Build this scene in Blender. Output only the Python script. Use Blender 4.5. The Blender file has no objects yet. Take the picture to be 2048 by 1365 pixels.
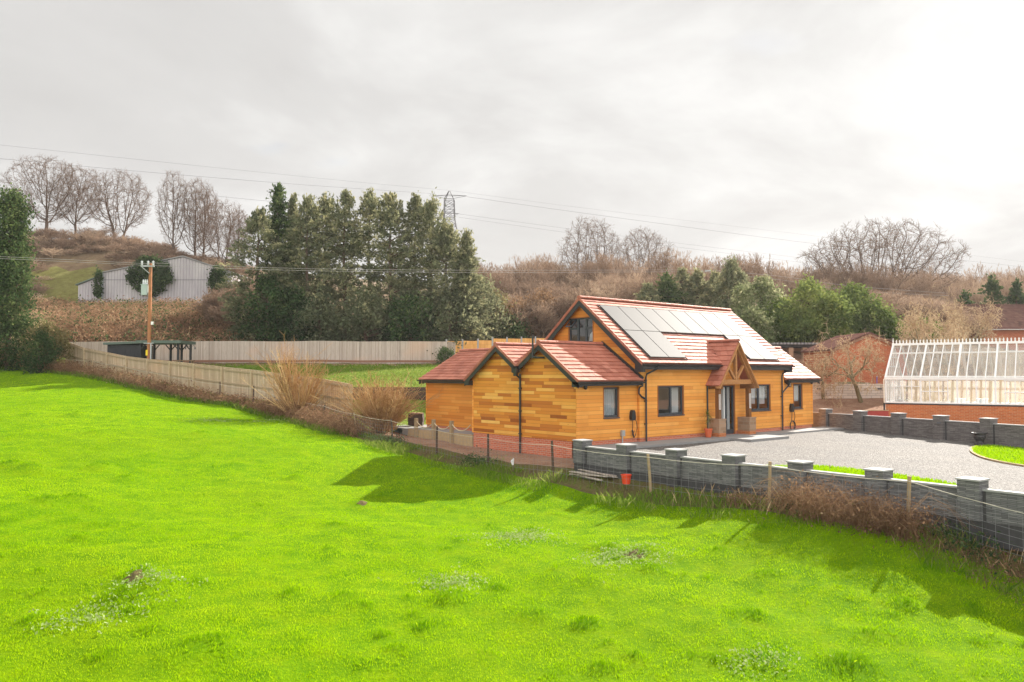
import bpy, math, random
import numpy as np
from mathutils import Vector, Matrix

S = bpy.context.scene
COL = S.collection
rng = np.random.default_rng(7)
random.seed(7)
rad = math.radians

# ------------------------------------------------------------------ camera
CAM = np.array([-23.888, -20.995, 2.687])
YAW, PIT, FPX = 0.692, 0.041, 1600.0
cd = bpy.data.cameras.new('camera')
cam = bpy.data.objects.new('camera', cd); COL.objects.link(cam)
cam.location = CAM
cam.rotation_euler = (math.pi/2 + PIT, 0, -YAW)
cd.sensor_width = 36.0; cd.lens = FPX/2048*36.0
cd.clip_start = 0.1; cd.clip_end = 3000
S.camera = cam
_s, _c, _cp, _sp = math.sin(YAW), math.cos(YAW), math.cos(PIT), math.sin(PIT)
RV = np.array([_c, -_s, 0]); FV = np.array([_s*_cp, _c*_cp, _sp]); UV = np.array([-_s*_sp, -_c*_sp, _cp])
def at(px, py, D):
    """photo pixel + distance in metres along the view axis -> a point of the place"""
    return CAM + (FV + RV*(px-1024)/FPX - UV*(py-682.5)/FPX)*D

# ------------------------------------------------------------------ light
SUN_AZ, SUN_EL = 12.0, 30.4            # measured from +X towards +Y / above the horizon
sd = np.array([math.cos(rad(SUN_AZ))*math.cos(rad(SUN_EL)), math.sin(rad(SUN_AZ))*math.cos(rad(SUN_EL)), math.sin(rad(SUN_EL))])
ld = bpy.data.lights.new('sun', 'SUN'); ld.energy = 5.0; ld.angle = rad(0.6); ld.color = (1.0, 0.93, 0.83)
sun = bpy.data.objects.new('sun', ld); COL.objects.link(sun)
sun.rotation_euler = Vector((-sd[0], -sd[1], -sd[2])).to_track_quat('-Z', 'Y').to_euler()
sun.location = (40, 10, 40)

W = bpy.data.worlds.new('World'); S.world = W; W.use_nodes = True
def build_world():
    nt = W.node_tree; nt.nodes.clear(); L = nt.links.new
    def n(t, **k):
        o = nt.nodes.new(t)
        for a, b in k.items(): setattr(o, a, b)
        return o
    out = n('ShaderNodeOutputWorld')
    sky = n('ShaderNodeTexSky', sky_type='NISHITA', sun_disc=False, sun_elevation=rad(SUN_EL), sun_rotation=rad(90-SUN_AZ))
    bg1 = n('ShaderNodeBackground'); bg1.inputs[1].default_value = 0.05; L(sky.outputs[0], bg1.inputs[0])
    tc = n('ShaderNodeTexCoord')
    sep = n('ShaderNodeSeparateXYZ'); L(tc.outputs['Generated'], sep.inputs[0])
    def math_(op, a, b=None, clamp=False):
        m = n('ShaderNodeMath', operation=op, use_clamp=clamp)
        for i, v in enumerate((a, b)):
            if v is None: continue
            if isinstance(v, (int, float)): m.inputs[i].default_value = v
            else: L(v, m.inputs[i])
        return m.outputs[0]
    zz = math_('ADD', math_('MAXIMUM', sep.outputs[2], 0.0), 0.22)
    comb = n('ShaderNodeCombineXYZ')
    L(math_('DIVIDE', sep.outputs[0], zz), comb.inputs[0]); L(math_('DIVIDE', sep.outputs[1], zz), comb.inputs[1])
    n1 = n('ShaderNodeTexNoise'); n1.inputs['Scale'].default_value = 1.25; n1.inputs['Detail'].default_value = 7.0; n1.inputs['Roughness'].default_value = 0.56; n1.inputs['Distortion'].default_value = 0.35
    mp = n('ShaderNodeMapping'); mp.inputs['Location'].default_value = (3.7, 1.3, 0.4); mp.inputs['Rotation'].default_value = (0, 0, 0.9); mp.inputs['Scale'].default_value = (0.95, 1.1, 1)
    L(comb.outputs[0], mp.inputs[0]); L(mp.outputs[0], n1.inputs['Vector'])
    cr = n('ShaderNodeValToRGB'); L(n1.outputs[0], cr.inputs[0])
    e = cr.color_ramp.elements
    e[0].position = 0.36; e[0].color = (1.02, 1.01, 0.995, 1)
    e[1].position = 0.68; e[1].color = (0.755, 0.742, 0.728, 1)
    m2 = e.new(0.44); m2.color = (0.91, 0.90, 0.885, 1)
    m_ = e.new(0.51); m_.color = (0.83, 0.818, 0.804, 1)
    # cloud thinner and brighter towards the veiled sun, plus an unseen bright lobe added behind the viewer to light the shaded walls
    def lobe(v, p, gain):
        d = n('ShaderNodeVectorMath', operation='DOT_PRODUCT'); L(tc.outputs['Generated'], d.inputs[0]); d.inputs[1].default_value = v
        return math_('MULTIPLY', math_('POWER', math_('MAXIMUM', d.outputs['Value'], 0.0), p), gain)
    g = math_('ADD', lobe(tuple(sd), 5.0, 0.015), lobe(tuple(sd), 40.0, 0.05))
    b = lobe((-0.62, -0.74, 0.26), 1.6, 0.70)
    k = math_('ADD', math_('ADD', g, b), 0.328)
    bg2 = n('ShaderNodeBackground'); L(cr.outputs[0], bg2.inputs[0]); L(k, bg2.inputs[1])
    # a few thin places low down let the blue through
    n2 = n('ShaderNodeTexNoise'); n2.inputs['Scale'].default_value = 1.7; n2.inputs['Detail'].default_value = 4
    L(comb.outputs[0], n2.inputs['Vector'])
    mr = n('ShaderNodeMapRange'); L(n2.outputs[0], mr.inputs[0])
    mr.inputs[1].default_value = 0.66; mr.inputs[2].default_value = 0.80; mr.inputs[3].default_value = 1.0; mr.inputs[4].default_value = 0.55
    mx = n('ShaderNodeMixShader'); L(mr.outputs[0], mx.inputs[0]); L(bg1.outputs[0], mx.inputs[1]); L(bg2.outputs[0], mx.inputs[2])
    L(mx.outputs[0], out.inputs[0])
build_world()
vs = S.view_settings
vs.view_transform = 'Standard'; vs.look = 'None'; vs.gamma = 1.0; vs.exposure = 1.4; vs.use_curve_mapping = False
S.cycles.max_bounces = 8; S.cycles.diffuse_bounces = 3; S.cycles.transparent_max_bounces = 16
S.cycles.caustics_reflective = False; S.cycles.caustics_refractive = False
S.cycles.use_denoising = True

# ------------------------------------------------------------------ materials
class MT:
    def __init__(s, name):
        s.m = bpy.data.materials.new(name); s.m.use_nodes = True; s.nt = s.m.node_tree
        s.b = s.nt.nodes['Principled BSDF']; s.out = s.nt.nodes['Material Output']; s._tc = None
    def n(s, t, ins=None, **k):
        o = s.nt.nodes.new(t)
        for a, b in k.items(): setattr(o, a, b)
        for a, b in (ins or {}).items(): s.set(o, a, b)
        return o
    def set(s, o, a, b):
        i = o.inputs[a]
        if isinstance(b, bpy.types.NodeSocket): s.nt.links.new(b, i)
        elif isinstance(b, (tuple, list)) and len(b) == 3 and i.type == 'RGBA': i.default_value = (*b, 1)
        else: i.default_value = b
    def P(s, **k):
        for a, b in k.items(): s.set(s.b, {'col':'Base Color','rough':'Roughness','metal':'Metallic','spec':'Specular IOR Level','normal':'Normal','alpha':'Alpha'}[a], b)
        return s
    @property
    def co(s):
        if s._tc is None: s._tc = s.n('ShaderNodeTexCoord')
        return s._tc.outputs['Object']
    def math(s, op, a, b=0.0, clamp=False): return s.n('ShaderNodeMath', {0: a, 1: b}, operation=op, use_clamp=clamp).outputs[0]
    def scale(s, sc, co=None): return s.n('ShaderNodeMapping', {'Vector': co or s.co, 'Scale': sc}).outputs[0]
    def wall(s, ux=1.0, uy=1.0):
        x = s.n('ShaderNodeSeparateXYZ', {0: s.co}).outputs
        return s.n('ShaderNodeCombineXYZ', {0: s.math('ADD', s.math('MULTIPLY', x[0], ux), s.math('MULTIPLY', x[1], uy)), 1: x[2]}).outputs[0]
    def noise(s, scale, detail=3, rough=0.5, co=None, dist=0.0):
        return s.n('ShaderNodeTexNoise', {'Vector': co or s.co, 'Scale': scale, 'Detail': detail, 'Roughness': rough, 'Distortion': dist}).outputs[0]
    def ramp(s, fac, stops, interp='LINEAR'):
        r = s.n('ShaderNodeValToRGB', {0: fac}); cr = r.color_ramp; cr.interpolation = interp
        while len(cr.elements) < len(stops): cr.elements.new(0.5)
        for e, (p, c) in zip(cr.elements, stops): e.position = p; e.color = (*c, 1) if len(c) == 3 else c
        return r.outputs[0]
    def mix(s, fac, a, b, mode='MIX'):
        o = s.n('ShaderNodeMix', data_type='RGBA', blend_type=mode)
        s.set(o, 0, fac); s.set(o, 6, a); s.set(o, 7, b); return o.outputs[2]
    def rng(s, v, a, b, c, d): return s.n('ShaderNodeMapRange', {0: v, 1: a, 2: b, 3: c, 4: d}).outputs[0]
    def tone(s): return s.n('ShaderNodeAttribute', attribute_name='tone').outputs['Fac']
    def bump(s, h, strength=0.3, dist=0.02): return s.n('ShaderNodeBump', {'Height': h, 'Strength': strength, 'Distance': dist}).outputs[0]

M = {}
def plain(name, col, rough=0.6, spec=0.4, metal=0.0, var=0.12, scale=6.0):
    t = MT(name)
    f = t.noise(scale, 4, 0.6)
    c2 = tuple(min(1, x*(1+var)) for x in col); c1 = tuple(x*(1-var) for x in col)
    t.P(col=t.mix(f, c1, c2), rough=rough, spec=spec, metal=metal)
    M[name] = t.m; return t.m

def boards(name, stops, cell_len, course, ux=1, uy=1, groove=0.006, rough=0.55):
    t = MT(name); xz = t.n('ShaderNodeSeparateXYZ', {0: t.wall(ux, uy)}).outputs
    v = t.math('DIVIDE', xz[1], course); row = t.math('FLOOR', v); fz = t.math('FRACT', v)
    w1 = t.n('ShaderNodeTexWhiteNoise', {'W': row}, noise_dimensions='1D').outputs[0]; w2 = t.n('ShaderNodeTexWhiteNoise', {'W': t.math('ADD', row, 57.3)}, noise_dimensions='1D').outputs[0]
    uu = t.math('ADD', t.math('DIVIDE', xz[0], t.math('MULTIPLY', t.math('ADD', t.math('MULTIPLY', w2, .9), .6), cell_len)), t.math('MULTIPLY', w1, 9.0)); fu = t.math('FRACT', uu)
    rnd = t.n('ShaderNodeTexWhiteNoise', {'Vector': t.n('ShaderNodeCombineXYZ', {0: t.math('FLOOR', uu), 1: row}).outputs[0]}, noise_dimensions='2D').outputs[0]
    gz_ = t.math('MAXIMUM', t.rng(fz, 0.0, groove*1.6/course, 1.0, 0.0), t.rng(fz, 1-groove*.8/course, 1.0, 0.0, 1.0)); gj = t.rng(fu, 0.0, .005/cell_len, 1.0, 0.0); gap = t.math('MAXIMUM', gz_, gj, True)
    base = t.ramp(rnd, stops)
    grain = t.noise(7, 5, 0.65, t.scale((0.5, 0.5, 26)), 0.4)
    base = t.mix(t.rng(grain, 0.3, 0.7, 0.0, 0.55), base, (0.45, 0.16, 0.035), 'MULTIPLY') if False else t.mix(0.5, base, t.mix(grain, (0.72, 0.62, 0.50), (1.0, 1.0, 1.0)), 'MULTIPLY')
    knots = t.n('ShaderNodeTexVoronoi', {'Vector': t.scale((1, 1, 2.4)), 'Scale': 2.3}).outputs[0]
    base = t.mix(t.rng(knots, 0.02, 0.09, 0.75, 0.0), base, (0.16, 0.055, 0.018))
    base = t.mix(t.math('MULTIPLY', gap, 0.75), base, (0.12, 0.045, 0.012))
    weather = t.noise(0.9, 4, 0.6); base = t.mix(t.rng(weather, 0.5, 0.75, 0.0, 0.35), base, (0.50, 0.20, 0.04))
    h = t.math('SUBTRACT', t.math('MULTIPLY', grain, 0.25), gap)
    t.P(col=base, rough=rough, spec=0.25, normal=t.bump(h, 0.5, 0.012))
    M[name] = t.m

boards('cedar_gable', [(0.0, (0.33, 0.095, 0.02)), (0.16, (0.54, 0.175, 0.03)), (0.4, (0.72, 0.28, 0.042)), (0.78, (0.80, 0.37, 0.066)), (1.0, (0.90, 0.54, 0.15))], 1.35, 0.126)
boards('cedar_front', [(0.0, (0.76, 0.30, 0.055)), (0.5, (0.87, 0.375, 0.075)), (1.0, (0.93, 0.45, 0.11))], 3.1, 0.145)
boards('cedar_wing', [(0.0, (0.62, 0.21, 0.035)), (0.5, (0.74, 0.28, 0.05)), (1.0, (0.80, 0.36, 0.08))], 2.3, 0.145)
boards('fence_new_pale', [(0.0, (0.66, 0.44, 0.18)), (0.5, (0.78, 0.57, 0.28)), (1.0, (0.86, 0.72, 0.45))], 0.19, 2.6, ux=1, uy=1)
boards('fence_new', [(0.0, (0.66, 0.34, 0.10)), (1.0, (0.82, 0.46, 0.15))], 0.11, 2.6, ux=1, uy=-1)

def closeboard(name, a, b, c, ux=1.0, uy=1.0, soil=False):
    t = MT(name); co = t.wall(ux, uy)
    br = t.n('ShaderNodeTexBrick', {'Vector': co, 'Color1': (0, 0, 0), 'Color2': (1, 1, 1), 'Mortar': (0.5, 0.5, 0.5), 'Scale': 1.0, 'Mortar Size': 0.008, 'Mortar Smooth': 0.2, 'Brick Width': 0.125, 'Row Height': 30.0})
    br.offset = 0.0
    col = t.ramp(br.outputs['Color'], [(0, a), (0.5, b), (1, c)])
    g = t.noise(3, 5, 0.65, t.scale((9, 9, 0.7)))
    col = t.mix(t.rng(g, 0.3, 0.75, 0, 0.55), col, tuple(x*0.55 for x in a))
    st = t.noise(0.35, 3, 0.55)
    col = t.mix(t.rng(st, 0.5, 0.7, 0, 0.5), col, tuple(min(1, x*y) for x, y in zip(b, (1.15, 0.9, 0.75))))
    col = t.mix(t.math('MULTIPLY', br.outputs['Fac'], 0.7), col, tuple(x*0.25 for x in a))
    t.P(col=col, rough=0.85, spec=0.15, normal=t.bump(t.math('SUBTRACT', g, br.outputs['Fac']), 0.6, 0.02))
    M[name] = t.m
closeboard('fence_old', (0.46, 0.345, 0.225), (0.57, 0.44, 0.30), (0.68, 0.54, 0.38))
closeboard('fence_grey', (0.42, 0.35, 0.29), (0.53, 0.45, 0.38), (0.62, 0.54, 0.46), 1, -1)

def brick(name, c1, c2, mortar, bw=0.225, rh=0.075, ux=1.0, uy=1.0, ms=0.010):
    t = MT(name); co = t.wall(ux, uy)
    br = t.n('ShaderNodeTexBrick', {'Vector': co, 'Color1': c1, 'Color2': c2, 'Mortar': mortar, 'Scale': 1.0, 'Mortar Size': ms, 'Mortar Smooth': 0.2, 'Brick Width': bw, 'Row Height': rh})
    n = t.noise(3.0, 5, 0.6)
    col = t.mix(0.5, br.outputs['Color'], t.mix(n, (0.6, 0.55, 0.5), (1.15, 1.1, 1.05)), 'MULTIPLY')
    t.P(col=col, rough=0.85, spec=0.2, normal=t.bump(t.math('SUBTRACT', t.math('MULTIPLY', n, 0.4), br.outputs['Fac']), 0.5, 0.01))
    M[name] = t.m
brick('brick_plinth', (0.52, 0.13, 0.07), (0.62, 0.19, 0.11), (0.56, 0.33, 0.24))
brick('brick_orange', (0.46, 0.125, 0.04), (0.58, 0.19, 0.065), (0.50, 0.29, 0.17))
brick('brick_shed', (0.40, 0.10, 0.045), (0.50, 0.15, 0.07), (0.45, 0.24, 0.15), ux=1, uy=0)
brick('brick_pedestal', (0.30, 0.19, 0.12), (0.42, 0.28, 0.19), (0.36, 0.28, 0.21), 0.28, 0.15)

def tiles(name, a, b, c, rough=0.45, spec=0.30):
    t = MT(name); tn = t.tone()
    col = t.ramp(tn, [(0, a), (0.5, b), (1, c)])
    n = t.noise(14, 5, 0.65); n2 = t.noise(1.1, 3, 0.5)
    col = t.mix(t.rng(n, 0.35, 0.75, 0, 0.35), col, tuple(x*0.6 for x in a))
    col = t.mix(t.rng(n2, 0.45, 0.7, 0, 0.3), col, tuple(min(1, x*1.25) for x in c))
    t.P(col=col, rough=t.rng(n, 0.3, 0.7, rough-0.06, rough+0.12), spec=spec, normal=t.bump(n, 0.35, 0.008))
    M[name] = t.m
tiles('tile_red', (0.31, 0.10, 0.066), (0.41, 0.14, 0.09), (0.52, 0.21, 0.145), 0.67)
tiles('tile_brown', (0.085, 0.045, 0.04), (0.125, 0.066, 0.055), (0.17, 0.095, 0.075), 0.9, 0.0)

plain('black_trim', (0.022, 0.024, 0.027), 0.38, 0.5)
plain('panel_frame', (0.07, 0.068, 0.068), 0.75, 0.1)
plain('frame_grey', (0.045, 0.052, 0.062), 0.42, 0.5)
plain('oak_beam', (0.42, 0.20, 0.075), 0.65, 0.25, var=0.4, scale=9)
plain('oak_dark', (0.20, 0.085, 0.03), 0.65, 0.25, var=0.4, scale=9)
plain('reveal_wood', (0.36, 0.13, 0.04), 0.6, 0.25)
plain('white_paint', (0.80, 0.80, 0.78), 0.45, 0.4, var=0.05)
plain('cream_paint', (0.78, 0.72, 0.60), 0.5, 0.35, var=0.05)
plain('curtain', (0.72, 0.71, 0.70), 0.9, 0.1, var=0.08, scale=3)
plain('blind', (0.60, 0.63, 0.66), 0.8, 0.2, var=0.04)
plain('interior_dark', (0.05, 0.047, 0.045), 0.9, 0.1)
plain('interior', (0.30, 0.28, 0.26), 0.9, 0.1)
plain('concrete', (0.27, 0.265, 0.26), 0.85, 0.2, var=0.15, scale=3)
plain('pale_coping', (0.33, 0.327, 0.325), 0.75, 0.25, var=0.1, scale=4)
plain('dark_stone', (0.06, 0.058, 0.06), 0.8, 0.25, var=0.3, scale=8)
plain('galv_metal', (0.42, 0.44, 0.45), 0.5, 0.5, 0.5)
plain('steel_dark', (0.13, 0.13, 0.14), 0.55, 0.5, 0.4)
plain('wire', (0.10, 0.10, 0.11), 0.9, 0.0)
plain('netting_wire', (0.24, 0.24, 0.245), 0.8, 0.1)
plain('cord_pale', (0.50, 0.46, 0.38), 0.85, 0.2)
plain('rope', (0.60, 0.50, 0.34), 0.9, 0.1)
plain('pole_wood', (0.36, 0.16, 0.075), 0.8, 0.2, var=0.35, scale=5)
plain('post_wood', (0.34, 0.25, 0.15), 0.85, 0.15, var=0.35, scale=9)
plain('fence_post', (0.46, 0.36, 0.235), 0.85, 0.15, var=0.3, scale=9)
plain('fence_rail', (0.36, 0.28, 0.18), 0.85, 0.15, var=0.3, scale=9)
plain('post_dark', (0.09, 0.06, 0.045), 0.85, 0.15, var=0.35, scale=9)
plain('sleeper_pale', (0.42, 0.30, 0.17), 0.85, 0.15, var=0.25, scale=7)
plain('sleeper_dark', (0.075, 0.055, 0.045), 0.85, 0.2, var=0.35, scale=6)
plain('shelter_paint', (0.028, 0.030, 0.033), 0.6, 0.3)
plain('green_felt', (0.115, 0.15, 0.125), 0.8, 0.2)
plain('tank_grey', (0.36, 0.43, 0.41), 0.5, 0.4)
plain('ceramic', (0.55, 0.58, 0.60), 0.25, 0.6)
plain('yellow_tag', (0.78, 0.55, 0.02), 0.5, 0.4)
plain('red_plastic', (0.75, 0.065, 0.02), 0.4, 0.5)
plain('terracotta', (0.58, 0.13, 0.055), 0.75, 0.25)
plain('red_paint', (0.34, 0.045, 0.035), 0.6, 0.3)
plain('blue_plastic', (0.10, 0.12, 0.45), 0.5, 0.4)
plain('urn_metal', (0.045, 0.040, 0.042), 0.5, 0.5)
plain('black_plastic', (0.02, 0.021, 0.024), 0.35, 0.5)
plain('moss_bark', (0.20, 0.17, 0.10), 0.9, 0.1, var=0.4, scale=6)
plain('bark', (0.115, 0.078, 0.060), 0.9, 0.1, var=0.4, scale=2)
plain('bark_warm', (0.20, 0.125, 0.085), 0.9, 0.1, var=0.35, scale=2)
plain('shed_timber', (0.24, 0.13, 0.085), 0.8, 0.2, var=0.2)
plain('bench_wood', (0.21, 0.14, 0.09), 0.8, 0.2)
plain('bench_wood_pale', (0.36, 0.27, 0.21), 0.8, 0.2)
plain('white_feather', (0.78, 0.77, 0.74), 0.9, 0.1)

def panel_fence_mat():
    t = MT('precast_panel'); co = t.wall(1, -1)
    br = t.n('ShaderNodeTexBrick', {'Vector': co, 'Color1': (0.54, 0.465, 0.41), 'Color2': (0.68, 0.60, 0.54), 'Mortar': (0.34, 0.28, 0.25), 'Scale': 1.0, 'Mortar Size': 0.012, 'Brick Width': 0.55, 'Row Height': 0.15})
    t.P(col=br.outputs[0], rough=0.85, spec=0.2); M['precast_panel'] = t.m
panel_fence_mat()

def slate_mat(name, lo, mid, hi):
    """stacked-slate cladding: thin ragged courses"""
    t = MT(name); co = t.wall(1, 1)
    br = t.n('ShaderNodeTexBrick', {'Vector': t.n('ShaderNodeVectorMath', {0: co, 1: t.n('ShaderNodeVectorMath', {0: t.n('ShaderNodeTexNoise', {'Vector': co, 'Scale': 3.0, 'Detail': 2}).outputs['Color'], 1: (0.05, 0.03, 0.0)}, operation='MULTIPLY').outputs[0]}, operation='ADD').outputs[0],
        'Color1': (0, 0, 0), 'Color2': (1, 1, 1), 'Mortar': (0.1, 0.1, 0.1), 'Scale': 1.0, 'Mortar Size': 0.004, 'Mortar Smooth': 0.3, 'Brick Width': 0.30, 'Row Height': 0.034})
    br.offset = 0.41
    col = t.ramp(br.outputs['Color'], [(0, lo), (0.45, mid), (1, hi)])
    n = t.noise(11, 4, 0.6)
    col = t.mix(t.rng(n, 0.3, 0.7, 0.0, 0.45), col, lo)
    col = t.mix(t.math('MULTIPLY', br.outputs['Fac'], 0.8), col, tuple(x*0.35 for x in lo))
    h = t.math('SUBTRACT', t.math('ADD', t.math('MULTIPLY', br.outputs['Color'], 0.6), t.math('MULTIPLY', n, 0.4)), br.outputs['Fac'])
    t.P(col=col, rough=0.8, spec=0.25, normal=t.bump(h, 0.9, 0.03)); M[name] = t.m
slate_mat('slate_clad', (0.12, 0.119, 0.122), (0.185, 0.182, 0.184), (0.265, 0.26, 0.257))
slate_mat('slate_brown', (0.135, 0.122, 0.118), (0.21, 0.192, 0.186), (0.29, 0.268, 0.256))

def solar_mat():
    t = MT('solar_glass')
    n = t.noise(0.5, 2, 0.5)
    t.P(col=t.mix(n, (0.035, 0.036, 0.04), (0.045, 0.045, 0.047)), rough=0.665, spec=0.14); M['solar_glass'] = t.m
solar_mat()

def thin_fresnel(t):
    """a thin pane reflects alike from both sides"""
    return t.n('ShaderNodeFresnel', {'IOR': t.rng(t.n('ShaderNodeNewGeometry').outputs['Backfacing'], 0.0, 1.0, 1.45, 1/1.45)})
def glass(name, tint=(0.92, 0.95, 0.95), gloss=0.10, rough=0.02):
    t = MT(name); t.nt.nodes.remove(t.b)
    tr = t.n('ShaderNodeBsdfTransparent', {0: tint}); gl = t.n('ShaderNodeBsdfGlossy', {0: (1, 1, 1), 'Roughness': rough})
    lw = thin_fresnel(t)
    f = t.math('ADD', lw.outputs[0], gloss, True)
    mx = t.n('ShaderNodeMixShader', {0: f, 1: tr.outputs[0], 2: gl.outputs[0]})
    t.nt.links.new(mx.outputs[0], t.out.inputs[0]); M[name] = t.m
glass('window_glass', (0.72, 0.75, 0.76), 0.10)
def dusty_glass():
    t = MT('greenhouse_glass'); t.nt.nodes.remove(t.b)
    tr = t.n('ShaderNodeBsdfTransparent', {0: (0.95, 0.97, 0.96)}); gl = t.n('ShaderNodeBsdfGlossy', {0: (1, 1, 1), 'Roughness': 0.12})
    df = t.n('ShaderNodeBsdfTranslucent', {0: (0.85, 0.85, 0.86)})
    dd = t.n('ShaderNodeBsdfDiffuse', {0: (0.80, 0.80, 0.81)})
    dust = t.n('ShaderNodeMixShader', {0: 0.3, 1: df.outputs[0], 2: dd.outputs[0]})
    a = t.n('ShaderNodeMixShader', {0: t.rng(t.noise(1.5, 4, 0.6), 0.3, 0.7, 0.16, 0.28), 1: tr.outputs[0], 2: dust.outputs[0]})
    f = t.math('ADD', thin_fresnel(t).outputs[0], 0.05, True)
    mx = t.n('ShaderNodeMixShader', {0: f, 1: a.outputs[0], 2: gl.outputs[0]})
    t.nt.links.new(mx.outputs[0], t.out.inputs[0]); M['greenhouse_glass'] = t.m
dusty_glass()

glass('clear_glass', (0.93, 0.95, 0.95), 0.03)
def corrugated():
    t = MT('corrugated_sheet')
    x = t.n('ShaderNodeSeparateXYZ', {0: t.co}).outputs
    w = t.math('SINE', t.math('MULTIPLY', x[0], 2*math.pi/0.36))
    n = t.noise(0.55, 5, 0.65, t.scale((1.0, 1.0, 0.35))); n2 = t.noise(5, 4, 0.6, t.scale((3, 1, 0.25)))
    col = t.mix(t.rng(n, 0.4, 0.7, 0, 1), (0.40, 0.37, 0.385), (0.52, 0.49, 0.485))
    col = t.mix(t.rng(n2, 0.55, 0.8, 0, 0.55), col, (0.22, 0.18, 0.185))
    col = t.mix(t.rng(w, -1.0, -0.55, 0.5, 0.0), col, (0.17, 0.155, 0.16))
    t.P(col=col, rough=0.7, spec=0.3, normal=t.bump(w, 0.7, 0.05)); M['corrugated_sheet'] = t.m
corrugated()

def leaf_mat(name, stops, trans=0.35, tcol=None, rough=0.8, spec=0.0):
    t = MT(name); tn = t.tone()
    col = t.ramp(tn, stops)
    t.P(col=col, rough=rough, spec=spec)
    tr = t.n('ShaderNodeBsdfTranslucent', {0: t.mix(0.5, col, tcol or stops[-1][1])})
    mx = t.n('ShaderNodeMixShader', {0: trans, 1: t.b.outputs[0], 2: tr.outputs[0]})
    t.nt.links.new(mx.outputs[0], t.out.inputs[0]); M[name] = t.m
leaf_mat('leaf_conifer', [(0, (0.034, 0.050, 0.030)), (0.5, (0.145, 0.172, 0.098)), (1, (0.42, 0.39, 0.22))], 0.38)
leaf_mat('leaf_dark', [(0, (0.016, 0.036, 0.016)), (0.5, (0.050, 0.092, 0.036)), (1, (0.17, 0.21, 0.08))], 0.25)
leaf_mat('leaf_weed', [(0, (0.10, 0.19, 0.02)), (0.5, (0.20, 0.30, 0.06)), (1, (0.36, 0.43, 0.18))], 0.3, spec=0.1)
leaf_mat('leaf_laurel', [(0, (0.035, 0.065, 0.022)), (0.5, (0.11, 0.165, 0.045)), (1, (0.27, 0.31, 0.09))], 0.3)
leaf_mat('leaf_pale', [(0, (0.05, 0.08, 0.03)), (0.5, (0.15, 0.19, 0.075)), (1, (0.46, 0.45, 0.27))], 0.3)
leaf_mat('leaf_brown', [(0, (0.08, 0.045, 0.03)), (0.5, (0.20, 0.115, 0.065)), (1, (0.36, 0.23, 0.13))], 0.3)
leaf_mat('leaf_olive', [(0, (0.06, 0.06, 0.025)), (0.5, (0.16, 0.14, 0.06)), (1, (0.30, 0.26, 0.12))], 0.3)
leaf_mat('twig_grey', [(0, (0.075, 0.05, 0.04)), (0.5, (0.16, 0.105, 0.078)), (1, (0.28, 0.19, 0.135))], 0.1)
leaf_mat('twig_brown', [(0, (0.115, 0.075, 0.056)), (0.5, (0.25, 0.165, 0.118)), (1, (0.45, 0.335, 0.24))], 0.2)
leaf_mat('twig_orange', [(0, (0.20, 0.10, 0.05)), (0.5, (0.46, 0.27, 0.125)), (1, (0.72, 0.52, 0.28))], 0.15)
leaf_mat('twig_lichen', [(0, (0.19, 0.12, 0.08)), (0.5, (0.42, 0.30, 0.19)), (1, (0.62, 0.52, 0.33))], 0.1)
leaf_mat('bramble', [(0, (0.09, 0.05, 0.034)), (0.45, (0.21, 0.115, 0.068)), (0.8, (0.34, 0.20, 0.115)), (1, (0.46, 0.33, 0.20))], 0.25)
leaf_mat('grass_blade', [(0, (0.045, 0.18, 0.001)), (0.5, (0.275, 0.465, 0.0008)), (1, (0.46, 0.58, 0.012))], 0.42, (0.30, 0.48, 0.0015), spec=0.04)
leaf_mat('grass_rough', [(0, (0.035, 0.11, 0.004)), (0.5, (0.12, 0.22, 0.010)), (1, (0.32, 0.31, 0.10))], 0.35, spec=0.1)
leaf_mat('straw', [(0, (0.22, 0.13, 0.065)), (0.5, (0.40, 0.27, 0.14)), (1, (0.58, 0.45, 0.27))], 0.25)

def field_mat():
    t = MT('field_grass')
    a = t.noise(0.16, 4, 0.55); b = t.noise(1.6, 5, 0.65); c = t.noise(14, 4, 0.7); d = t.noise(60, 3, 0.7)
    col = t.ramp(b, [(0.30, (0.085, 0.215, 0.001)), (0.5, (0.165, 0.315, 0.0012)), (0.72, (0.26, 0.38, 0.002))])
    col = t.mix(t.rng(a, 0.42, 0.66, 0, 0.45), col, (0.18, 0.27, 0.002))
    col = t.mix(t.rng(c, 0.35, 0.72, 0.55, 0.0), col, (0.045, 0.13, 0.001))
    col = t.mix(t.rng(d, 0.55, 0.8, 0, 0.5), col, (0.26, 0.33, 0.012))
    h = t.math('ADD', t.math('MULTIPLY', c, 0.7), t.math('MULTIPLY', d, 0.3))
    t.P(col=col, rough=0.95, spec=0.03, normal=t.bump(h, 0.9, 0.12)); M['field_grass'] = t.m
field_mat()
def lawn_mat():
    t = MT('lawn_grass')
    b = t.noise(0.7, 5, 0.65); c = t.noise(9, 4, 0.7)
    col = t.ramp(b, [(0.3, (0.11, 0.16, 0.015)), (0.5, (0.17, 0.225, 0.025)), (0.75, (0.27, 0.28, 0.06))])
    col = t.mix(t.rng(c, 0.35, 0.7, 0.5, 0), col, (0.10, 0.20, 0.015))
    t.P(col=col, rough=0.9, spec=0.1, normal=t.bump(c, 0.8, 0.1)); M['lawn_grass'] = t.m
lawn_mat()
def soil_mat(name, a, b, c):
    t = MT(name); n = t.noise(1.3, 6, 0.7); n2 = t.noise(13, 5, 0.7)
    col = t.ramp(n, [(0.3, a), (0.52, b), (0.75, c)])
    col = t.mix(t.rng(n2, 0.35, 0.7, 0.6, 0), col, tuple(x*0.45 for x in a))
    t.P(col=col, rough=0.95, spec=0.1, normal=t.bump(n2, 1.0, 0.12)); M[name] = t.m
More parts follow.
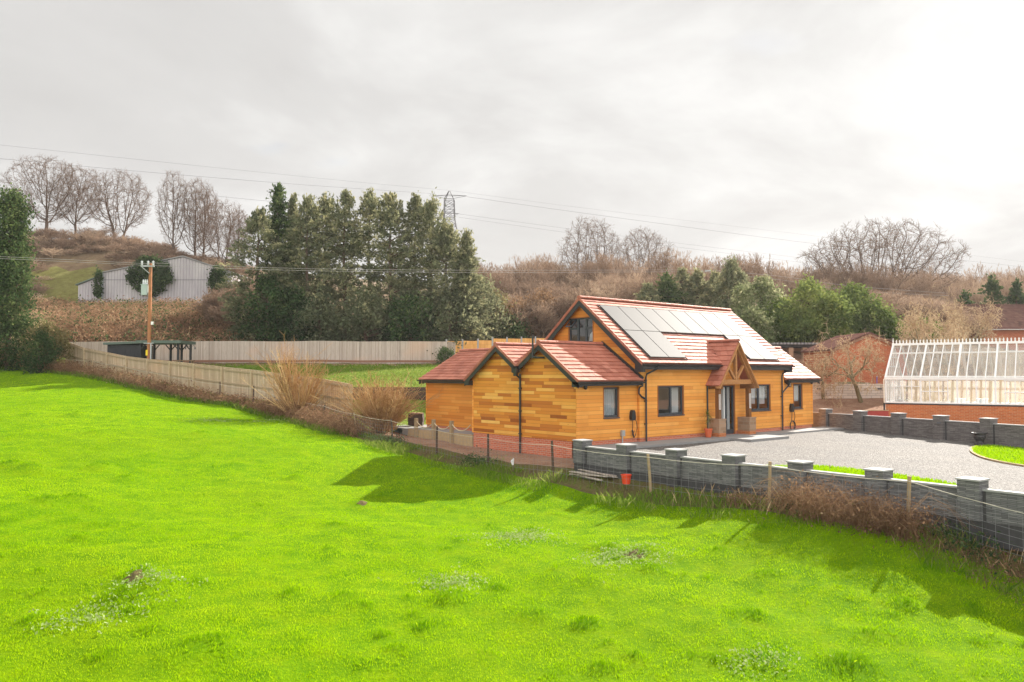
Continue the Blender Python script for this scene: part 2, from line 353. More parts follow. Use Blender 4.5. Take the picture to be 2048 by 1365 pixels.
soil_mat('soil', (0.34, 0.185, 0.12), (0.48, 0.29, 0.195), (0.60, 0.42, 0.31))
soil_mat('hill_ground', (0.13, 0.085, 0.055), (0.21, 0.145, 0.085), (0.27, 0.22, 0.11))
soil_mat('pasture', (0.15, 0.125, 0.045), (0.22, 0.215, 0.06), (0.30, 0.27, 0.11))
soil_mat('verge_soil', (0.13, 0.085, 0.05), (0.19, 0.16, 0.06), (0.14, 0.21, 0.03))
def gravel_mat():
    t = MT('gravel')
    v = t.n('ShaderNodeTexVoronoi', {'Vector': t.co, 'Scale': 26.0}); v2 = t.n('ShaderNodeTexVoronoi', {'Vector': t.co, 'Scale': 9.0})
    x = t.n('ShaderNodeSeparateColor', {0: v.outputs['Color']}).outputs[0]
    x2 = t.n('ShaderNodeSeparateColor', {0: v2.outputs['Color']}).outputs[0]
    col = t.ramp(x, [(0, (0.035, 0.031, 0.029)), (0.35, (0.10, 0.09, 0.083)), (0.7, (0.17, 0.158, 0.145)), (1, (0.33, 0.318, 0.30))])
    col = t.mix(t.rng(x2, 0.0, 1.0, 0.0, 0.45), col, (0.15, 0.142, 0.134))
    n = t.noise(0.6, 4, 0.6)
    col = t.mix(t.rng(n, 0.4, 0.7, 0, 0.55), col, (0.11, 0.106, 0.104))
    tr = t.noise(0.55, 3, 0.55, t.scale((1.0, 0.16, 1.0)), 0.6)
    col = t.mix(t.rng(tr, 0.52, 0.66, 0, 0.4), col, (0.17, 0.155, 0.14))
    t.P(col=col, rough=0.8, spec=0.2, normal=t.bump(v.outputs['Distance'], 1.0, 0.03)); M['gravel'] = t.m
gravel_mat()

# ------------------------------------------------------------------ builders
def tag(o, label=None, cat=None, group=None, kind=None):
    if label: o['label'] = label
    if cat: o['category'] = cat
    if group: o['group'] = group
    if kind: o['kind'] = kind
    return o
def thing(name, label, cat, loc=(0, 0, 0), rz=0.0, group=None):
    o = bpy.data.objects.new(name, None); COL.objects.link(o); o.empty_display_size = 0.2
    o.location = tuple(float(x) for x in loc); o.rotation_euler = (0, 0, rz)
    o['_w'] = 0
    return tag(o, label, cat, group)
def np_obj(name, V, F, mats, parent=None, world=True, tone=None, smooth=False, midx=None, n=None):
    """V (n,3); F an (m,k) array of equal polygons or a list of index lists"""
    V = np.asarray(V, dtype=np.float32)
    me = bpy.data.meshes.new(name)
    if isinstance(F, np.ndarray):
        m, k = F.shape
        me.vertices.add(len(V)); me.vertices.foreach_set('co', V.ravel())
        me.loops.add(m*k); me.loops.foreach_set('vertex_index', F.astype(np.int32).ravel())
        me.polygons.add(m); me.polygons.foreach_set('loop_start', np.arange(0, m*k, k, dtype=np.int32))
        me.update(calc_edges=True)
    else:
        me.from_pydata(V.tolist(), [], F); me.update()
    for mm in (mats if isinstance(mats, (list, tuple)) else [mats]):
        me.materials.append(M[mm])
    if midx is not None: me.polygons.foreach_set('material_index', np.asarray(midx, dtype=np.int32))
    if tone is not None:
        a = me.attributes.new('tone', 'FLOAT', 'POINT'); a.data.foreach_set('value', np.asarray(tone, dtype=np.float32))
    me.polygons.foreach_set('use_smooth', np.full(len(me.polygons), bool(smooth)))
    o = bpy.data.objects.new(name, me); COL.objects.link(o)
    if parent is not None:
        o.parent = parent
        if world and parent.type == 'EMPTY':
            o.matrix_parent_inverse = (Matrix.Translation(parent.location) @ Matrix.Rotation(parent.rotation_euler[2], 4, 'Z')).inverted()
    return o

class MB:
    def __init__(s): s.v = []; s.f = []; s.t = []
    def add(s, vs, fs, tone=0.5):
        b = len(s.v); s.v += [tuple(float(c) for c in p) for p in vs]; s.f += [[i+b for i in f] for f in fs]; s.t += [tone]*len(vs); return s
    def box(s, x0, x1, y0, y1, z0, z1, tone=0.5):
        v = [(x0,y0,z0),(x1,y0,z0),(x1,y1,z0),(x0,y1,z0),(x0,y0,z1),(x1,y0,z1),(x1,y1,z1),(x0,y1,z1)]
        return s.add(v, [[0,3,2,1],[4,5,6,7],[0,1,5,4],[1,2,6,5],[2,3,7,6],[3,0,4,7]], tone)
    def obox(s, c, u, hu, hv, z0, z1, tone=0.5):
        """box with centre c (xy), unit direction u, half lengths hu along u and hv across"""
        u = np.array(u[:2], float); u /= np.linalg.norm(u); w = np.array([-u[1], u[0]]); c = np.array(c[:2], float)
        q = [c-u*hu-w*hv, c+u*hu-w*hv, c+u*hu+w*hv, c-u*hu+w*hv]
        return s.add([(*p, z0) for p in q]+[(*p, z1) for p in q], [[0,3,2,1],[4,5,6,7],[0,1,5,4],[1,2,6,5],[2,3,7,6],[3,0,4,7]], tone)
    def prism(s, poly, d, tone=0.5):
        """a 3-D polygon swept by vector d"""
        n = len(poly); d = np.array(d, float); a = [np.array(p, float) for p in poly]
        return s.add(a+[p+d for p in a], [list(range(n))[::-1], list(range(n, 2*n))]+[[i, (i+1) % n, n+(i+1) % n, n+i] for i in range(n)], tone)
    def beam(s, a, b, w, h, up=(0, 0, 1), tone=0.5):
        a = np.array(a, float); b = np.array(b, float); d = b-a; d /= np.linalg.norm(d)
        r = np.cross(d, up); r /= np.linalg.norm(r); q = np.cross(r, d)
        sec = [(-w/2, -h/2), (w/2, -h/2), (w/2, h/2), (-w/2, h/2)]
        return s.prism([a+r*x+q*y for x, y in sec], b-a, tone)
    def tube(s, pts, r, n=6, tone=0.5, cap=True):
        pts = [np.array(p, float) for p in pts]; m = len(pts)
        rr = r if isinstance(r, (list, tuple)) else [r]*m
        vs = []; ref = np.array((0.13, 0.21, 1.0))
        for i, p in enumerate(pts):
            d = pts[min(i+1, m-1)]-pts[max(i-1, 0)]; d /= (np.linalg.norm(d)+1e-9)
            rf = ref if abs(d[2]) < 0.95 else np.array((1.0, 0.2, 0.0))
            a = np.cross(d, rf); a /= np.linalg.norm(a); b = np.cross(d, a)
            for k in range(n):
                t = 2*math.pi*k/n; vs.append(p+(a*math.cos(t)+b*math.sin(t))*rr[i])
        fs = [[i*n+k, i*n+(k+1) % n, (i+1)*n+(k+1) % n, (i+1)*n+k] for i in range(m-1) for k in range(n)]
        if cap: fs += [list(range(n))[::-1], list(range((m-1)*n, m*n))]
        return s.add(vs, fs, tone)
    def lathe(s, prof, c, n=14, tone=0.5):
        vs = [(c[0]+r*math.cos(2*math.pi*k/n), c[1]+r*math.sin(2*math.pi*k/n), c[2]+z) for r, z in prof for k in range(n)]
        m = len(prof)
        fs = [[i*n+k, i*n+(k+1) % n, (i+1)*n+(k+1) % n, (i+1)*n+k] for i in range(m-1) for k in range(n)]
        return s.add(vs, fs+[list(range(n))[::-1], list(range((m-1)*n, m*n))], tone)
    def build(s, name, mat, parent=None, world=True, label=None, smooth=False):
        o = np_obj(name, s.v, s.f, mat, parent, world, s.t, smooth)
        if label: o['label'] = label
        return o
def dup(root, loc, rz, scale=1.0, label=None, group=None):
    """a copy of a thing with copies of its parts and sub-parts"""
    r = root.copy(); COL.objects.link(r); r.location = tuple(float(x) for x in loc); r.rotation_euler = (0, 0, rz)
    r.scale = (scale, scale, scale) if isinstance(scale, (int, float)) else scale
    if label: r['label'] = label
    if group: r['group'] = group
    for ch in list(root.children):
        k = ch.copy(); COL.objects.link(k); k.parent = r
        for g in ch.children:
            d = g.copy(); COL.objects.link(d); d.parent = k
    return r

# ------------------------------------------------------------------ terrain
BY = np.array([-80, -20, -6, 0, 8, 12, 15.5, 19, 22.5, 26, 29.5, 33, 37, 41, 46, 51, 60, 80, 400.])
BX = np.array([-7.0, -7.0, -7.0, -6.9, -6.5, -6.3, -6.2, -6.5, -7.0, -7.6, -8.3, -9.1, -10.1, -11.2, -12.8, -14.6, -18, -26, -150.])
def XB(Y): return np.interp(Y, BY, BX)
ctrl = [(-3.4, 1.6, -.45), (-3.4, 6.3, -.42), (-3.3, 9, -.25), (-5.5, -2.2, -.38), (-5.7, -8, -.40), (-6.2, -14, -.48), (-6.5, -22, -.62),
        (-7, 4, -.55), (-7, -3, -.70), (-7, -8, -.72), (-7.2, -14, -.82), (-8.4, -3, -1.02), (-8.6, -8, -1.0), (-8.8, -13, -1.02), (-10.5, -5, -1.16), (-13, 0, -1.1), (-12, -4, -1.12),
        (-4.2, 16.7, .35), (-4.8, 19.6, .55), (-5.4, 22.7, .8), (-6.1, 25.4, 1.05), (-7.3, 31.4, 1.6), (-8.6, 37, 2.25), (-9.8, 42.7, 2.85), (-11.3, 49, 3.35),
        (4, -4, -.5), (10, -4, -.5), (10, -14, -.6), (0, -14, -.7), (6, -24, -.8), (4, 3, -.5), (10, 4, -.3), (3, 12, -.2), (-1, 14, 0.0),
        (15, 2, -.05), (15, -8, -.25), (18, -12, -.2), (19, -4, 0.0), (22, -12, .2), (21.5, 2.6, 1.35), (24.5, 4.7, 1.9), (27, 1.5, 1.9), (30, -8, 1.5),
        (26, 10, 3.3), (30, 7, 3.4), (34, 11.5, 5.3), (37, 4, 4.8), (-1, 20.8, 1.75), (3, 18, 1.8), (7, 15, 1.9), (-2.8, 18.0, .85), (.5, 15.2, .75), (14.7, 34, 3.6), (5, 42, 3.6), (-2.6, 48, 3.6), (20, 22, 3.3), (14, 20, 2.1), (4, 30, 2.6), (-1, 38, 2.9), (17.5, 31.6, 3.9), (24, 33, 4.6)]
def pc(px, py, D): p = at(px, py, D); ctrl.append((p[0], p[1], p[2]))
for a in [(0, 735, 60), (300, 850, 35), (505, 803, 45), (0, 900, 27), (0, 1000, 18.8), (0, 1365, 10.3), (1024, 1365, 11), (2048, 1365, 11), (2048, 1200, 14.6), (1024, 1100, 17), (300, 1000, 22), (500, 900, 30), (-600, 800, 45), (-700, 1200, 14),
          (150, 800, 44), (205, 614, 95), (150, 616, 96), (135, 612, 104), (455, 618, 95), (60, 640, 82), (330, 650, 76), (700, 690, 76), (130, 580, 108), (100, 482, 130), (235, 486, 130), (340, 515, 125), (420, 530, 122), (900, 600, 130), (1185, 602, 130), (1280, 606, 125),
          (1050, 608, 150), (1500, 625, 130), (1770, 632, 100), (1950, 622, 140), (2000, 702, 67), (2060, 704, 73), (1950, 692, 64), (2150, 704, 78), (2048, 655, 92), (1408, 612, 75), (1460, 640, 70), (2300, 640, 90), (-200, 560, 120), (-300, 640, 80),
          (300, 508, 128), (390, 538, 130), (100, 500, 200), (300, 520, 200), (500, 545, 210), (700, 590, 210), (1300, 596, 220), (2000, 604, 230), (1000, 590, 340), (2200, 600, 340), (-300, 470, 340), (-500, 500, 180)]: pc(*a)
ctrl = np.array(ctrl)
def _phi(r): return np.where(r > 1e-9, r*r*np.log(r+1e-12), 0.0)
_sc = 30.0
def _fit():
    P = ctrl[:, :2]/_sc; n = len(P)
    K = _phi(np.linalg.norm(P[:, None]-P[None], axis=2)) + np.eye(n)*0.004
    T = np.hstack([np.ones((n, 1)), P])
    A = np.zeros((n+3, n+3)); A[:n, :n] = K; A[:n, n:] = T; A[n:, :n] = T.T
    return np.linalg.solve(A, np.concatenate([ctrl[:, 2], np.zeros(3)]))
_w = _fit()
def H(x, y):
    x = np.asarray(x, float); y = np.asarray(y, float); sh = x.shape
    q = np.stack([x.ravel(), y.ravel()], 1)/_sc; out = np.empty(len(q))
    for i in range(0, len(q), 20000):
        k = q[i:i+20000]
        out[i:i+20000] = _phi(np.linalg.norm(k[:, None]-ctrl[None, :, :2]/_sc, axis=2)) @ _w[:-3] + _w[-3] + k @ _w[-2:]
    return out.reshape(sh)
def vnoise(x, y, seed=0):
    """cheap smooth value noise"""
    x = np.asarray(x, float); y = np.asarray(y, float)
    xi = np.floor(x).astype(np.int64); yi = np.floor(y).astype(np.int64); fx = x-xi; fy = y-yi
    fx = fx*fx*(3-2*fx); fy = fy*fy*(3-2*fy)
    def h(a, b):
        t = (a*374761393 + b*668265263 + seed*974634777) & 0x7fffffff
        t = ((t ^ (t >> 13))*1274126177) & 0x7fffffff
        return ((t ^ (t >> 16)) & 0xffff)/65535.0
    return (h(xi, yi)*(1-fx)+h(xi+1, yi)*fx)*(1-fy)+(h(xi, yi+1)*(1-fx)+h(xi+1, yi+1)*fx)*fy
def bumps(x, y):
    return (vnoise(x*0.7, y*0.7, 3)-.5)*0.10 + (vnoise(x*2.1, y*2.1, 4)-.5)*0.07 + (vnoise(x*0.2, y*0.2, 5)-.5)*0.16
CLUMPS = [(60, 943, 0.55, .22), (20, 935, .5, .15), (190, 940, .3, .12), (205, 938, .35, .12), (420, 942, .3, .12), (590, 957, .35, .12), (95, 998, .4, .14), (150, 995, .35, .12),
          (285, 1172, .35, .16), (310, 1192, .35, .18), (240, 1205, .4, .12), (1060, 1062, .4, .12), (985, 1052, .3, .1), (1215, 1090, .35, .12), (1290, 1100, .3, .12), (1300, 1137, .3, .12),
          (720, 1006, .35, .12), (150, 834, .5, .15), (60, 834, .4, .12), (400, 870, .4, .13), (190, 870, .4, .13), (250, 960, .3, .1), (1070, 1222, .3, .1), (900, 1195, .35, .1), (400, 1310, .4, .12), (1100, 1350, .3, .1), (1500, 1230, .35, .1), (1700, 1330, .35, .1), (1810, 1210, .3, .1)]
def field_hit(px, py):
    """where the line of sight through a photo pixel meets the field"""
    D = 12.0
    for _ in range(40):
        p = at(px, py, D); h = float(H(p[0], p[1])); t = (CAM[2]-h)/max(1e-3, (CAM[2]-p[2])/D); D = 0.6*D+0.4*max(5.0, min(90.0, t))
    return at(px, py, D)
_r = np.random.default_rng(17)
for _ in range(120):
    _y = _r.uniform(0, 1)**1.3*520+835; _x = _r.uniform(-20, 2060)
    if _y > 850+max(0, _x-700)*.22: CLUMPS.append((_x, _y, _r.uniform(.10, .28), _r.uniform(.03, .08)))
CP = [(*field_hit(a, b)[:2], r, h) for a, b, r, h in CLUMPS]
def Hf(x, y):
    z = H(x, y)+bumps(x, y)
    for cx, cy, r, h in CP:
        z = z + h*np.exp(-((np.asarray(x)-cx)**2+(np.asarray(y)-cy)**2)/(r*r))
    return z

def axis(*segs):
    out = []
    for a, b, st in segs: out += list(np.arange(a, b, st))
    return np.array(out+[segs[-1][1]])
def ground():
    sx = np.unique(np.round(np.concatenate([axis((-300, -100, 20), (-100, -40, 4), (-40, -26, 1), (-26, 0, .25)), axis((0, 10, .5), (10, 40, 1.0), (40, 100, 3), (100, 300, 16))]), 4))
    sy = axis((-120, -40, 10), (-40, -22, 1.0), (-22, 20, .25), (20, 46, .4), (46, 70, 1.0), (70, 140, 3), (140, 330, 16))
    X = sx[None, :]+XB(sy)[:, None]; Y = np.repeat(sy[:, None], len(sx), 1)
    Z = H(X, Y)
    Z = np.clip(Z, -12, 58)
    fld = (sx[None, :] <= 0) & (Y < 62)
    Z = np.where(fld, np.clip(Hf(X, Y), -12, 58), Z+(vnoise(X*.8, Y*.8, 8)-.5)*.12)
    # garden terrace: lower lawn cut behind the retaining wall
    ny, nx = X.shape
    idx = np.arange(nx*ny).reshape(ny, nx)
    F = np.stack([idx[:-1, :-1], idx[:-1, 1:], idx[1:, 1:], idx[1:, :-1]], -1).reshape(-1, 4)
    cx = (X[:-1, :-1]+X[1:, 1:]).ravel()/2; cy = (Y[:-1, :-1]+Y[1:, 1:]).ravel()/2
    sc = ((sx[:-1]+sx[1:])/2)[None, :].repeat(ny-1, 0).ravel()
    V = np.stack([X.ravel(), Y.ravel(), Z.ravel()], 1)
    back = 53.2+(cx+10.8)*(-0.775)              # line of the back fence
    dd = (cx-CAM[0])*_s+(cy-CAM[1])*_c
    lat = (cx-CAM[0])*_c-(cy-CAM[1])*_s
    reg = np.full(len(F), 3)
    reg[(sc < 0) & (cy < 60)] = 0
    east = (sc > 0)
    reg[east & (cy < back) & (cx < 16)] = 2
    reg[east & (cy > 8.0) & (cy < back-1.2) & (cx < 15) & (sc > 1.0) & (cy > 13)] = 1
    reg[east & (cx >= 13) & (cy < 24) & (cx < 30)] = 2
    px = 1024+FPX*lat/np.maximum(dd, 1)
    reg[(reg == 3) & (dd > 97) & (dd < 114) & (px > 60) & (px < 235)] = 4
    reg[east & (cy < 13) & (sc < 1.6) & (cx < -3.2)] = 5
    for r, nm, mt in ((0, 'field', 'field_grass'), (1, 'garden_lawn', 'lawn_grass'), (2, 'soil_ground', 'soil'), (3, 'hillside', 'hill_ground'), (4, 'hill_pasture', 'pasture'), (5, 'verge_ground', 'verge_soil')):
        f = F[reg == r]
        u, inv = np.unique(f, return_inverse=True)
        o = np_obj(nm, V[u], inv.reshape(f.shape), mt, smooth=True); o['kind'] = 'structure'
ground()

# ------------------------------------------------------------------ the timber house
def skin(mb, axis_, pos, u0, u1, z0, z1, holes=()):
    """a wall plane (axis_ 'y': plane Y=pos over X; 'x': plane X=pos over Y) with rectangular openings"""
    us = sorted({u0, u1, *[h[0] for h in holes], *[h[1] for h in holes]}); zs = sorted({z0, z1, *[h[2] for h in holes], *[h[3] for h in holes]})
    for i in range(len(us)-1):
        for j in range(len(zs)-1):
            cu = (us[i]+us[i+1])/2; cz = (zs[j]+zs[j+1])/2
            if any(h[0] < cu < h[1] and h[2] < cz < h[3] for h in holes): continue
            q = [(us[i], zs[j]), (us[i+1], zs[j]), (us[i+1], zs[j+1]), (us[i], zs[j+1])]
            mb.add([(a, pos, b) if axis_ == 'y' else (pos, a, b) for a, b in q], [[0, 1, 2, 3]])
def tile_rows(f, n, tw, nrm, th=0.042, skip=None, mb=None):
    mb = mb or MB(); nrm = np.array(nrm, float); nrm /= np.linalg.norm(nrm)
    for i in range(n):
        A0, B0 = map(lambda p: np.array(p, float), f(i/n)); A1, B1 = map(lambda p: np.array(p, float), f(min(1.0, (i+1.12)/n)))
        L = np.linalg.norm(B0-A0); k = max(1, int(round(L/tw)))
        st = ([0.0]+[(j+0.5)/k for j in range(k)]+[1.0]) if i % 2 else [j/k for j in range(k+1)]
        for a, b in zip(st[:-1], st[1:]):
            g = 0.004/L; a2, b2 = a+g, b-g
            l0, l1 = A0+(B0-A0)*a2, A0+(B0-A0)*b2; u0, u1 = A1+(B1-A1)*a2, A1+(B1-A1)*b2
            if skip and skip((l0+l1+u0+u1)/4): continue
            j = rng.normal(0, 0.0028); j2 = rng.normal(0, 0.0014)
            mb.add([l0+nrm*(th+j-j2), l1+nrm*(th+j+j2), u1+nrm*.006, u0+nrm*.006, l0-nrm*.004, l1-nrm*.004], [[0, 1, 2, 3], [4, 5, 1, 0], [4, 0, 3], [5, 2, 1]], float(np.clip(rng.normal(.5, .22), 0, 1)))
    return mb
def lerp(a, b, t): return tuple(np.array(a, float)*(1-t)+np.array(b, float)*t)
def slab(mb, quad, nrm, th):
    nrm = np.array(nrm, float); nrm /= np.linalg.norm(nrm)
    mb.prism([np.array(p, float)-nrm*0.006 for p in quad], -nrm*th)
def ridge_tiles(mb, a, b, r=0.11, step=0.42):
    a = np.array(a, float); b = np.array(b, float); L = np.linalg.norm(b-a); d = (b-a)/L; s = np.cross(d, (0, 0, 1)); k = int(L/step)
    for i in range(k):
        p = a+d*L*i/k; q = a+d*(L*(i+1)/k-.012); z = rng.normal(0, .002)
        ang = [math.pi*t/6 for t in range(7)]
        v = [p+s*math.cos(t)*r*1.15+np.array((0, 0, math.sin(t)*r-.03+z)) for t in ang]+[q+s*math.cos(t)*r*1.1+np.array((0, 0, math.sin(t)*r*.96-.03+z)) for t in ang]
        mb.add(v, [[j, j+1, 8+j, 7+j] for j in range(6)]+[list(range(7)), list(range(7, 14))], float(np.clip(rng.normal(.45, .2), 0, 1)))
def gutter(mb, a, b, r=0.058):
    a = np.array(a, float); b = np.array(b, float); d = (b-a)/np.linalg.norm(b-a); s = np.cross(d, (0, 0, 1))
    ang = [math.pi+math.pi*t/6 for t in range(7)]
    sec = [s*math.cos(t)*r+np.array((0, 0, math.sin(t)*r)) for t in ang]; sec2 = [x*0.86 for x in sec[::-1]]
    mb.prism([a+x for x in sec+sec2], b-a)
    k = max(2, int(np.linalg.norm(b-a)/0.85))
    for i in range(k+1):
        p = a+(b-a)*(i/k); q = p+d*0.035*(1 if i < k else -1)
        mb.prism([p+x*1.16 for x in sec]+[p+x*0.84 for x in sec2[::1]], q-p)

house = thing('timber_house', 'new timber clad bungalow with red tiled roofs, solar panels and an oak porch', 'house', (0, 0, 0))
hb = lambda mb, name, mat, parent=house, **k: mb.build(name, mat, parent, **k)
PX = 5.62                                                   # porch centre
WL, WR, DR = (1.10, 2.71, 1.02, 2.19), (7.50, 9.06, 1.02, 2.19), (4.98, 6.26, 0.06, 2.17)
WE, WX = (-1.92, -1.09, 1.03, 2.17), (11.37, 12.14, 1.0, 2.18)
ZC = 0.19
# main block
mb = MB(); skin(mb, 'y', 0, 0, 10.19, ZC, 3.2, [WL, WR, (DR[0], DR[1], ZC, DR[3])]); hb(mb, 'wall', 'cedar_front', label='front wall of honey coloured boards')
mb = MB()
WG = (2.53, 3.99, 3.98, 5.06)
def zr(y): return 3.28+0.8*min(y, 6.23-y)
for p in ([(0, ZC), (6.23, ZC), (6.23, 3.28), (0, 3.28)], [(0, 3.28), (WG[0], 3.28), (WG[0], zr(WG[0])), ], [(WG[1], 3.28), (6.23, 3.28), (WG[1], zr(WG[1]))],
          [(WG[0], 3.28), (WG[1], 3.28), (WG[1], WG[2]), (WG[0], WG[2])], [(WG[0], WG[3]), (WG[1], WG[3]), (WG[1], zr(WG[1])), (3.115, zr(3.115)), (WG[0], zr(WG[0]))]):
    mb.add([(0, y, z) for y, z in p], [list(range(len(p)))])
hb(mb, 'gable_wall', 'cedar_wing')
mb = MB(); mb.add([(0, 6.23, ZC), (10.19, 6.23, ZC), (10.19, 6.23, 3.2), (0, 6.23, 3.2)], [[0, 1, 2, 3]])
mb.add([(10.19, 0, ZC), (10.19, 6.23, ZC), (10.19, 6.23, 3.28), (10.19, 3.115, 5.75), (10.19, 0, 3.28)], [[0, 1, 2, 3, 4]]); hb(mb, 'rear_wall', 'cedar_front')
mb = MB(); mb.box(0.1, 10.1, .6, 6.1, .10, .16); mb.box(.02, 10.1, .02, 6.2, 3.10, 3.14); mb.box(-3.2, 0, .2, 6.3, .1, .16); mb.box(10.3, 13, .3, 4, .1, .16); mb.box(.05, 10.15, 3.3, 3.4, .16, 3.1); hb(mb, 'interior_floor', 'interior')
# left extension with its double gable
mb = MB(); skin(mb, 'y', 0.10, -3.3, 0, ZC, 2.62, [WE]); hb(mb, 'wall', 'cedar_front', label='side extension front wall')
mb = MB(); g = [(0.10, .20), (6.47, .20), (6.47, 2.55), (4.62, 3.78), (3.29, 2.93), (1.97, 3.78), (0.10, 2.55)]
mb.add([(-3.3, y, z) for y, z in g], [list(range(7))]); hb(mb, 'double_gable_wall', 'cedar_gable', label='double gable end of mixed pale and dark cedar boards')
mb = MB(); mb.add([(-3.3, 6.47, .2), (0, 6.47, .2), (0, 6.47, 2.62), (-3.3, 6.47, 2.62)], [[0, 1, 2, 3]]); hb(mb, 'wall', 'cedar_wing')
# rear wing
mb = MB(); mb.add([(-1.8, 6.3, ZC), (-1.8, 12.3, ZC), (-1.8, 12.3, 2.6), (-1.8, 6.3, 2.6)], [[0, 1, 2, 3]])
mb.add([(-1.8, 12.3, ZC), (2.7, 12.3, ZC), (2.7, 12.3, 2.6), (.45, 12.3, 3.75), (-1.8, 12.3, 2.6)], [[0, 1, 2, 3, 4]]); mb.add([(2.7, 6.3, ZC), (2.7, 12.3, ZC), (2.7, 12.3, 2.6), (2.7, 6.3, 2.6)], [[0, 1, 2, 3]]); hb(mb, 'wall', 'cedar_wing', label='deep orange rear wing wall')
# right extension
mb = MB(); skin(mb, 'y', 0.19, 10.19, 13.04, ZC, 2.65, [WX]); mb.add([(13.04, .19, ZC), (13.04, 4.1, ZC), (13.04, 4.1, 2.6), (13.04, 2.1, 3.9), (13.04, .19, 2.6)], [[0, 1, 2, 3, 4]]); mb.add([(10.19, 4.1, ZC), (13.04, 4.1, ZC), (13.04, 4.1, 2.6), (10.19, 4.1, 2.6)], [[0, 1, 2, 3]]); hb(mb, 'wall', 'cedar_front', label='right extension wall')
# plinth
mb = MB(); mb.box(0.02, 4.3, .02, .3, -.6, ZC); mb.box(4.3, 10.17, .02, .3, -.6, .05); mb.box(6.3, 10.17, .018, .3, -.6, ZC); mb.box(-3.28, 0, .12, .4, -.6, ZC); mb.box(10.2, 13.02, .21, .5, -.6, ZC); mb.box(-3.28, -3.0, .122, 6.45, -1.0, .20); mb.box(-3.26, 0, 6.2, 6.448, -1.0, .198); mb.box(-1.78, -1.5, 6.4, 12.28, -.9, ZC); mb.box(-1.76, 2.6, 12.0, 12.279, -.9, ZC); mb.box(12.8, 13.018, .25, 4, -.6, ZC)
hb(mb, 'brick_plinth', 'brick_plinth')
# corner boards
for x, y, h in ((-3.3, .10, 2.5), (-3.3, 6.47, 2.5), (13.04, .19, 2.55), (-1.8, 12.3, 2.5), (.002, 0, 3.1), (10.17, 0, 3.1)):
    mb = MB(); mb.box(x-.022, x+.05, y-.022 if y < 3 else y-.05, y+.05 if y < 3 else y+.022, ZC, h); hb(mb, 'corner_board', 'cedar_front')

# windows: frame, reveal, pane, curtain
def window(name, ax, pos, u0, u1, z0, z1, mull=(), trans=(), mat='frame_grey', curtain=None, label=None, sill=True):
    """a recessed window in the wall plane; ax 'y' looks along -Y, 'x' along -X"""
    def B(mb, a0, a1, d0, d1, b0, b1):
        return mb.box(a0, a1, pos+d0, pos+d1, b0, b1) if ax == 'y' else mb.box(pos+d0, pos+d1, a0, a1, b0, b1)
    fr = MB(); w = .062
    B(fr, u0+.012, u0+w, .045, .115, z0, z1); B(fr, u1-w, u1-.012, .045, .115, z0, z1); B(fr, u0+w, u1-w, .045, .115, z0, z0+w+.02); B(fr, u0+w, u1-w, .045, .115, z1-w, z1)
    for m in mull: B(fr, m-.05, m+.05, .047, .113, z0+w+.02, z1-w)
    for (a, b, z) in trans: B(fr, a+.05, b-.05, .047, .113, z-.04, z+.04)
    f = hb(fr, name, mat, label=label)
    rv = MB(); t = .035
    B(rv, u0-.03, u0+.012, -.016, .14, z0-.01, z1+t); B(rv, u1-.012, u1+.03, -.016, .14, z0-.01, z1+t); B(rv, u0+.012, u1-.012, -.014, .14, z1, z1+t-.002)
    hb(rv, 'reveal', 'reveal_wood', f)
    if sill:
        sl = MB(); B(sl, u0-.02, u1+.02, -.05, .044, z0-.045, z0-.004); hb(sl, 'sill', mat, f)
    pn = MB()
    q = [(u0+w-.005, z0+w), (u1-w+.005, z0+w), (u1-w+.005, z1-w+.005), (u0+w-.005, z1-w+.005)]
    pn.add([(a, pos+.08, b) if ax == 'y' else (pos+.08, a, b) for a, b in q], [[0, 1, 2, 3] if ax == 'y' else [3, 2, 1, 0]]); hb(pn, 'pane', 'window_glass', f)
    for (a0, a1, b0, b1, cm) in (curtain or []):
        cu = MB(); k = max(4, int((a1-a0)/.03)); vs = []
        for i in range(k+1):
            a = a0+(a1-a0)*i/k; d = .20+.022*math.sin(i*1.9)+.01*math.sin(i*.7)
            for z in (b0, b1): vs.append((a, pos+d, z) if ax == 'y' else (pos+d, a, z))
        cu.add(vs, [[2*i, 2*i+2, 2*i+3, 2*i+1] for i in range(k)]); hb(cu, 'curtain' if cm == 'curtain' else 'blind', cm, f)
    return f
window('window', 'y', 0, *WL, mull=(1.96,), curtain=[(1.14, 1.30, 1.0, 2.2, 'curtain'), (2.02, 2.66, 1.0, 2.2, 'curtain')], label='wide two light window left of the porch')
window('window', 'y', 0, *WR, mull=(8.2,), curtain=[(7.6, 8.12, 1.32, 2.2, 'curtain'), (8.3, 8.95, 1.3, 2.2, 'curtain')], label='wide two light window right of the porch')
window('window', 'y', .10, *WE, curtain=[(-1.95, -1.05, 1.0, 2.2, 'blind')], label='narrow window with drawn blind by the corner')
window('window', 'y', .19, *WX, curtain=[(11.4, 12.1, 1.35, 2.2, 'curtain')], label='narrow window of the right extension')
gw = window('window', 'x', 0, WG[0], WG[1], WG[2], WG[3], mull=(2.98, 3.47), trans=((2.53, 2.98, 4.62), (3.47, 3.99, 4.62)), label='three light gable window with one top vent open')
mb = MB(); c0 = np.array((.03, 0, 5.0)); dv = np.array((-.30, 0, -.30))
for a0, a1, t0, t1 in ((3.53, 3.93, 0, .13), (3.53, 3.93, .87, 1), (3.53, 3.58, .13, .87), (3.88, 3.93, .13, .87)):
    p = [c0+dv*t0+np.array((0, a0, 0)), c0+dv*t0+np.array((0, a1, 0)), c0+dv*t1+np.array((0, a1, 0)), c0+dv*t1+np.array((0, a0, 0))]
    mb.prism(p, (.02, 0, -.02))
tv = hb(mb, 'open_top_vent', 'frame_grey', gw)
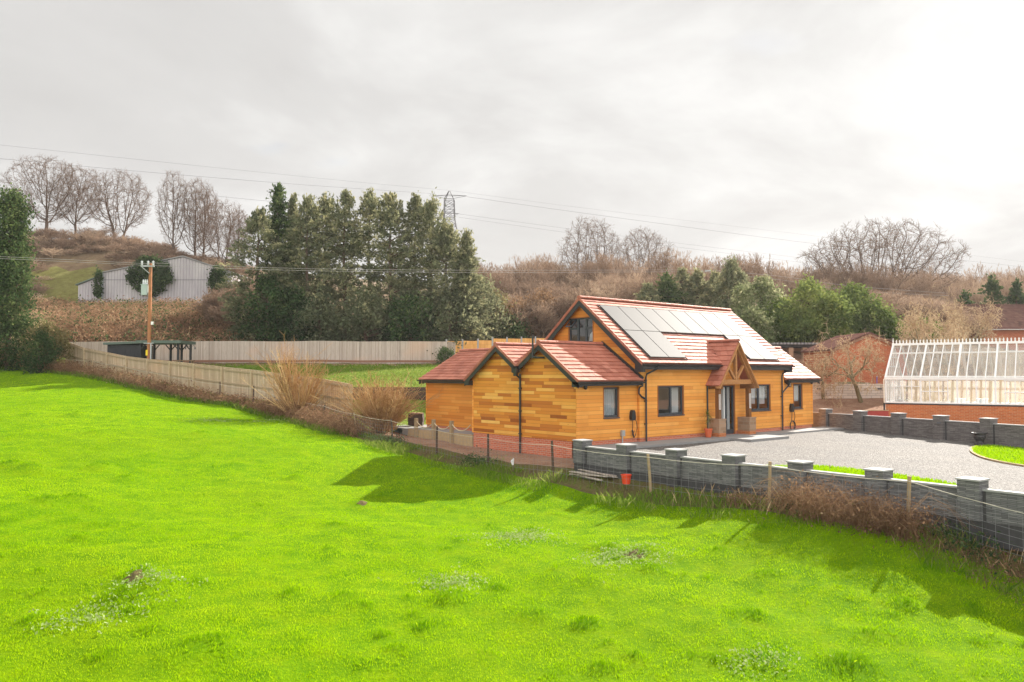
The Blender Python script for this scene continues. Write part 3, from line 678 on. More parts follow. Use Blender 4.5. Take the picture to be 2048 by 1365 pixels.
mb = MB(); mb.add([(.16, 2.60, 4.06), (.16, 2.93, 4.06), (.16, 2.86, 4.36), (.16, 2.60, 4.56)], [[0, 1, 2, 3]]); hb(mb, 'curtain', 'curtain', gw)
mb = MB(); mb.add([(.7, .9, 3.2), (.7, 5.3, 3.2), (.7, 5.3, 3.6), (.7, 3.115, 5.4), (.7, .9, 3.6)], [[0, 1, 2, 3, 4]]); hb(mb, 'interior_screen', 'interior_dark')

# roofs ---------------------------------------------------------------
def skip_porch(c):
    if c[1] > 1.02: return False
    return abs(c[0]-PX) < max(0.0, (4.06-c[2])/1.367)
NF, NB = (0, -.8, 1), (0, .8, 1)
x0, x1 = -.25, 10.44
mb = tile_rows(lambda t: (lerp((x0, -.37, 3.105), (x0, 3.115, 5.89), t), lerp((x1, -.37, 3.105), (x1, 3.115, 5.89), t)), 18, .31, NF, skip=skip_porch)
tile_rows(lambda t: (lerp((x0, 6.60, 3.105), (x0, 3.115, 5.89), t), lerp((x1, 6.60, 3.105), (x1, 3.115, 5.89), t)), 18, .31, NB, mb=mb)
ridge_tiles(mb, (x0, 3.115, 5.92), (x1, 3.115, 5.92))
def fr(x, y): return (x, y, 3.12+.8*(y+.35))
for a, b, y in ((x0+.01, 4.80, -.36), (6.44, x1-.01, -.36), (4.80, 6.44, .98)): slab(mb, [fr(a, y), fr(b, y), fr(b, 3.115), fr(a, 3.115)], NF, .07)
slab(mb, [(x0+.01, 6.59, 3.112), (x1-.01, 6.59, 3.112), (x1-.01, 3.115, 5.89), (x0+.01, 3.115, 5.89)], NB, .07)
roof = hb(mb, 'roof', 'tile_red', label='main roof of red tiles in long straight courses')
mb = MB()
for x in (x0, x1):                                                     # verge tiles: a red capping down the rakes
    sg = -1 if x < 0 else 1
    for y in (-.37, 6.60):
        mb = MB()
        a = np.array((x, y, 3.12)); b = np.array((x, 3.115, 5.905)); k = 18
        for i in range(k):
            p = a+(b-a)*i/k; q = a+(b-a)*((i+1)/k-.004); lift = np.array((0, 0, .03))
            mb.add([p+(sg*.012, 0, -.10), p+(sg*.012, 0, .035), q+(sg*.012, 0, .02), q+(sg*.012, 0, -.10), p+(-sg*.06, 0, .035), q+(-sg*.06, 0, .02)], [[0, 1, 2, 3], [1, 4, 5, 2]], float(np.clip(rng.normal(.4, .2), 0, 1)))
        hb(mb, 'verge_tiles', 'tile_red', roof)

def ring_prism(mb, pts, depth, d):
    mb.prism(list(pts)+[(p[0], p[1], p[2]-depth) for p in pts[::-1]], d)
for x in (-.235, 10.40):
    mb = MB(); ring_prism(mb, [(x, -.34, 3.02), (x, 3.115, 5.795), (x, 6.57, 3.02)], .24, (.03, 0, 0)); hb(mb, 'bargeboard', 'black_trim')
def boxpart(name, *b, mat='black_trim'):
    mb = MB(); mb.box(*b); return hb(mb, name, mat)
for b in ((-.234, -.02, -.33, .02, 2.76, 3.06), (10.2, 10.43, -.33, .02, 2.76, 3.06), (-.234, -.02, 6.22, 6.55, 2.76, 3.06)): boxpart('box_end', *b)
for a, b in ((-.2, 4.84), (6.40, 10.40)): mb = MB(); mb.prism([(a, -.345, 2.86), (a, 0, 2.86), (a, 0, 2.88), (a, -.315, 2.88), (a, -.315, 3.075), (a, -.345, 3.075)], (b-a, 0, 0)); hb(mb, 'fascia', 'black_trim')
boxpart('fascia', -.2, 10.4, 6.545, 6.575, 2.9, 3.075)
mb = MB(); gutter(mb, (-.26, -.41, 3.06), (4.87, -.41, 3.06)); hb(mb, 'gutter', 'black_trim')
mb = MB(); gutter(mb, (6.38, -.41, 3.06), (10.46, -.41, 3.06)); hb(mb, 'gutter', 'black_trim')
# left extension: two parallel gabled roofs meeting in a valley
NG, NG2 = (0, -.67, 1), (0, .67, 1)
xe, xi = -3.56, -.005
mb = tile_rows(lambda t: (lerp((xe, -.23, 2.425), (xe, 1.97, 3.89), t), lerp((xi, -.23, 2.425), (xi, 1.97, 3.89), t)), 10, .31, NG)
tile_rows(lambda t: (lerp((xe, 3.27, 3.02), (xe, 1.97, 3.89), t), lerp((xi, 3.27, 3.02), (xi, 1.97, 3.89), t)), 6, .31, NG2, mb=mb)
slab(mb, [(xe+.01, -.22, 2.43), (xi, -.22, 2.43), (xi, 1.97, 3.89), (xe+.01, 1.97, 3.89)], NG, .07); slab(mb, [(xe+.01, 3.28, 3.02), (xi, 3.28, 3.02), (xi, 1.97, 3.89), (xe+.01, 1.97, 3.89)], NG2, .07)
ridge_tiles(mb, (xe, 1.97, 3.915), (xi, 1.97, 3.915)); r1 = hb(mb, 'roof', 'tile_red', label='front roof of the double gable, half in the shade of the main gable')
mb = tile_rows(lambda t: (lerp((xe, 3.29, 3.02), (xe, 4.62, 3.89), t), lerp((xi, 3.29, 3.02), (xi, 4.62, 3.89), t)), 6, .31, NG)
tile_rows(lambda t: (lerp((xe, 6.79, 2.425), (xe, 4.62, 3.89), t), lerp((xi, 6.79, 2.425), (xi, 4.62, 3.89), t)), 10, .31, NG2, mb=mb)
slab(mb, [(xe+.01, 3.285, 3.02), (xi, 3.285, 3.02), (xi, 4.62, 3.89), (xe+.01, 4.62, 3.89)], NG, .07); slab(mb, [(xe+.01, 6.78, 2.43), (xi, 6.78, 2.43), (xi, 4.62, 3.89), (xe+.01, 4.62, 3.89)], NG2, .07)
ridge_tiles(mb, (xe, 4.62, 3.915), (xi, 4.62, 3.915)); r2 = hb(mb, 'roof', 'tile_red', label='rear roof of the double gable')
for yr, e0, z0, e1, z1, pr_ in ((1.97, -.23, 2.44, 3.25, 3.04, r1), (4.62, 3.31, 3.04, 6.79, 2.44, r2)):
    for y, z in ((e0, z0), (e1, z1)):
        mb = MB(); a = np.array((xe, y, z)); b = np.array((xe, yr, 3.905)); k = 9
        for i in range(k):
            p = a+(b-a)*i/k; q = a+(b-a)*((i+1)/k-.006)
            mb.add([p+(-.012, 0, -.085), p+(-.012, 0, .035), q+(-.012, 0, .02), q+(-.012, 0, -.085), p+(.06, 0, .035), q+(.06, 0, .02)], [[0, 1, 2, 3], [1, 4, 5, 2]], float(np.clip(rng.normal(.4, .2), 0, 1)))
        hb(mb, 'verge_tiles', 'tile_red', pr_)
x = -3.545
for pts in ([(x, -.20, 2.36), (x, 1.97, 3.805), (x, 3.28, 2.93)], [(x+.001, 3.30, 2.93), (x+.001, 4.62, 3.805), (x+.001, 6.76, 2.36)]): mb = MB(); ring_prism(mb, pts, .20, (.03, 0, 0)); hb(mb, 'bargeboard', 'black_trim')
boxpart('box_end', x, -3.31, -.20, .14, 2.20, 2.40); boxpart('box_end', x, -3.31, 6.44, 6.76, 2.20, 2.40)
mb = MB(); mb.prism([(-3.31, -.205, 2.24), (-3.31, .1, 2.24), (-3.31, .1, 2.255), (-3.31, -.175, 2.255), (-3.31, -.175, 2.40), (-3.31, -.205, 2.40)], (3.3, 0, 0)); hb(mb, 'fascia', 'black_trim'); boxpart('fascia', -3.31, -.01, 6.735, 6.765, 2.24, 2.40)
mb = MB(); gutter(mb, (-3.58, -.265, 2.385), (.02, -.265, 2.385)); hb(mb, 'gutter', 'black_trim')
mb = MB(); gutter(mb, (-3.68, 3.28, 2.99), (-3.3, 3.28, 2.99), .09); mb.box(-3.68, -3.50, 3.13, 3.43, 2.74, 2.93); mb.prism([(-3.66, 3.16, 2.74), (-3.52, 3.16, 2.74), (-3.52, 3.40, 2.74), (-3.66, 3.40, 2.74)], (0, 0, -.02)); mb.box(-3.64, -3.53, 3.2, 3.36, 2.60, 2.74)
hp = hb(mb, 'rain_hopper', 'black_trim')
mb = MB(); mb.tube([(-3.36, 3.28, 2.68), (-3.36, 3.28, -.45)], .04, 8); mb.tube([(-3.57, 3.28, 2.66), (-3.36, 3.28, 2.5)], .04, 8)
for z in (.3, 1.2, 2.1): mb.box(-3.41, -3.3, 3.22, 3.34, z, z+.035)
hb(mb, 'downpipe', 'black_trim')
mb = MB(); mb.tube([(-3.64, 2.19, 3.30), (-3.64, 2.19, 4.16)], .038, 8); mb.tube([(-3.64, 2.19, 3.33), (-3.62, 1.95, 3.31), (-3.34, 1.86, 3.31)], .042, 8); mb.tube([(-3.64, 2.19, 3.30), (-3.64, 2.19, 3.40)], .055, 8); hb(mb, 'vent_pipe', 'black_trim')
mb = MB(); mb.beam((-.05, -.23, 2.51), (-.05, 1.99, 3.99), .06, .10); hb(mb, 'abutment_flashing', 'black_trim')
# rear wing roof
NWx = (-.56, 0, 1)
mb = tile_rows(lambda t: (lerp((-2.12, 12.56, 2.42), (.45, 12.56, 3.86), t), lerp((-2.12, 5.6, 2.42), (.45, 5.6, 3.86), t)), 11, .31, NWx, th=.034, skip=lambda c: c[2] < 3.89-.674*(c[1]-4.62)-.03)
tile_rows(lambda t: (lerp((3.02, 12.56, 2.42), (.45, 12.56, 3.86), t), lerp((3.02, 6.3, 2.42), (.45, 6.3, 3.86), t)), 11, .31, (.56, 0, 1), mb=mb)
slab(mb, [(-2.11, 12.55, 2.43), (.45, 12.55, 3.86), (.45, 6.7, 3.86), (-2.11, 6.7, 2.43)], NWx, .07); slab(mb, [(3.01, 12.55, 2.43), (.45, 12.55, 3.86), (.45, 6.3, 3.86), (3.01, 6.3, 2.43)], (.56, 0, 1), .07)
ridge_tiles(mb, (.45, 12.56, 3.885), (.45, 6.2, 3.885)); hb(mb, 'roof', 'tile_red', label='rear wing roof of red tiles in deep shadowed courses')
mb = MB(); ring_prism(mb, [(-2.10, 12.54, 2.36), (.45, 12.54, 3.78), (3.0, 12.54, 2.36)], .2, (0, -.03, 0)); hb(mb, 'bargeboard', 'black_trim'); mb = MB(); mb.prism([(-2.095, 6.75, 2.24), (-1.80, 6.75, 2.24), (-1.80, 6.75, 2.26), (-2.065, 6.75, 2.26), (-2.065, 6.75, 2.40), (-2.095, 6.75, 2.40)], (0, 5.75, 0)); hb(mb, 'fascia', 'black_trim'); boxpart('box_end', -2.094, -1.80, 12.505, 12.53, 2.2, 2.39)
mb = MB(); gutter(mb, (-2.155, 12.57, 2.385), (-2.155, 6.8, 2.385)); hb(mb, 'gutter', 'black_trim')
# right extension roof
mb = tile_rows(lambda t: (lerp((10.2, -.13, 2.45), (10.2, 2.11, 4.01), t), lerp((13.30, -.13, 2.45), (13.30, 2.11, 4.01), t)), 10, .31, (0, -.696, 1))
tile_rows(lambda t: (lerp((10.2, 4.35, 2.45), (10.2, 2.11, 4.01), t), lerp((13.30, 4.35, 2.45), (13.30, 2.11, 4.01), t)), 10, .31, (0, .696, 1), mb=mb)
slab(mb, [(10.2, -.12, 2.455), (13.29, -.12, 2.455), (13.29, 2.11, 4.01), (10.2, 2.11, 4.01)], (0, -.696, 1), .07); slab(mb, [(10.2, 4.34, 2.455), (13.29, 4.34, 2.455), (13.29, 2.11, 4.01), (10.2, 2.11, 4.01)], (0, .696, 1), .07)
ridge_tiles(mb, (10.4, 2.11, 4.035), (13.31, 2.11, 4.035)); hb(mb, 'roof', 'tile_red', label='right extension roof')
mb = MB(); ring_prism(mb, [(13.26, -.1, 2.38), (13.26, 2.11, 3.92), (13.26, 4.32, 2.38)], .2, (.025, 0, 0)); hb(mb, 'bargeboard', 'black_trim'); mb = MB(); mb.prism([(10.45, -.105, 2.26), (10.45, .19, 2.26), (10.45, .19, 2.275), (10.45, -.075, 2.275), (10.45, -.075, 2.42), (10.45, -.105, 2.42)], (2.8, 0, 0)); hb(mb, 'fascia', 'black_trim'); mb = MB(); ring_prism(mb, [(10.47, -.1, 2.42), (10.47, .9, 3.12)], .3, (.02, 0, 0)); hb(mb, 'bargeboard', 'black_trim')
mb = MB(); gutter(mb, (10.45, -.165, 2.40), (13.33, -.165, 2.40)); hb(mb, 'gutter', 'black_trim')
# downpipes
def pipe(pts, name='downpipe', clips=()):
    mb = MB(); mb.tube(pts, .036, 8)
    for x, y, z in clips: mb.box(x-.06, x+.06, y-.03, y+.05, z, z+.035)
    return hb(mb, name, 'black_trim')
pipe([(.62, -.40, 3.0), (.60, -.38, 2.88), (.34, -.09, 2.68), (.31, -.07, 2.55), (.31, -.07, .03)], clips=[(.31, -.05, .7), (.31, -.05, 1.6), (.31, -.05, 2.4)])
pipe([(-.10, -.26, 2.34), (-.10, -.25, 2.22), (-.10, -.12, 2.18), (-.10, -.07, 2.1), (-.10, -.06, 1.92), (.05, -.06, 1.80), (.27, -.07, 1.70)])
pipe([(9.98+.3, -.40, 3.0), (10.26, -.38, 2.9), (10.0, -.09, 2.7), (9.97, -.07, 2.55), (9.97, -.07, .02)], clips=[(9.97, -.05, .7), (9.97, -.05, 1.6)])
pipe([(10.55, -.165, 2.34), (10.5, -.05, 2.1), (10.2, -.03, 1.9), (10.02, -.06, 1.8)])
pipe([(4.28, -.04, 2.2), (4.28, -.05, .05)])
# solar panels on the front slope
nf = np.array((0, -.8, 1.0)); nf /= np.linalg.norm(nf); up = np.array((0, 1, .8)); up /= np.linalg.norm(up)
def spanel(i, row):
    a = .45+1.132*i; y_hi = 2.66-1.405*row; y_lo = y_hi-1.39
    o = nf*.055
    q = [np.array(fr(a+.012, y_lo))+o, np.array(fr(a+1.12, y_lo))+o, np.array(fr(a+1.12, y_hi))+o, np.array(fr(a+.012, y_hi))+o]
    mb = MB(); mb.prism(q, nf*.036); f = hb(mb, 'solar_panel', 'panel_frame')
    c = sum(q)/4; mb = MB(); mb.prism([c+(p-c)*np.array((.972, .98, .98))+nf*.0365 for p in q], nf*.002); hb(mb, 'solar_glass', 'solar_glass', f)
for i in range(8): spanel(i, 0)
for i in (0, 1, 6, 7): spanel(i, 1)
mb = MB()
for a, b in (((.40, 2.72), (9.56, 2.72)), ((2.73, 1.225), (7.23, 1.225)), ((.40, -.19), (2.75, -.19)), ((7.2, -.19), (9.56, -.19))):
    p = np.array(fr(*a))+nf*.04; q = np.array(fr(*b))+nf*.04; mb.beam(p, q, .03, .03)
for x, ya, yb in ((.41, -.19, 2.72), (9.55, -.19, 2.72), (2.755, -.19, 1.22), (7.20, -.19, 1.22)): mb.beam(np.array(fr(x, ya))+nf*.04, np.array(fr(x, yb))+nf*.04, .03, .03)
hb(mb, 'solar_flashing', 'panel_frame')
# porch
def py(z): return (z-3.12)/.8-.35 if z > 3.42 else .02
YF = -.70
def slope_pts(sg):
    def f(t):
        z = 2.19+(4.10-2.19)*t; x = PX+sg*1.40*(1-t)
        a, b = (x, YF, z), (x, max(.02, py(z)) if z < 3.42 else py(z)+.02, z)
        if 2.98 < z < 3.42: b = (x, .02, z)
        return (b, a) if sg < 0 else (a, b)
    return f
mb = MB()
for sg in (-1, 1):
    tile_rows(slope_pts(sg), 9, .30, (sg*1.37, 0, 1.0), mb=mb, th=.038)
    q = [(PX+sg*1.39, YF+.01, 2.20), (PX, YF+.01, 4.09), (PX, .85, 4.09), (PX+sg*.5, .02, 3.42), (PX+sg*1.39, .02, 2.20)]
    slab(mb, q, (sg*1.37, 0, 1.0), .06)
ridge_tiles(mb, (PX, YF, 4.13), (PX, .98, 4.13), r=.10)
pr = hb(mb, 'porch_roof', 'tile_red', label='steep little gabled porch roof')
mb = MB()
for sg in (-1, 1): mb.beam((PX+sg*1.42, YF+.03, 2.07), (PX, YF+.03, 4.0), .055, .17, (0, 1, 0)); mb.beam((PX+sg*1.36, YF+.16, 2.09), (PX, YF+.16, 3.93), .09, .13, (0, 1, 0))
hb(mb, 'porch_rafter', 'oak_beam', pr)
mb = MB(); yk = YF+.19
mb.beam((PX-1.12, yk, 2.34), (PX+1.12, yk, 2.34), .12, .20); mb.beam((PX, yk, 2.44), (PX, yk, 3.86), .12, .13, (0, 1, 0))
for sg in (-1, 1): mb.beam((PX+sg*.09, yk, 2.48), (PX+sg*.56, yk, 3.03), .10, .11, (0, 1, 0))
hb(mb, 'king_post_truss', 'oak_beam', pr)
for sg in (-1, 1): mb = MB(); mb.beam((PX+sg*1.14, YF+.05, 2.14), (PX+sg*1.14, .02, 2.14), .14, .20); hb(mb, 'porch_plate', 'oak_dark', pr)
for sg in (-1, 1):
    mb = MB(); x = PX+sg*1.10; mb.box(x-.09, x+.09, -.50, -.32, .78, 2.06); hb(mb, 'porch_post', 'oak_dark')
    mb = MB(); mb.box(x-.24, x+.24, -.62, -.012, .19, .74); mb.box(x-.26, x+.26, -.64, -.011, .74, .785); pd = hb(mb, 'pedestal', 'brick_pedestal')
    mb = MB(); mb.box(x-.239, x+.239, -.619, -.013, -.1, .19); hb(mb, 'pedestal_base', 'brick_orange', pd)
    mb = MB(); x2 = x-.03
    for a in (-.045, .037): mb.box(x2+a, x2+a+.007, -.535, -.50, 1.18, 1.82)
    for z in (1.18, 1.80): mb.box(x2-.027, x2+.03, -.535, -.501, z, z+.02)
    hb(mb, 'wall_lamp', 'white_paint')
# front door, left leaf open inwards
mb = MB(); a0, a1, z1 = DR[0], DR[1], DR[3]
mb.box(a0, a0+.06, .04, .12, .08, z1); mb.box(a1-.06, a1, .04, .12, .08, z1); mb.box(a0, a1, .041, .119, z1-.06, z1+.001); mb.box(a0+.06, a1-.06, .03, .13, .05, .085); mb.box(5.70, 5.78, .042, .118, .085, z1-.06); mb.box(5.78, a1-.06, .043, .117, .085, .25)
dr = hb(mb, 'door_frame', 'frame_grey')
mb = MB(); mb.box(5.62, 5.70, .10, .85, .09, z1-.07); hb(mb, 'door', 'white_paint', dr, label='white edge of the front door standing open')
mb = MB(); mb.add([(5.78, .08, .25), (a1-.06, .08, .25), (a1-.06, .08, z1-.06), (5.78, .08, z1-.06)], [[0, 1, 2, 3]]); hb(mb, 'pane', 'window_glass', dr)
mb = MB(); k = 12
mb.add([(5.82+.028*i, .2+.02*math.sin(i*2), z) for i in range(k+1) for z in (.12, 2.1)], [[2*i, 2*i+2, 2*i+3, 2*i+1] for i in range(k)]); hb(mb, 'curtain', 'curtain', dr)
mb = MB(); mb.box(a0-.05, a0, -.014, .13, .06, z1+.05); mb.box(a1, a1+.05, -.014, .13, .06, z1+.05); mb.box(a0, a1, -.013, .13, z1, z1+.05); hb(mb, 'reveal', 'reveal_wood', dr)

# small fittings hung on the house
def charger(x, y, z, label, loop):
    t = thing('car_charger', label, 'charger', (x, y, z), group='car chargers on the front wall')
    mb = MB(); prof = [(-.11, 0), (-.12, .1), (-.10, .27), (-.05, .36), (.05, .36), (.10, .27), (.12, .1), (.11, 0), (.06, -.04), (-.06, -.04)]
    mb.prism([(a, -.012, b) for a, b in prof], (0, -.13, 0)); mb.build('charger_body', 'black_plastic', t, world=False)
    mb = MB()
    if loop:
        mb.tube([(-.03, -.1, -.02), (-.05, -.1, -.3), (-.04, -.08, -.52)], .014, 6); mb.tube([(.09, -.1, .02), (.2, -.1, -.08), (.22, -.1, -.3), (.16, -.08, -.52)], .014, 6)
        for q in range(3): mb.tube([(.06+(.20+q*.012)*math.cos(u), -.05-.02*q, -.70+(.21+q*.01)*math.sin(u)) for u in np.linspace(0, 2*math.pi, 19)], .014, 6)
    else:
        mb.tube([(-.02, -.1, -.02), (-.04, -.1, -.3), (-.02, -.08, -.62)], .014, 6); mb.tube([(.09, -.1, .02), (.2, -.1, -.1), (.23, -.1, -.35), (.15, -.08, -.62), (.06, -.08, -.72), (-.02, -.08, -.6), (.1, -.07, -.45)], .014, 6)
        mb.tube([(-.03, -.08, -.42), (.07, -.08, -.72)], [.035, .02], 6)
    mb.build('charger_cable', 'black_plastic', t, world=False); return t
charger(-.38, .10, .92, 'black car charger with tangled cable beside the left corner window', False)
charger(11.08, .19, .90, 'black car charger with cable coiled in a ring on the right extension', True)
t = thing('meter_box', 'small grey electric box on a pipe low on the left extension wall', 'utility box', (-.94, .10, .1)); mb = MB(); mb.box(-1.02, -.86, -.02, .08, .30, .52); mb.build('box_cover', 'galv_metal', t); mb = MB(); mb.tube([(-.94, .05, .0), (-.94, .05, .3)], .025, 8); mb.build('conduit', 'galv_metal', t)
for lb, x, y, z in (('round black camera under the gutter at the left front corner', -2.95, .10, 2.17), ('small black camera under the gutter at the far right corner', 12.9, .19, 2.25)):
    t = thing('security_camera', lb, 'camera', (x, y, z)); mb = MB(); mb.lathe([(.03, .07), (.07, .06), (.075, 0), (.05, -.05), (.01, -.07)], (0, -.08, 0), 10); mb.build('camera_dome', 'black_plastic', t, world=False); mb = MB(); mb.box(-.03, .03, -.06, -.005, .0, .05); mb.build('bracket', 'black_plastic', t, world=False)
t = thing('wall_lantern', 'black box lantern on the wall beside the right downpipe', 'lamp', (10.86, .19, 2.2)); mb = MB(); mb.box(-.08, .08, -.2, -.012, .12, .15); mb.box(-.06, .06, -.17, -.03, -.14, -.11)
for a in (-.055, .045):
    for b in (-.165, -.045): mb.box(a, a+.012, b, b+.012, -.11, .12)
mb.build('lantern_frame', 'black_trim', t, world=False); mb = MB(); mb.box(-.035, .035, -.14, -.06, -.10, .10); mb.build('lantern_glass', 'ceramic', t, world=False)

# pot plant by the porch
def rotz(p, a): return (p[0]*math.cos(a)-p[1]*math.sin(a), p[0]*math.sin(a)+p[1]*math.cos(a), p[2])
t = thing('potted_plant', 'spiky palm like plant in an orange pot beside the left porch pedestal', 'plant', (3.86, -.38, .04))
mb = MB(); mb.lathe([(.11, 0), (.16, .30), (.175, .30), (.175, .36), (.15, .36), (.14, .31)], (0, 0, 0), 14); mb.build('pot', 'terracotta', t, world=False)
mb = MB(); mb.tube([(0, 0, .3), (.02, 0, .6), (-.01, .02, .95)], .022, 6); mb.tube([(.03, .03, .3), (.07, .05, .55), (.08, .03, .7)], .018, 6); mb.build('stem', 'moss_bark', t, world=False)
mb = MB()
for cx, cy, cz, nn in ((-.01, .02, .95, 42), (.08, .03, .7, 24)):
    for i in range(nn):
        a = rng.uniform(0, 6.28); el = rng.uniform(-.5, 1.4); L = rng.uniform(.28, .42); w = .018; pts = []
        for u in (0, .5, 1.0):
            r = L*u*math.cos(el); pts.append((r, w*(1-u*.9), cz-.0+L*u*math.sin(el)-.22*u*u*L/.35*.6))
        vs = []
        for (r, ww, z) in pts: vs += [rotz((r, -ww, z), a), rotz((r, ww, z), a)]
        mb.add([(x+cx, y+cy, z) for x, y, z in vs], [[0, 1, 3, 2], [2, 3, 5, 4]], rng.uniform(.1, .9))
mb.build('leaves', 'leaf_laurel', t, world=False)

# ------------------------------------------------------------------ drive, paths, lawns
def zd(y): return -.015+min(0.0, y)*.023
def sheet(name, poly, zoff, mat, n=1, zf=None):
    zf = zf or (lambda x, y: zd(y))
    mb = MB(); mb.add([(x, y, zf(x, y)+zoff) for x, y in poly], [list(range(len(poly)))]); o = mb.build(name, mat); o['kind'] = 'structure'; return o
mb = MB(); ys = [0.1, -2.2, -2.4, -4, -6, -8, -10, -12, -15, -20, -26]
for a, b in zip(ys[:-1], ys[1:]):
    la, lb, ra, rb = [(-3.4+.9*min(0, y+.2) if y > -2.3 else -5.42+.05*(y+2.37), y, zd(y)) for y in (a, b)]+[(14.1+.243*y, y, zd(y)) for y in (a, b)]
    mb.add([la, lb, rb, ra], [[0, 1, 2, 3]])
o = mb.build('gravel_driveway', 'gravel'); o['kind'] = 'structure'
mb = MB(); mb.box(-3.2, 4.2, -1.25, .12, -.4, .032); mb.box(7.0, 14.4, -1.0, .2, -.4, .032); mb.box(4.2, 7.0, -2.2, .02, -.4, .040); o = mb.build('paving_path', 'concrete'); o['kind'] = 'structure'
def curve(pts, k=6):
    p = np.array(pts, float); out = []
    n = len(p)
    for i in range(n-1):
        a, b, c, d = p[max(i-1, 0)], p[i], p[i+1], p[min(i+2, n-1)]
        for j in range(k):
            t = j/k; out.append(.5*((2*b)+(c-a)*t+(2*a-5*b+4*c-d)*t*t+(3*b-a-3*c+d)*t**3))
    out.append(p[-1]); return out
def blades(name, X, Y, Z, h, w, tone, mat, lean=.35, kind='stuff', parent=None, az=None):
    """one grass blade (a thin bent triangle pair) per point"""
    n = len(X); az = rng.uniform(0, 2*math.pi, n) if az is None else az
    la = rng.uniform(0, 2*math.pi, n); ln = np.abs(rng.normal(0, lean, n))*h
    dx, dy = np.cos(az)*w/2, np.sin(az)*w/2; tx, ty = np.cos(la)*ln, np.sin(la)*ln
    V = np.empty((n, 4, 3))
    V[:, 0] = np.stack([X-dx, Y-dy, Z-.02], 1); V[:, 1] = np.stack([X+dx, Y+dy, Z-.02], 1)
    V[:, 2] = np.stack([X+tx*.4+dx*.8, Y+ty*.4+dy*.8, Z+h*.55], 1); V[:, 3] = np.stack([X+tx, Y+ty, Z+h*.95], 1)
    F = (np.arange(n)[:, None]*4+np.array([0, 1, 2, 3])[None]).astype(np.int32)
    o = np_obj(name, V.reshape(-1, 3), F, mat, parent, True, np.repeat(np.clip(tone, 0, 1), 4))
    if kind: o['kind'] = kind
    return o
def lawn(name, edge, label_kerb):
    pts = curve(edge+[edge[0]])[:-1]
    mb = MB(); mb.add([(x, y, zd(y)+.03) for x, y in pts], [list(range(len(pts)))]); o = mb.build(name, 'field_grass'); o['kind'] = 'structure'
    P = np.array(pts); lo, hi = P.min(0), P.max(0); q = rng.uniform(lo, hi, (26000, 2)); x, y = q.T; ins = np.zeros(len(q), bool)
    for i in range(len(P)):
        (x1, y1), (x2, y2) = P[i], P[i-1]; c = ((y1 > y) != (y2 > y)) & (x < (x2-x1)*(y-y1)/(y2-y1+1e-12)+x1); ins ^= c
    q = q[ins]
    return pts, q
e1, q1 = lawn('lawn_strip', [(-5.5, -7.0), (-2.6, -6.9), (-.7, -7.9), (-.45, -9.2), (-.6, -10.6), (-1.1, -12.2), (-2.2, -14), (-5.9, -15.5)], '')
e2, q2 = lawn('lawn_bed', [(9.8, -8.35), (8.0, -9.05), (6.2, -10.2), (5.2, -11.6), (4.9, -13.2), (6, -16), (9.5, -17), (10.2, -13), (11.4, -8.9), (10.9, -8.3)], '')
q = np.vstack([q1, q2]); tz = np.array([zd(v) for v in q[:, 1]])+.03
blades('grass', q[:, 0], q[:, 1], tz, rng.uniform(.04, .09, len(q)), .03, rng.normal(.5, .18, len(q)), 'grass_blade')
mb = MB()
for i in range(len(e2)):
    a, b = e2[i], e2[(i+1) % len(e2)]
    if a[0] > 11.0 and b[0] > 11.0: continue
    d = np.array(b)-np.array(a); c = (np.array(a)+np.array(b))/2; mb.obox(c, d, np.linalg.norm(d)/2*.98, .055, zd(c[1])-.1, zd(c[1])+.055)
o = tag(mb.build('lawn_edging', 'sleeper_pale'), 'pale block edging curving round the lawn bed before the far wall', 'edging')

# ------------------------------------------------------------------ walls with pillars
def pillar_wall(name, label, pts, z_cap, z_pan, z_base, hw, mat, mat2, dark=True):
    t = thing(name, label, 'wall', (*pts[0], z_base(pts[0][1])))
    d = np.array(pts[-1])-np.array(pts[0]); d /= np.linalg.norm(d)
    for i, p in enumerate(pts):
        zc = z_cap(p[1]); zb = z_base(p[1])
        mb = MB(); mb.obox(p, d, hw, hw, zb, zc-.035); q = mb.build('pillar', mat, t)
        mb = MB(); mb.obox(p, d, hw-.02, hw-.02, zb-.5, zb); mb.build('pillar_base', 'dark_stone', q)
        mb = MB(); mb.obox(p, d, hw+.025, hw+.025, zc-.035, zc); mb.build('cap', 'pale_coping', q)
        if i < len(pts)-1:
            a = np.array(p)+d*hw; b = np.array(pts[i+1])-d*hw; c = (a+b)/2; L = np.linalg.norm(b-a)/2
            zp = z_pan(c[1]); zb = z_base(c[1])
            mb = MB(); mb.obox(c, b-a, L-.002, .06, zb-.02, zp-.04); q = mb.build('wall_panel', mat, t)
            mb = MB(); mb.obox(c, b-a, L-.002, .085, zp-.04, zp); mb.build('coping', 'pale_coping', q)
            mb = MB(); mb.obox(c, b-a, L-.002, .05, zb-.5, zb-.02); mb.build('gravel_board', 'dark_stone', q)
            mb = MB(); mb.obox(a+d*.03, d, .028, .075, zb-.4, zp-.045); mb.build('slot_post', 'dark_stone', q)
    return t
npts = [(-5.48-.10*i, -2.37-1.99*i) for i in range(12)]
pillar_wall('stone_wall', 'low grey slate clad wall with capped pillars between the field and the gravel drive', npts, lambda y: .55, lambda y: .36, lambda y: -.19+.006*y, .215, 'slate_clad', None)
fpts = [(14.25-.243*(2.06*i), .15-2.06*i) for i in range(-1, 10)]
pillar_wall('stone_wall', 'dark slate clad wall with capped pillars along the far side of the gravel drive', fpts, lambda y: .92+.006*y, lambda y: .72+.006*y, lambda y: zd(y)-.02, .23, 'slate_brown', None)
fw = next(o for o in bpy.data.objects if o.get('label', '').startswith('dark slate'))
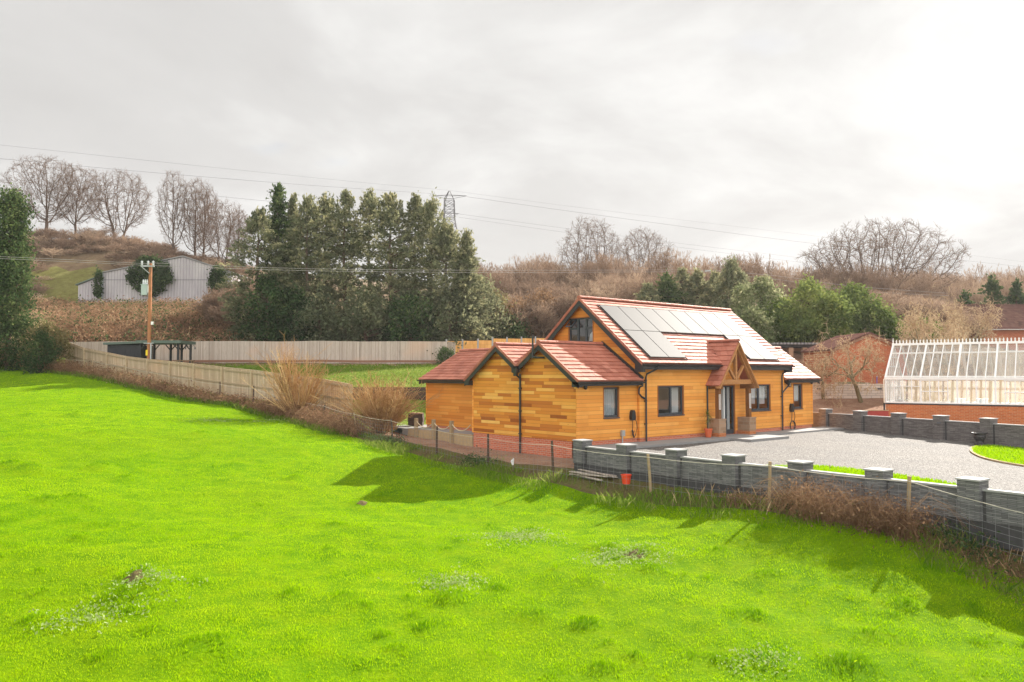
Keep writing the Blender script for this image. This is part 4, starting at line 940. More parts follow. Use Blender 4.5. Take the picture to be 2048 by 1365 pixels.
for i in (1, 4):
    mb = MB(); x_, y_ = fpts[i]; mb.box(x_-.27, x_-.2, y_-.10, y_+.08, .52, .61); mb.build('light_plate', 'steel_dark', fw)
sw = next(o for o in bpy.data.objects if o.get('label', '').startswith('low grey slate'))
a_ = np.array((-5.30, -2.20)); b_2 = np.array((-3.36, -.02)); c_ = (a_+b_2)/2; mb = MB(); mb.obox(c_, b_2-a_, np.linalg.norm(b_2-a_)/2, .06, -.7, .06); q = mb.build('wall_panel', 'slate_clad', sw); mb = MB(); mb.obox(c_, b_2-a_, np.linalg.norm(b_2-a_)/2, .085, .06, .10); mb.build('coping', 'pale_coping', q)
t = thing('planter_urn', 'black pedestal urn standing in front of the far slate wall', 'urn', (11.55, -8.0, zd(-8)))
mb = MB(); mb.lathe([(.22, 0), (.22, .06), (.15, .10), (.13, .16), (.20, .24), (.235, .34), (.22, .42), (.29, .46), (.30, .50), (.25, .50), (.2, .44)], (0, 0, 0), 18); mb.build('bowl', 'urn_metal', t, world=False); mb = MB(); mb.lathe([(.2, .43), (.12, .47), (.01, .48)], (0, 0, 0), 12); mb.build('soil_fill', 'dark_stone', t, world=False)

# ------------------------------------------------------------------ greenhouse
GU = np.array((.27, -.963)); GA = math.atan2(GU[1], GU[0]); GP = (18.1, -1.1, -.1)
g = thing('greenhouse', 'long white victorian style greenhouse on a brick plinth with finials along its ridge', 'greenhouse', GP, GA)
GL, GD, ZP, ZE, ZR = 11.55, 5.0, 1.27, 2.54, 4.36
mb = MB(); mb.box(0, GL, 0, .22, -.6, ZP-.075); mb.box(0, .22, .22, GD, -.6, ZP-.075); mb.box(0, GL, GD-.22, GD, -.6, ZP-.0752); mb.build('plinth', 'brick_orange', g, world=False)
mb = MB(); mb.box(-.012, GL, -.012, .23, ZP-.075, ZP); mb.box(-.012, .23, .23, GD, ZP-.075, ZP-.001); mb.build('dark_brick_course', 'dark_stone', g, world=False)
W_ = MB(); bay = 1.65
def fb(x0, x1, y0, y1, z0, z1): W_.box(x0, x1, y0, y1, z0, z1)
fb(-.03, GL, -.03, .09, ZP, ZP+.07); fb(-.05, GL, -.06, .10, ZE-.05, ZE+.06); fb(-.03, GL, GD-.09, GD+.03, ZP, ZP+.07); fb(-.05, GL, GD-.1, GD+.06, ZE-.05, ZE+.06)
fb(-.03, .09, .09, GD-.09, ZP, ZP+.07)
nb = int(GL/bay)
for i in range(nb+1):
    x = i*bay
    fb(x-.035 if i else -.02, x+.045, -.02, .07, ZP+.07, ZE-.05); fb(x-.035 if i else -.02, x+.045, GD-.07, GD+.02, ZP+.07, ZE-.05)
    for k in (1, 2, 3):
        xx = x+k*bay/4
        if xx < GL: fb(xx-.022, xx+.022, -.01, .045, ZP+.07, ZE-.05); fb(xx-.022, xx+.022, GD-.045, GD+.01, ZP+.07, ZE-.05)
for x0_, x1_ in ((1.65, 2.9), (5.3, 6.3)): fb(x0_, x1_, -.015, .05, ZP+.60, ZP+.64); fb(x0_, x1_, -.016, .051, ZE-.11, ZE-.05)
fb(.4, 1.6, -.012, .04, ZP+.86, ZP+.89)
for k in range(1, 8): fb(-.01, .045, GD*k/8-.02, GD*k/8+.02, ZP+.07, ZE+.0)
W_.build('wall_frame', 'white_paint', g, world=False)
R_ = MB(); ym = GD/2
for i in range(int(GL/(bay/4))+1):
    x = i*bay/4; big = i % 4 == 0; w = .085 if big else .042; hh = .07 if big else .05
    for ya in (-.04, GD+.04): R_.beam((x, ya, ZE+.05), (x, ym, ZR), w+(.045 if ya > 1 else 0), hh)
R_.box(-.05, GL, ym-.07, ym+.07, ZR-.02, ZR+.10)
def onr(f, side=0): y = -.04+(ym+.04)*f; return (y if side == 0 else GD-y), ZE+.05+(ZR-ZE-.05)*f
for f in (.03, .74):
    for s_ in (0, 1):
        y, z = onr(f, s_); R_.box(-.04, GL, y-.035, y+.035, z-.02, z+.035)
for x0_ in (2.06, 5.36, 8.66):                                       # roof vents near the ridge
    y0, z0 = onr(.73); y1, z1 = onr(.97)
    for x in (x0_, x0_+1.2): R_.beam((x, y0, z0+.05), (x, y1, z1+.05), .06, .05)
    R_.beam((x0_, y0, z0+.05), (x0_+1.2, y0, z0+.05), .06, .05)
for f in (.33, .62):                                                  # gable end bars
    y, z = onr(f); R_.box(-.02, .04, y, GD-y, z-.03, z+.03)
for k in range(1, 8):
    y = GD*k/8; f = 1-abs(y-ym)/ym; R_.box(-.015, .035, y-.018, y+.018, ZE, ZE+(ZR-ZE)*f)
R_.build('roof_frame', 'white_paint', g, world=False)
mb = MB(); y, z = onr(1.0)
for ya, nm_, mt_ in ((GD, 'far_glazing', 'clear_glass'), (0, None, None)):
    mb = MB()
    mb.add([(0, ya, ZP+.05), (GL, ya, ZP+.05), (GL, ya, ZE), (0, ya, ZE)], [[0, 1, 2, 3]]); mb.add([(0, ya if ya else -.03, ZE+.03), (GL, ya if ya else -.03, ZE+.03), (GL, ym, ZR-.02), (0, ym, ZR-.02)], [[0, 1, 2, 3]])
    if nm_: mb.build(nm_, mt_, g, world=False)
mb.add([(.005, 0, ZP+.05), (.005, GD, ZP+.05), (.005, GD, ZE), (.005, ym, ZR-.03), (.005, 0, ZE)], [[4, 3, 2, 1, 0]]); mb.build('glazing', 'greenhouse_glass', g, world=False)
mb = MB()
for i in range(int(GL/.168)+1):
    x = i*.168; mb.add([(x-.045, ym, ZR+.10), (x+.045, ym, ZR+.10), (x+.02, ym, ZR+.17), (x+.042, ym, ZR+.21), (x, ym, ZR+.31 if i else ZR+.42), (x-.042, ym, ZR+.21), (x-.02, ym, ZR+.17)], [[0, 1, 2, 3, 4, 5, 6]]); mb.box(x-.012, x+.012, ym-.02, ym+.02, ZR+.10, ZR+.28 if i else ZR+.40)
mb.build('ridge_cresting', 'white_paint', g, world=False)
mb = MB(); rr = np.random.default_rng(3); x = .1
while x < GL-.3:
    w = rr.uniform(.13, .3); mb.box(x, x+w, GD-.30-rr.uniform(0, .03), GD-.26, .2, ZE-.06-rr.uniform(0, .12)); x += w+rr.choice([.01, .02, .05, .12])
mb.build('back_boarding', 'fence_new_pale', g, world=False)
mb = MB(); mb.box(.3, GL, GD-1.3, GD-.35, ZP-.06, ZP); mb.box(2.6, GL, .35, 1.1, ZP-.08, ZP-.02); mb.build('staging_bench', 'cream_paint', g, world=False)
for lb, x, y, w in (('pale blue storage tub on the greenhouse bench behind the glass', 4.1, .5, .45), ('small white trough on the greenhouse bench beside the blue tub', 3.2, .5, .36)):
    t = thing('storage_tub', lb, 'tub', tuple((Matrix.Translation(GP) @ Matrix.Rotation(GA, 4, 'Z') @ Vector((x, y, ZP-.02)))), GA); mb = MB()
    mb.prism([(0, 0, 0), (w, 0, 0), (w+.03, 0, .26), (-.03, 0, .26)], (0, .3, 0)); mb.build('tub_body', 'blind' if w > .4 else 'white_paint', t, world=False); mb = MB(); mb.box(-.05, w+.05, -.03, .33, .26, .29); mb.build('lid', 'white_paint', t, world=False)
mb = MB(); mb.tube([(-.07, -.06, ZE-.02), (-.07, -.05, -.1)], .03, 8); mb.build('downpipe', 'cream_paint', g, world=False)
mb = MB(); mb.tube([(-.07, -.06, ZP), (-.07, -.07, .2), (-.3, -.1, .12)], .045, 8); mb.build('rain_shoe', 'black_trim', g, world=False)

# ------------------------------------------------------------------ sheds, pergola, panel fence, far house
RD = math.atan2(RV[1], RV[0])                               # a facade square to the line of sight
def local_thing(name, label, cat, p, rz): return thing(name, label, cat, p, rz)
p = at(1667, 772, 50); s1 = local_thing('brick_shed', 'plain red brick shed with a low gabled roof behind the leafless orchard trees', 'shed', (p[0], p[1], 1.6), RD)
mb = MB(); gp = [(0, 0, 0), (4.6, 0, 0), (4.6, 0, 2.6), (2.3, 0, 3.55), (0, 0, 2.6)]; mb.prism(gp, (0, 5, 0)); mb.build('wall', 'brick_shed', s1, world=False)
mb = MB()
for sg in (0, 1):
    xs_ = (-.25, 2.3) if sg == 0 else (4.85, 2.3); q = [(xs_[0], -.12, 2.53), (xs_[1], -.12, 3.62), (xs_[1], 5.1, 3.62), (xs_[0], 5.1, 2.53)]
    mb.prism(q, (0, 0, .09))
mb.build('roof', 'tile_brown', s1, world=False); mb = MB(); ring_prism(mb, [(-.22, -.125, 2.52), (2.3, -.125, 3.60), (4.82, -.125, 2.52)], .16, (0, -.03, 0)); mb.build('bargeboard', 'shed_timber', s1, world=False)
p = at(1612, 790, 47); t = local_thing('panel_fence', 'low pale concrete panel fence with small vents on the soil bank behind the drive', 'fence', (p[0], p[1], 1.40), RD)
for i in range(4):
    x = i*1.79; mb = MB(); mb.box(x-.07, x+.07, -.06, .06, -.3, .78); mb.build('post', 'precast_panel', t, world=False)
    if i < 3: mb = MB(); mb.box(x+.07, x+1.72, -.03, .03, -.3, .70); q = mb.build('fence_panel', 'precast_panel', t, world=False)
    if i in (0, 2): mb = MB(); mb.box(x+.62, x+.86, -.05, -.031, .36, .46); mb.build('vent', 'steel_dark', q, world=False)
p = at(1667, 768, 49); t = local_thing('timber_log', 'long dark log lying at the foot of the brick shed', 'log', (p[0], p[1], 2.05), RD); mb = MB(); mb.tube([(0, -.3, .02), (1.0, -.3, .05), (2.1, -.3, .0)], [.11, .12, .10], 9); mb.build('log_bark', 'moss_bark', t, world=False)
p = at(1754, 770, 49); t = thing('standpipe', 'thin blue water pipe standing up by the brick shed', 'pipe', (p[0], p[1], 1.9)); mb = MB(); mb.tube([(0, 0, -.2), (0, 0, .5), (.03, 0, .62)], .028, 7); mb.build('pipe', 'blue_plastic', t, world=False); mb = MB(); mb.box(-.03, .08, -.03, .03, .6, .66); mb.build('tap', 'galv_metal', t, world=False)
p = at(1728, 829, 40.5); t = local_thing('raised_bed', 'low red painted timber edging at the left end of the greenhouse', 'planter', (p[0], p[1], .1), RD); mb = MB(); mb.box(0, 1.25, 0, .05, -.1, .72); mb.box(0, .05, .05, .9, -.1, .72); mb.build('bed_side', 'red_paint', t, world=False); mb = MB(); mb.box(-.02, 1.27, -.02, .07, .72, .75); mb.build('edge_cap', 'sleeper_pale', t, world=False)
p = at(1546, 727, 57); t = local_thing('pergola', 'stone pillared pergola with a flat dark timber top beyond the house', 'pergola', (p[0], p[1], 3.3), RD)
for i, x in enumerate((.2, 1.25, 2.25, 2.85, 4.0, 5.1)): mb = MB(); mb.box(x-.16, x+.16, -.16, .16, 0, 1.25); mb.build('pillar', 'brick_pedestal', t, world=False)
mb = MB(); mb.box(-.1, 5.5, -.2, -.12, 1.27, 1.47); mb.box(-.1, 5.5, 1.9, 1.98, 1.27, 1.47); mb.build('beam', 'shelter_paint', t, world=False)
mb = MB()
for i in range(23): mb.box(-.1+.25*i, .03+.25*i, -.45, 2.2, 1.47, 1.60)
mb.build('roof_slats', 'concrete', t, world=False)
mb = MB(); mb.box(-.2, 5.6, 2.3, 2.5, -.3, 1.3); mb.build('back_wall', 'brick_pedestal', t, world=False)
p = at(1962, 660, 72); t = local_thing('brick_house', 'red brick house with a brown tiled roof behind the greenhouse', 'house', (p[0], p[1], 3.4), RD)
mb = MB(); mb.box(0, 14, 0, 7, 0, 3.35); mb.build('wall', 'brick_shed', t, world=False)
mb = tile_rows(lambda u: (lerp((-.4, -.4, 3.3), (-.2, 3.4, 5.75), u), lerp((14.4, -.4, 3.3), (14.2, 3.4, 5.75), u)), 13, .33, (0, -.65, 1), th=.03); slab(mb, [(-.4, -.4, 3.3), (14.4, -.4, 3.3), (14.2, 3.4, 5.75), (-.2, 3.4, 5.75)], (0, -.65, 1), .1); mb.prism([(-.4, 7.4, 3.3), (14.4, 7.4, 3.3), (14.2, 3.4, 5.74), (-.2, 3.4, 5.74)], (0, 0, -.1)); ridge_tiles(mb, (-.2, 3.4, 5.77), (14.2, 3.4, 5.77)); mb.build('roof', 'tile_brown', t, world=False)
mb = MB(); gutter(mb, (-.4, -.46, 3.28), (14.4, -.46, 3.28), .07); mb.build('gutter', 'white_paint', t, world=False)

# ------------------------------------------------------------------ garden: path, rope fence, retaining wall, planter, bird table
mb = MB(); mb.box(-3.14, -1.7, 6.5, 13.6, -.5, .06); mb.box(-3.14, 2.0, 12.4, 14.6, -.5, .055); o = mb.build('garden_path', 'concrete'); o['kind'] = 'structure'
t = thing('sleeper_edging', 'low pale timber sleeper edging below the rope posts beside the rear wing', 'edging', (-3.2, 6.6, -.4))
for y0, y1 in ((6.56, 7.98), (8.0, 9.38), (9.4, 10.78), (10.8, 11.7)): mb = MB(); mb.box(-3.25, -3.145, y0, y1, -.55, -.12); mb.box(-3.245, -3.145, y0+.01, y1-.01, -.118, .075); mb.build('sleeper', 'sleeper_pale', t)
t = thing('rope_barrier', 'three stubby timber posts linked by sagging rope along the garden path', 'rope fence', (-3.33, 6.6, -.3))
ry = [10.85, 9.4, 8.0]
for y in ry: mb = MB(); mb.box(-3.40, -3.26, y-.07, y+.07, -.5, .60); q = mb.build('post', 'post_wood', t); mb = MB(); mb.prism([(-3.40, y-.07, .60), (-3.26, y-.07, .60), (-3.26, y+.07, .60), (-3.40, y+.07, .60)], (0, 0, .012)); mb.build('post_top', 'sleeper_pale', q)
for a, b in ((10.85, 9.4), (9.4, 8.0), (8.0, 6.6)):
    mb = MB(); mb.tube([(-3.33, a+(b-a)*u, .50-.36*4*u*(1-u)*.8) for u in np.linspace(0, 1, 11)], .02, 6); mb.build('rope', 'rope', t)
t = thing('retaining_wall', 'dark timber sleeper retaining wall holding up the garden lawn', 'wall', (-2.2, 19.6, 1.0))
a = np.array((-3.0, 20.0)); b = np.array((5.5, 13.2)); c = (a+b)/2; mb = MB()
for k in range(4): mb.obox(c, b-a, np.linalg.norm(b-a)/2, .08-.004*k, .95+.25*k, 1.19+.25*k)
mb.build('sleepers', 'sleeper_dark', t)
p = at(832, 838, 40.5); t = local_thing('raised_planter', 'square dark sleeper planter at the corner of the rear wing', 'planter', (p[0]-.3, p[1]+.2, .05), RD)
mb = MB()
for k in range(3): mb.box(-.02*(k % 2), .72+.02*(k % 2), -.3+.01*k, .4, .2*k+.04, .2*k+.235)
mb.build('planter_side', 'sleeper_dark', t, world=False); mb = MB(); mb.box(.05, .67, -.2, .35, .6, .66); mb.build('soil_fill', 'soil', t, world=False)
p = at(790, 831, 40); t = thing('bird_table', 'little bird table with a red and white chequered roof among the willow stems', 'bird table', (p[0], p[1], p[2]-.1))
def checker():
    m = MT('chequer'); ck = m.n('ShaderNodeTexChecker', {'Vector': m.scale((1, 1, 1)), 'Color1': (.75, .72, .68), 'Color2': (.50, .07, .05), 'Scale': 11.0}); m.P(col=ck.outputs[0], rough=.7); M['chequer'] = m.m
checker()
mb = MB(); mb.box(-.05, .05, -.05, .05, -.3, .62); mb.build('post', 'fence_new_pale', t, world=False); mb = MB(); mb.box(-.17, .17, -.17, .17, .62, .66); mb.build('tray', 'post_wood', t, world=False)
mb = MB(); mb.add([(-.22, -.22, .80), (.22, -.22, .80), (.22, .22, .80), (-.22, .22, .80), (0, 0, 1.08)], [[0, 1, 4], [1, 2, 4], [2, 3, 4], [3, 0, 4], [3, 2, 1, 0]]); mb.build('roof', 'chequer', t, world=False); mb = MB()
for x in (-.15, .13):
    for y in (-.15, .13): mb.box(x, x+.02, y, y+.02, .66, .80)
mb.build('roof_prop', 'post_wood', t, world=False)

# ------------------------------------------------------------------ fences
def fD(x): return 42*1747.0/(x+1042)
fx = [705, 632, 561, 505, 446, 390, 342, 297, 255, 216, 170, 136]; ft = [770, 757, 748.5, 741, 735, 729, 723.5, 719, 714, 706, 697, 685]; fbm = [832, 822, 813, 804, 795, 786.5, 778, 767, 758, 750, 742, 733]
t = thing('garden_fence', 'long weathered closeboard fence with posts and three rails climbing beside the field', 'fence', (*at(705, 830, 42)[:2], .4))
tops = [at(x, y, fD(x)) for x, y in zip(fx, ft)]; bots = [at(x, y, fD(x)) for x, y in zip(fx, fbm)]
for i in range(12):
    a, b = np.array(tops[i]), np.array(bots[i]); d = (np.array(tops[min(i+1, 11)])-np.array(tops[max(i-1, 0)]))[:2]; d /= np.linalg.norm(d); nrm = np.array((-d[1], d[0]))
    if nrm[0] > 0: nrm = -nrm
    mb = MB(); mb.obox(a[:2]+nrm*.08, d, .06, .06, b[2]-.6, a[2]+.03); mb.build('post', 'fence_post', t)
    if i < 11:
        a2, b2 = np.array(tops[i+1]), np.array(bots[i+1]); o = np.array((*(-nrm*.02), 0)); ep = (a2-a)*.012
        mb = MB(); lo = np.array((0, 0, -.35))
        mb.prism([b+lo+ep, b2+lo-ep, a2-ep, a+ep], (*(nrm*.022), 0)); pn = mb.build('fence_panel', 'fence_old', t)
        mb = MB(); off = np.array((*(nrm*.055), 0))
        for f in (.12, .5, .92):
            p = a*(f)+b*(1-f)+off; q = a2*f+b2*(1-f)+off; mb.beam(p, q, .06, .085)
        mb.build('rails', 'fence_rail', pn); mb = MB(); mb.beam(a+np.array((0, 0, .015))+off*.3, a2+np.array((0, 0, .015))+off*.3, .06, .03); mb.build('capping', 'fence_old', pn)
t = thing('boundary_fence', 'grey vertical board fence across the back of the garden below the trees', 'fence', (-10.8, 53.2, 3.5))
bf = [(136, 684.5, 66.6), (240, 683, 66.8), (360, 683, 67), (480, 682.5, 67), (560, 683.5, 67), (640, 682, 67), (720, 683.5, 67), (800, 683, 67), (895, 683.5, 67), (985, 690.5, 71), (1060, 694, 74)]
P = [at(*q) for q in bf]
for i in range(len(P)-1):
    a, b = P[i].copy(), P[i+1].copy(); n = max(1, int(round(np.linalg.norm((b-a)[:2])/3.0)))
    for k in range(n):
        p = a+(b-a)*(k/n); q = a+(b-a)*((k+1)/n); e = (q-p)*.004; h = 2.05
        mb = MB(); mb.prism([p+e-(0, 0, h), q-e-(0, 0, h), q-e, p+e], (.02, .025, 0)); pn = mb.build('fence_panel', 'fence_grey', t)
        mb = MB(); mb.prism([p+e-(.02, .02, 1.76), q-e-(.02, .02, 1.76), q-e-(.02, .02, 1.58), p+e-(.02, .02, 1.58)], (.018, .018, 0)); mb.build('gravel_board', 'shed_timber', pn)
t = thing('panel_fence', 'bright new orange fence panels between pale concrete posts behind the grey fence', 'fence', (14.9, 34.5, 4))
op = [(893, 682.5), (925, 682), (956, 681), (985, 677.5), (1014, 677.5), (1043, 677), (1071, 676.5), (1100, 676)]
for i, (x, y) in enumerate(op):
    D = 67.4+i*.5; p = at(x, y, D); mb = MB(); mb.obox(p[:2], RV, .07, .06, p[2]-2.0, p[2]+.14); mb.build('post', 'pale_coping', t)
    if i < len(op)-1:
        q = at(op[i+1][0], y+ (1.2 if i < 3 else 0), D+.5); e = (q-p)/np.linalg.norm(q-p)*.07; mb = MB(); mb.prism([p+e-(0, 0, 2), q-e-(0, 0, 2), (q-e)*(1, 1, 0)+(0, 0, p[2]), p+e], (.02, .03, 0)); mb.build('fence_panel', 'fence_new', t)

# stock fence along the field edge
cy = np.array([-17, -13.2, -9.9, -6.2, -2.1, 1.4, 4.9, 8.4, 11.9, 15.4, 18.9, 22.4, 25.9, 29.4, 33, 37, 41, 45.5, 50.5, 56.0]); cx = XB(cy)+.42
t = thing('stock_fence', 'sagging wire stock fence on thin timber posts along the edge of the field', 'fence', (cx[5], cy[5], float(H(cx[5], cy[5]))))
cpts = []
for i, (x, y) in enumerate(zip(cx, cy)):
    z = float(H(x, y)); tz = z+1.02
    if y > 4: tz = z+.98
    dk = (i in (4, 5, 6, 7, 9, 10, 11, 12)); lean = rng.normal(0, .05, 2); r = .042 if not dk else .04
    mb = MB(); mb.tube([(x, y, z-.4), (x+lean[0]*.5, y+lean[1]*.5, z+.5), (x+lean[0], y+lean[1], tz+.06+rng.uniform(0, .1))], [r*1.05, r, r*.95], 7); mb.build('post', 'post_dark' if dk else 'post_wood', t)
    cpts.append(np.array((x+lean[0]-.06, y+lean[1], tz)))
mb = MB(); pp = []
for a, b in zip(cpts[:-1], cpts[1:]):
    for u in (0, .25, .5, .75): pp.append(a+(b-a)*u+np.array((0, 0, -.22*u*(1-u))))
pp.append(cpts[-1]); mb.tube(pp, .0075, 5); mb.build('top_cord', 'cord_pale', t)
mb = MB()
for f in (.08, .22, .36, .5, .66, .82): mb.tube([p-np.array((0, 0, f)) for p in pp[:48]], .0032, 3, cap=False)
for a, b in zip(pp[:32], pp[1:33]):
    n = 4
    for k in range(n):
        p = a+(b-a)*k/n; mb.tube([p-np.array((0, 0, .06)), p-np.array((0, 0, .95))], .0028, 3, cap=False)
mb.build('netting', 'netting_wire', t)
p = field_hit(1281, 962); t = thing('bucket', 'bright red bucket sitting in the rough grass below the slate wall', 'bucket', (-6.35, -5.05, float(H(-6.35, -5.05))+.10))
mb = MB(); mb.lathe([(.11, 0), (.145, .24), (.16, .25), (.16, .27), (.135, .27), (.11, .03)], (0, 0, 0), 14); mb.build('bucket_body', 'red_plastic', t, world=False); mb = MB(); mb.tube([(.155*math.cos(u), .02, .25-.1*abs(math.sin(u))+.0) for u in np.linspace(0, math.pi, 9)], .006, 5); mb.build('handle', 'galv_metal', t, world=False)
zb = float(H(-6.1, -3.3)); t = thing('timber_planks', 'pile of grey weathered planks and netting lying at the foot of the slate wall', 'planks', (-6.1, -3.3, zb)); rr = np.random.default_rng(5)
for k in range(6):
    mb = MB(); a = math.pi/2+rr.normal(0, .3); c = (-6.05+rr.normal(0, .2), -3.3+rr.normal(0, .2)); mb.obox(c, (math.cos(a), math.sin(a)), rr.uniform(.8, 1.15), .06, zb+.05+.022*k, zb+.072+.022*k); mb.build('plank', 'fence_grey', t)
p = field_hit(1026, 931); t = thing('white_scrap', 'small scrap of white plastic standing up in the shaded grass', 'scrap', tuple(p)); mb = MB(); mb.add([(-.04, 0, 0), (.05, .02, 0), (.10, .05, .22), (.02, .0, .26), (-.07, .05, .15)], [[0, 1, 2, 3, 4]]); mb.prism([(0, .02, .02), (.06, .05, .02), (.03, .06, .18)], (.01, .03, 0)); mb.build('plastic', 'white_feather', t, world=False)

# ------------------------------------------------------------------ shelter, bench, feeder, poles
p = at(212, 728, 60); z0 = 3.2; t = local_thing('garden_shelter', 'black flat roofed garden shelter with an open end on posts behind the fence', 'shelter', (p[0], p[1], z0), RD)
sh = 2.69+(748-690)/1600*60-z0
mb = MB()
for k in range(7): mb.box(.08+k*.345, .08+k*.345+.335, 0, .05, 0, sh)
mb.box(.06, .12, .05, 2.2, 0, sh); mb.box(.06, 2.5, 2.15, 2.2, 0, sh); mb.box(2.44, 2.5, .05, 2.15, 0, sh-.01); mb.build('wall', 'shelter_paint', t, world=False)
mb = MB(); mb.prism([(-.15, -.2, sh), (2.6, -.2, sh+.10), (2.6, 2.4, sh+.10), (-.15, 2.4, sh)], (0, 0, .16)); mb.build('roof', 'green_felt', t, world=False, label='sloping felt edged roof of the closed end')
mb = MB(); mb.box(2.35, 5.72, -.35, 2.5, sh+.10, sh+.32); mb.build('roof', 'green_felt', t, world=False, label='flat roof of the open end')
for x, y in ((2.62, -.12), (5.45, -.12), (3.9, 2.2), (4.75, 2.2), (5.45, 2.2), (2.62, 2.2)):
    mb = MB(); mb.box(x-.07, x+.07, y-.07, y+.07, -.3, sh+.10)
    for sg in ((1,) if x < 3 else (-1,) if x > 5 else (-1, 1)): mb.beam((x+sg*.05, y, sh-.32), (x+sg*.40, y, sh+.08), .07, .07, (0, 1, 0))
    mb.build('post', 'shelter_paint', t, world=False)
p = at(349, 727, 59); t = local_thing('garden_bench', 'small brown wooden bench beside the black shelter', 'bench', (p[0], p[1], p[2]-.22), RD); mb = MB(); mb.box(0, 1.45, -.2, .2, .40, .46); mb.build('seat', 'bench_wood', t, world=False)
for x in (.12, 1.25): mb = MB(); mb.box(x, x+.09, -.15, .15, -.1, .40); mb.build('leg', 'bench_wood', t, world=False)
p = at(380, 728, 61); t = thing('bird_feeder', 'thin black bird feeder pole with two arms in front of the back fence', 'bird feeder', (p[0], p[1], p[2]-.3)); mb = MB(); mb.tube([(0, 0, 0), (0, 0, 1.72)], .03, 6); mb.build('pole', 'black_trim', t, world=False); mb = MB(); mb.tube([tuple(RV*-.36+np.array((0, 0, 1.58))), tuple(RV*-.30+np.array((0, 0, 1.68))), (0, 0, 1.62), tuple(RV*.30+np.array((0, 0, 1.68))), tuple(RV*.36+np.array((0, 0, 1.58)))], .02, 5); mb.build('arms', 'black_trim', t, world=False)
for sg in (-1, 1): mb = MB(); c = RV*.36*sg; mb.lathe([(.03, 1.40), (.05, 1.42), (.05, 1.54), (.02, 1.58)], (c[0], c[1], 0), 8); mb.build('feeder', 'steel_dark', t, world=False)

DP = 57.0; p = at(297.5, 728, DP); ztop = at(297, 526, DP)[2]
t = thing('utility_pole', 'brown timber electricity pole carrying a green grey transformer box', 'pole', (p[0], p[1], 2.6)); hz = ztop-2.6
mb = MB(); mb.tube([(0, 0, -.5), (0, 0, hz)], [.145, .11], 12); mb.build('pole', 'pole_wood', t, world=False)
rx = RV
def rl(u, v, z): return tuple(RV*u+np.array((_s, _c, 0))*v+np.array((0, 0, z)))
mb = MB(); mb.beam(rl(-.62, -.16, hz-.22), rl(.34, -.16, hz-.22), .09, .09); mb.tube([rl(-.55, -.16, hz-.28), rl(0, -.14, hz-.75)], .03, 6); q = mb.build('crossarm', 'galv_metal', t, world=False)
for u in (-.55, .26, -.10): mb = MB(); c = rl(u, -.16, 0); mb.lathe([(.03, hz-.18), (.09, hz-.12), (.05, hz-.08), (.10, hz-.02), (.05, hz+.03), (.09, hz+.1), (.03, hz+.16)], (c[0], c[1], 0), 9); mb.build('insulator', 'ceramic', q, world=False)
zt = at(290, 590, DP)[2]-2.6
mb = MB(); mb.prism([rl(-.60, -.12, zt), rl(-.17, -.12, zt), rl(-.17, .30, zt), rl(-.60, .30, zt)], (0, 0, .72)); mb.prism([rl(-.63, -.15, zt+.72), rl(-.14, -.15, zt+.72), rl(-.14, .33, zt+.72), rl(-.63, .33, zt+.72)], (0, 0, .05)); mb.beam(rl(-.2, .1, zt+.15), rl(0, .05, zt+.15), .1, .1); q = mb.build('transformer', 'tank_grey', t, world=False)
for u in (-.52, -.38, -.25): mb = MB(); c = rl(u, .05, 0); mb.lathe([(.05, zt+.77), (.07, zt+.83), (.04, zt+.88), (.07, zt+.94), (.04, zt+1.0), (.06, zt+1.06), (.02, zt+1.12)], (c[0], c[1], 0), 8); mb.build('bushing', 'ceramic', q, world=False)
mb = MB(); mb.tube([rl(-.38, .05, zt+1.1), rl(-.6, 0, zt+1.5), rl(-.5, -.16, hz-.1)], .012, 5); mb.tube([rl(-.25, .05, zt+1.1), rl(.05, -.2, zt+1.6), rl(.26, -.16, hz-.1)], .012, 5); mb.build('jumper_wire', 'wire', t, world=False)
z1 = at(302, 720, DP)[2]-2.6; z2 = at(302, 687, DP)[2]-2.6
mb = MB(); c = rl(.19, -.13, 0); mb.tube([(c[0], c[1], z1-.6), (c[0], c[1], z2)], .055, 8); mb.beam(rl(-.3, -.2, z2), rl(.4, -.2, z2), .05, .05); mb.build('cable_guard', 'galv_metal', t, world=False)
z3 = at(295, 706, DP)[2]-2.6; mb = MB(); mb.prism([rl(-.15, -.19, z3-.2), rl(.0, -.2, z3-.2), rl(.0, -.2, z3+.2), rl(-.15, -.19, z3+.2)], (.012, .012, 0)); mb.build('warning_tag', 'yellow_tag', t, world=False)
z4 = at(303, 647, DP)[2]-2.6; mb = MB(); mb.prism([rl(.14, -.1, z4-.1), rl(.28, -.1, z4-.1), rl(.28, .05, z4-.1), rl(.14, .05, z4-.1)], (0, 0, .22)); mb.build('meter_housing', 'white_paint', t, world=False)
p2 = at(1408, 612, 75); hz2 = at(1408, 541, 75)[2]
t = thing('utility_pole', 'pale timber electricity pole in front of the conifers beyond the house roof', 'pole', (p2[0], p2[1], p2[2]-3)); hh = hz2-p2[2]+3
mb = MB(); mb.tube([(0, 0, 0), (0, 0, hh)], [.15, .115], 10); mb.build('pole', 'bench_wood_pale', t, world=False); mb = MB(); mb.beam(tuple(RV*-.75+np.array((0, 0, hh-.1))), tuple(RV*.75+np.array((0, 0, hh-.02))), .1, .1); mb.tube([tuple(RV*-.6+np.array((0, 0, hh-.1))), (0, 0, hh-.6)], .03, 5); mb.build('crossarm', 'galv_metal', t, world=False)
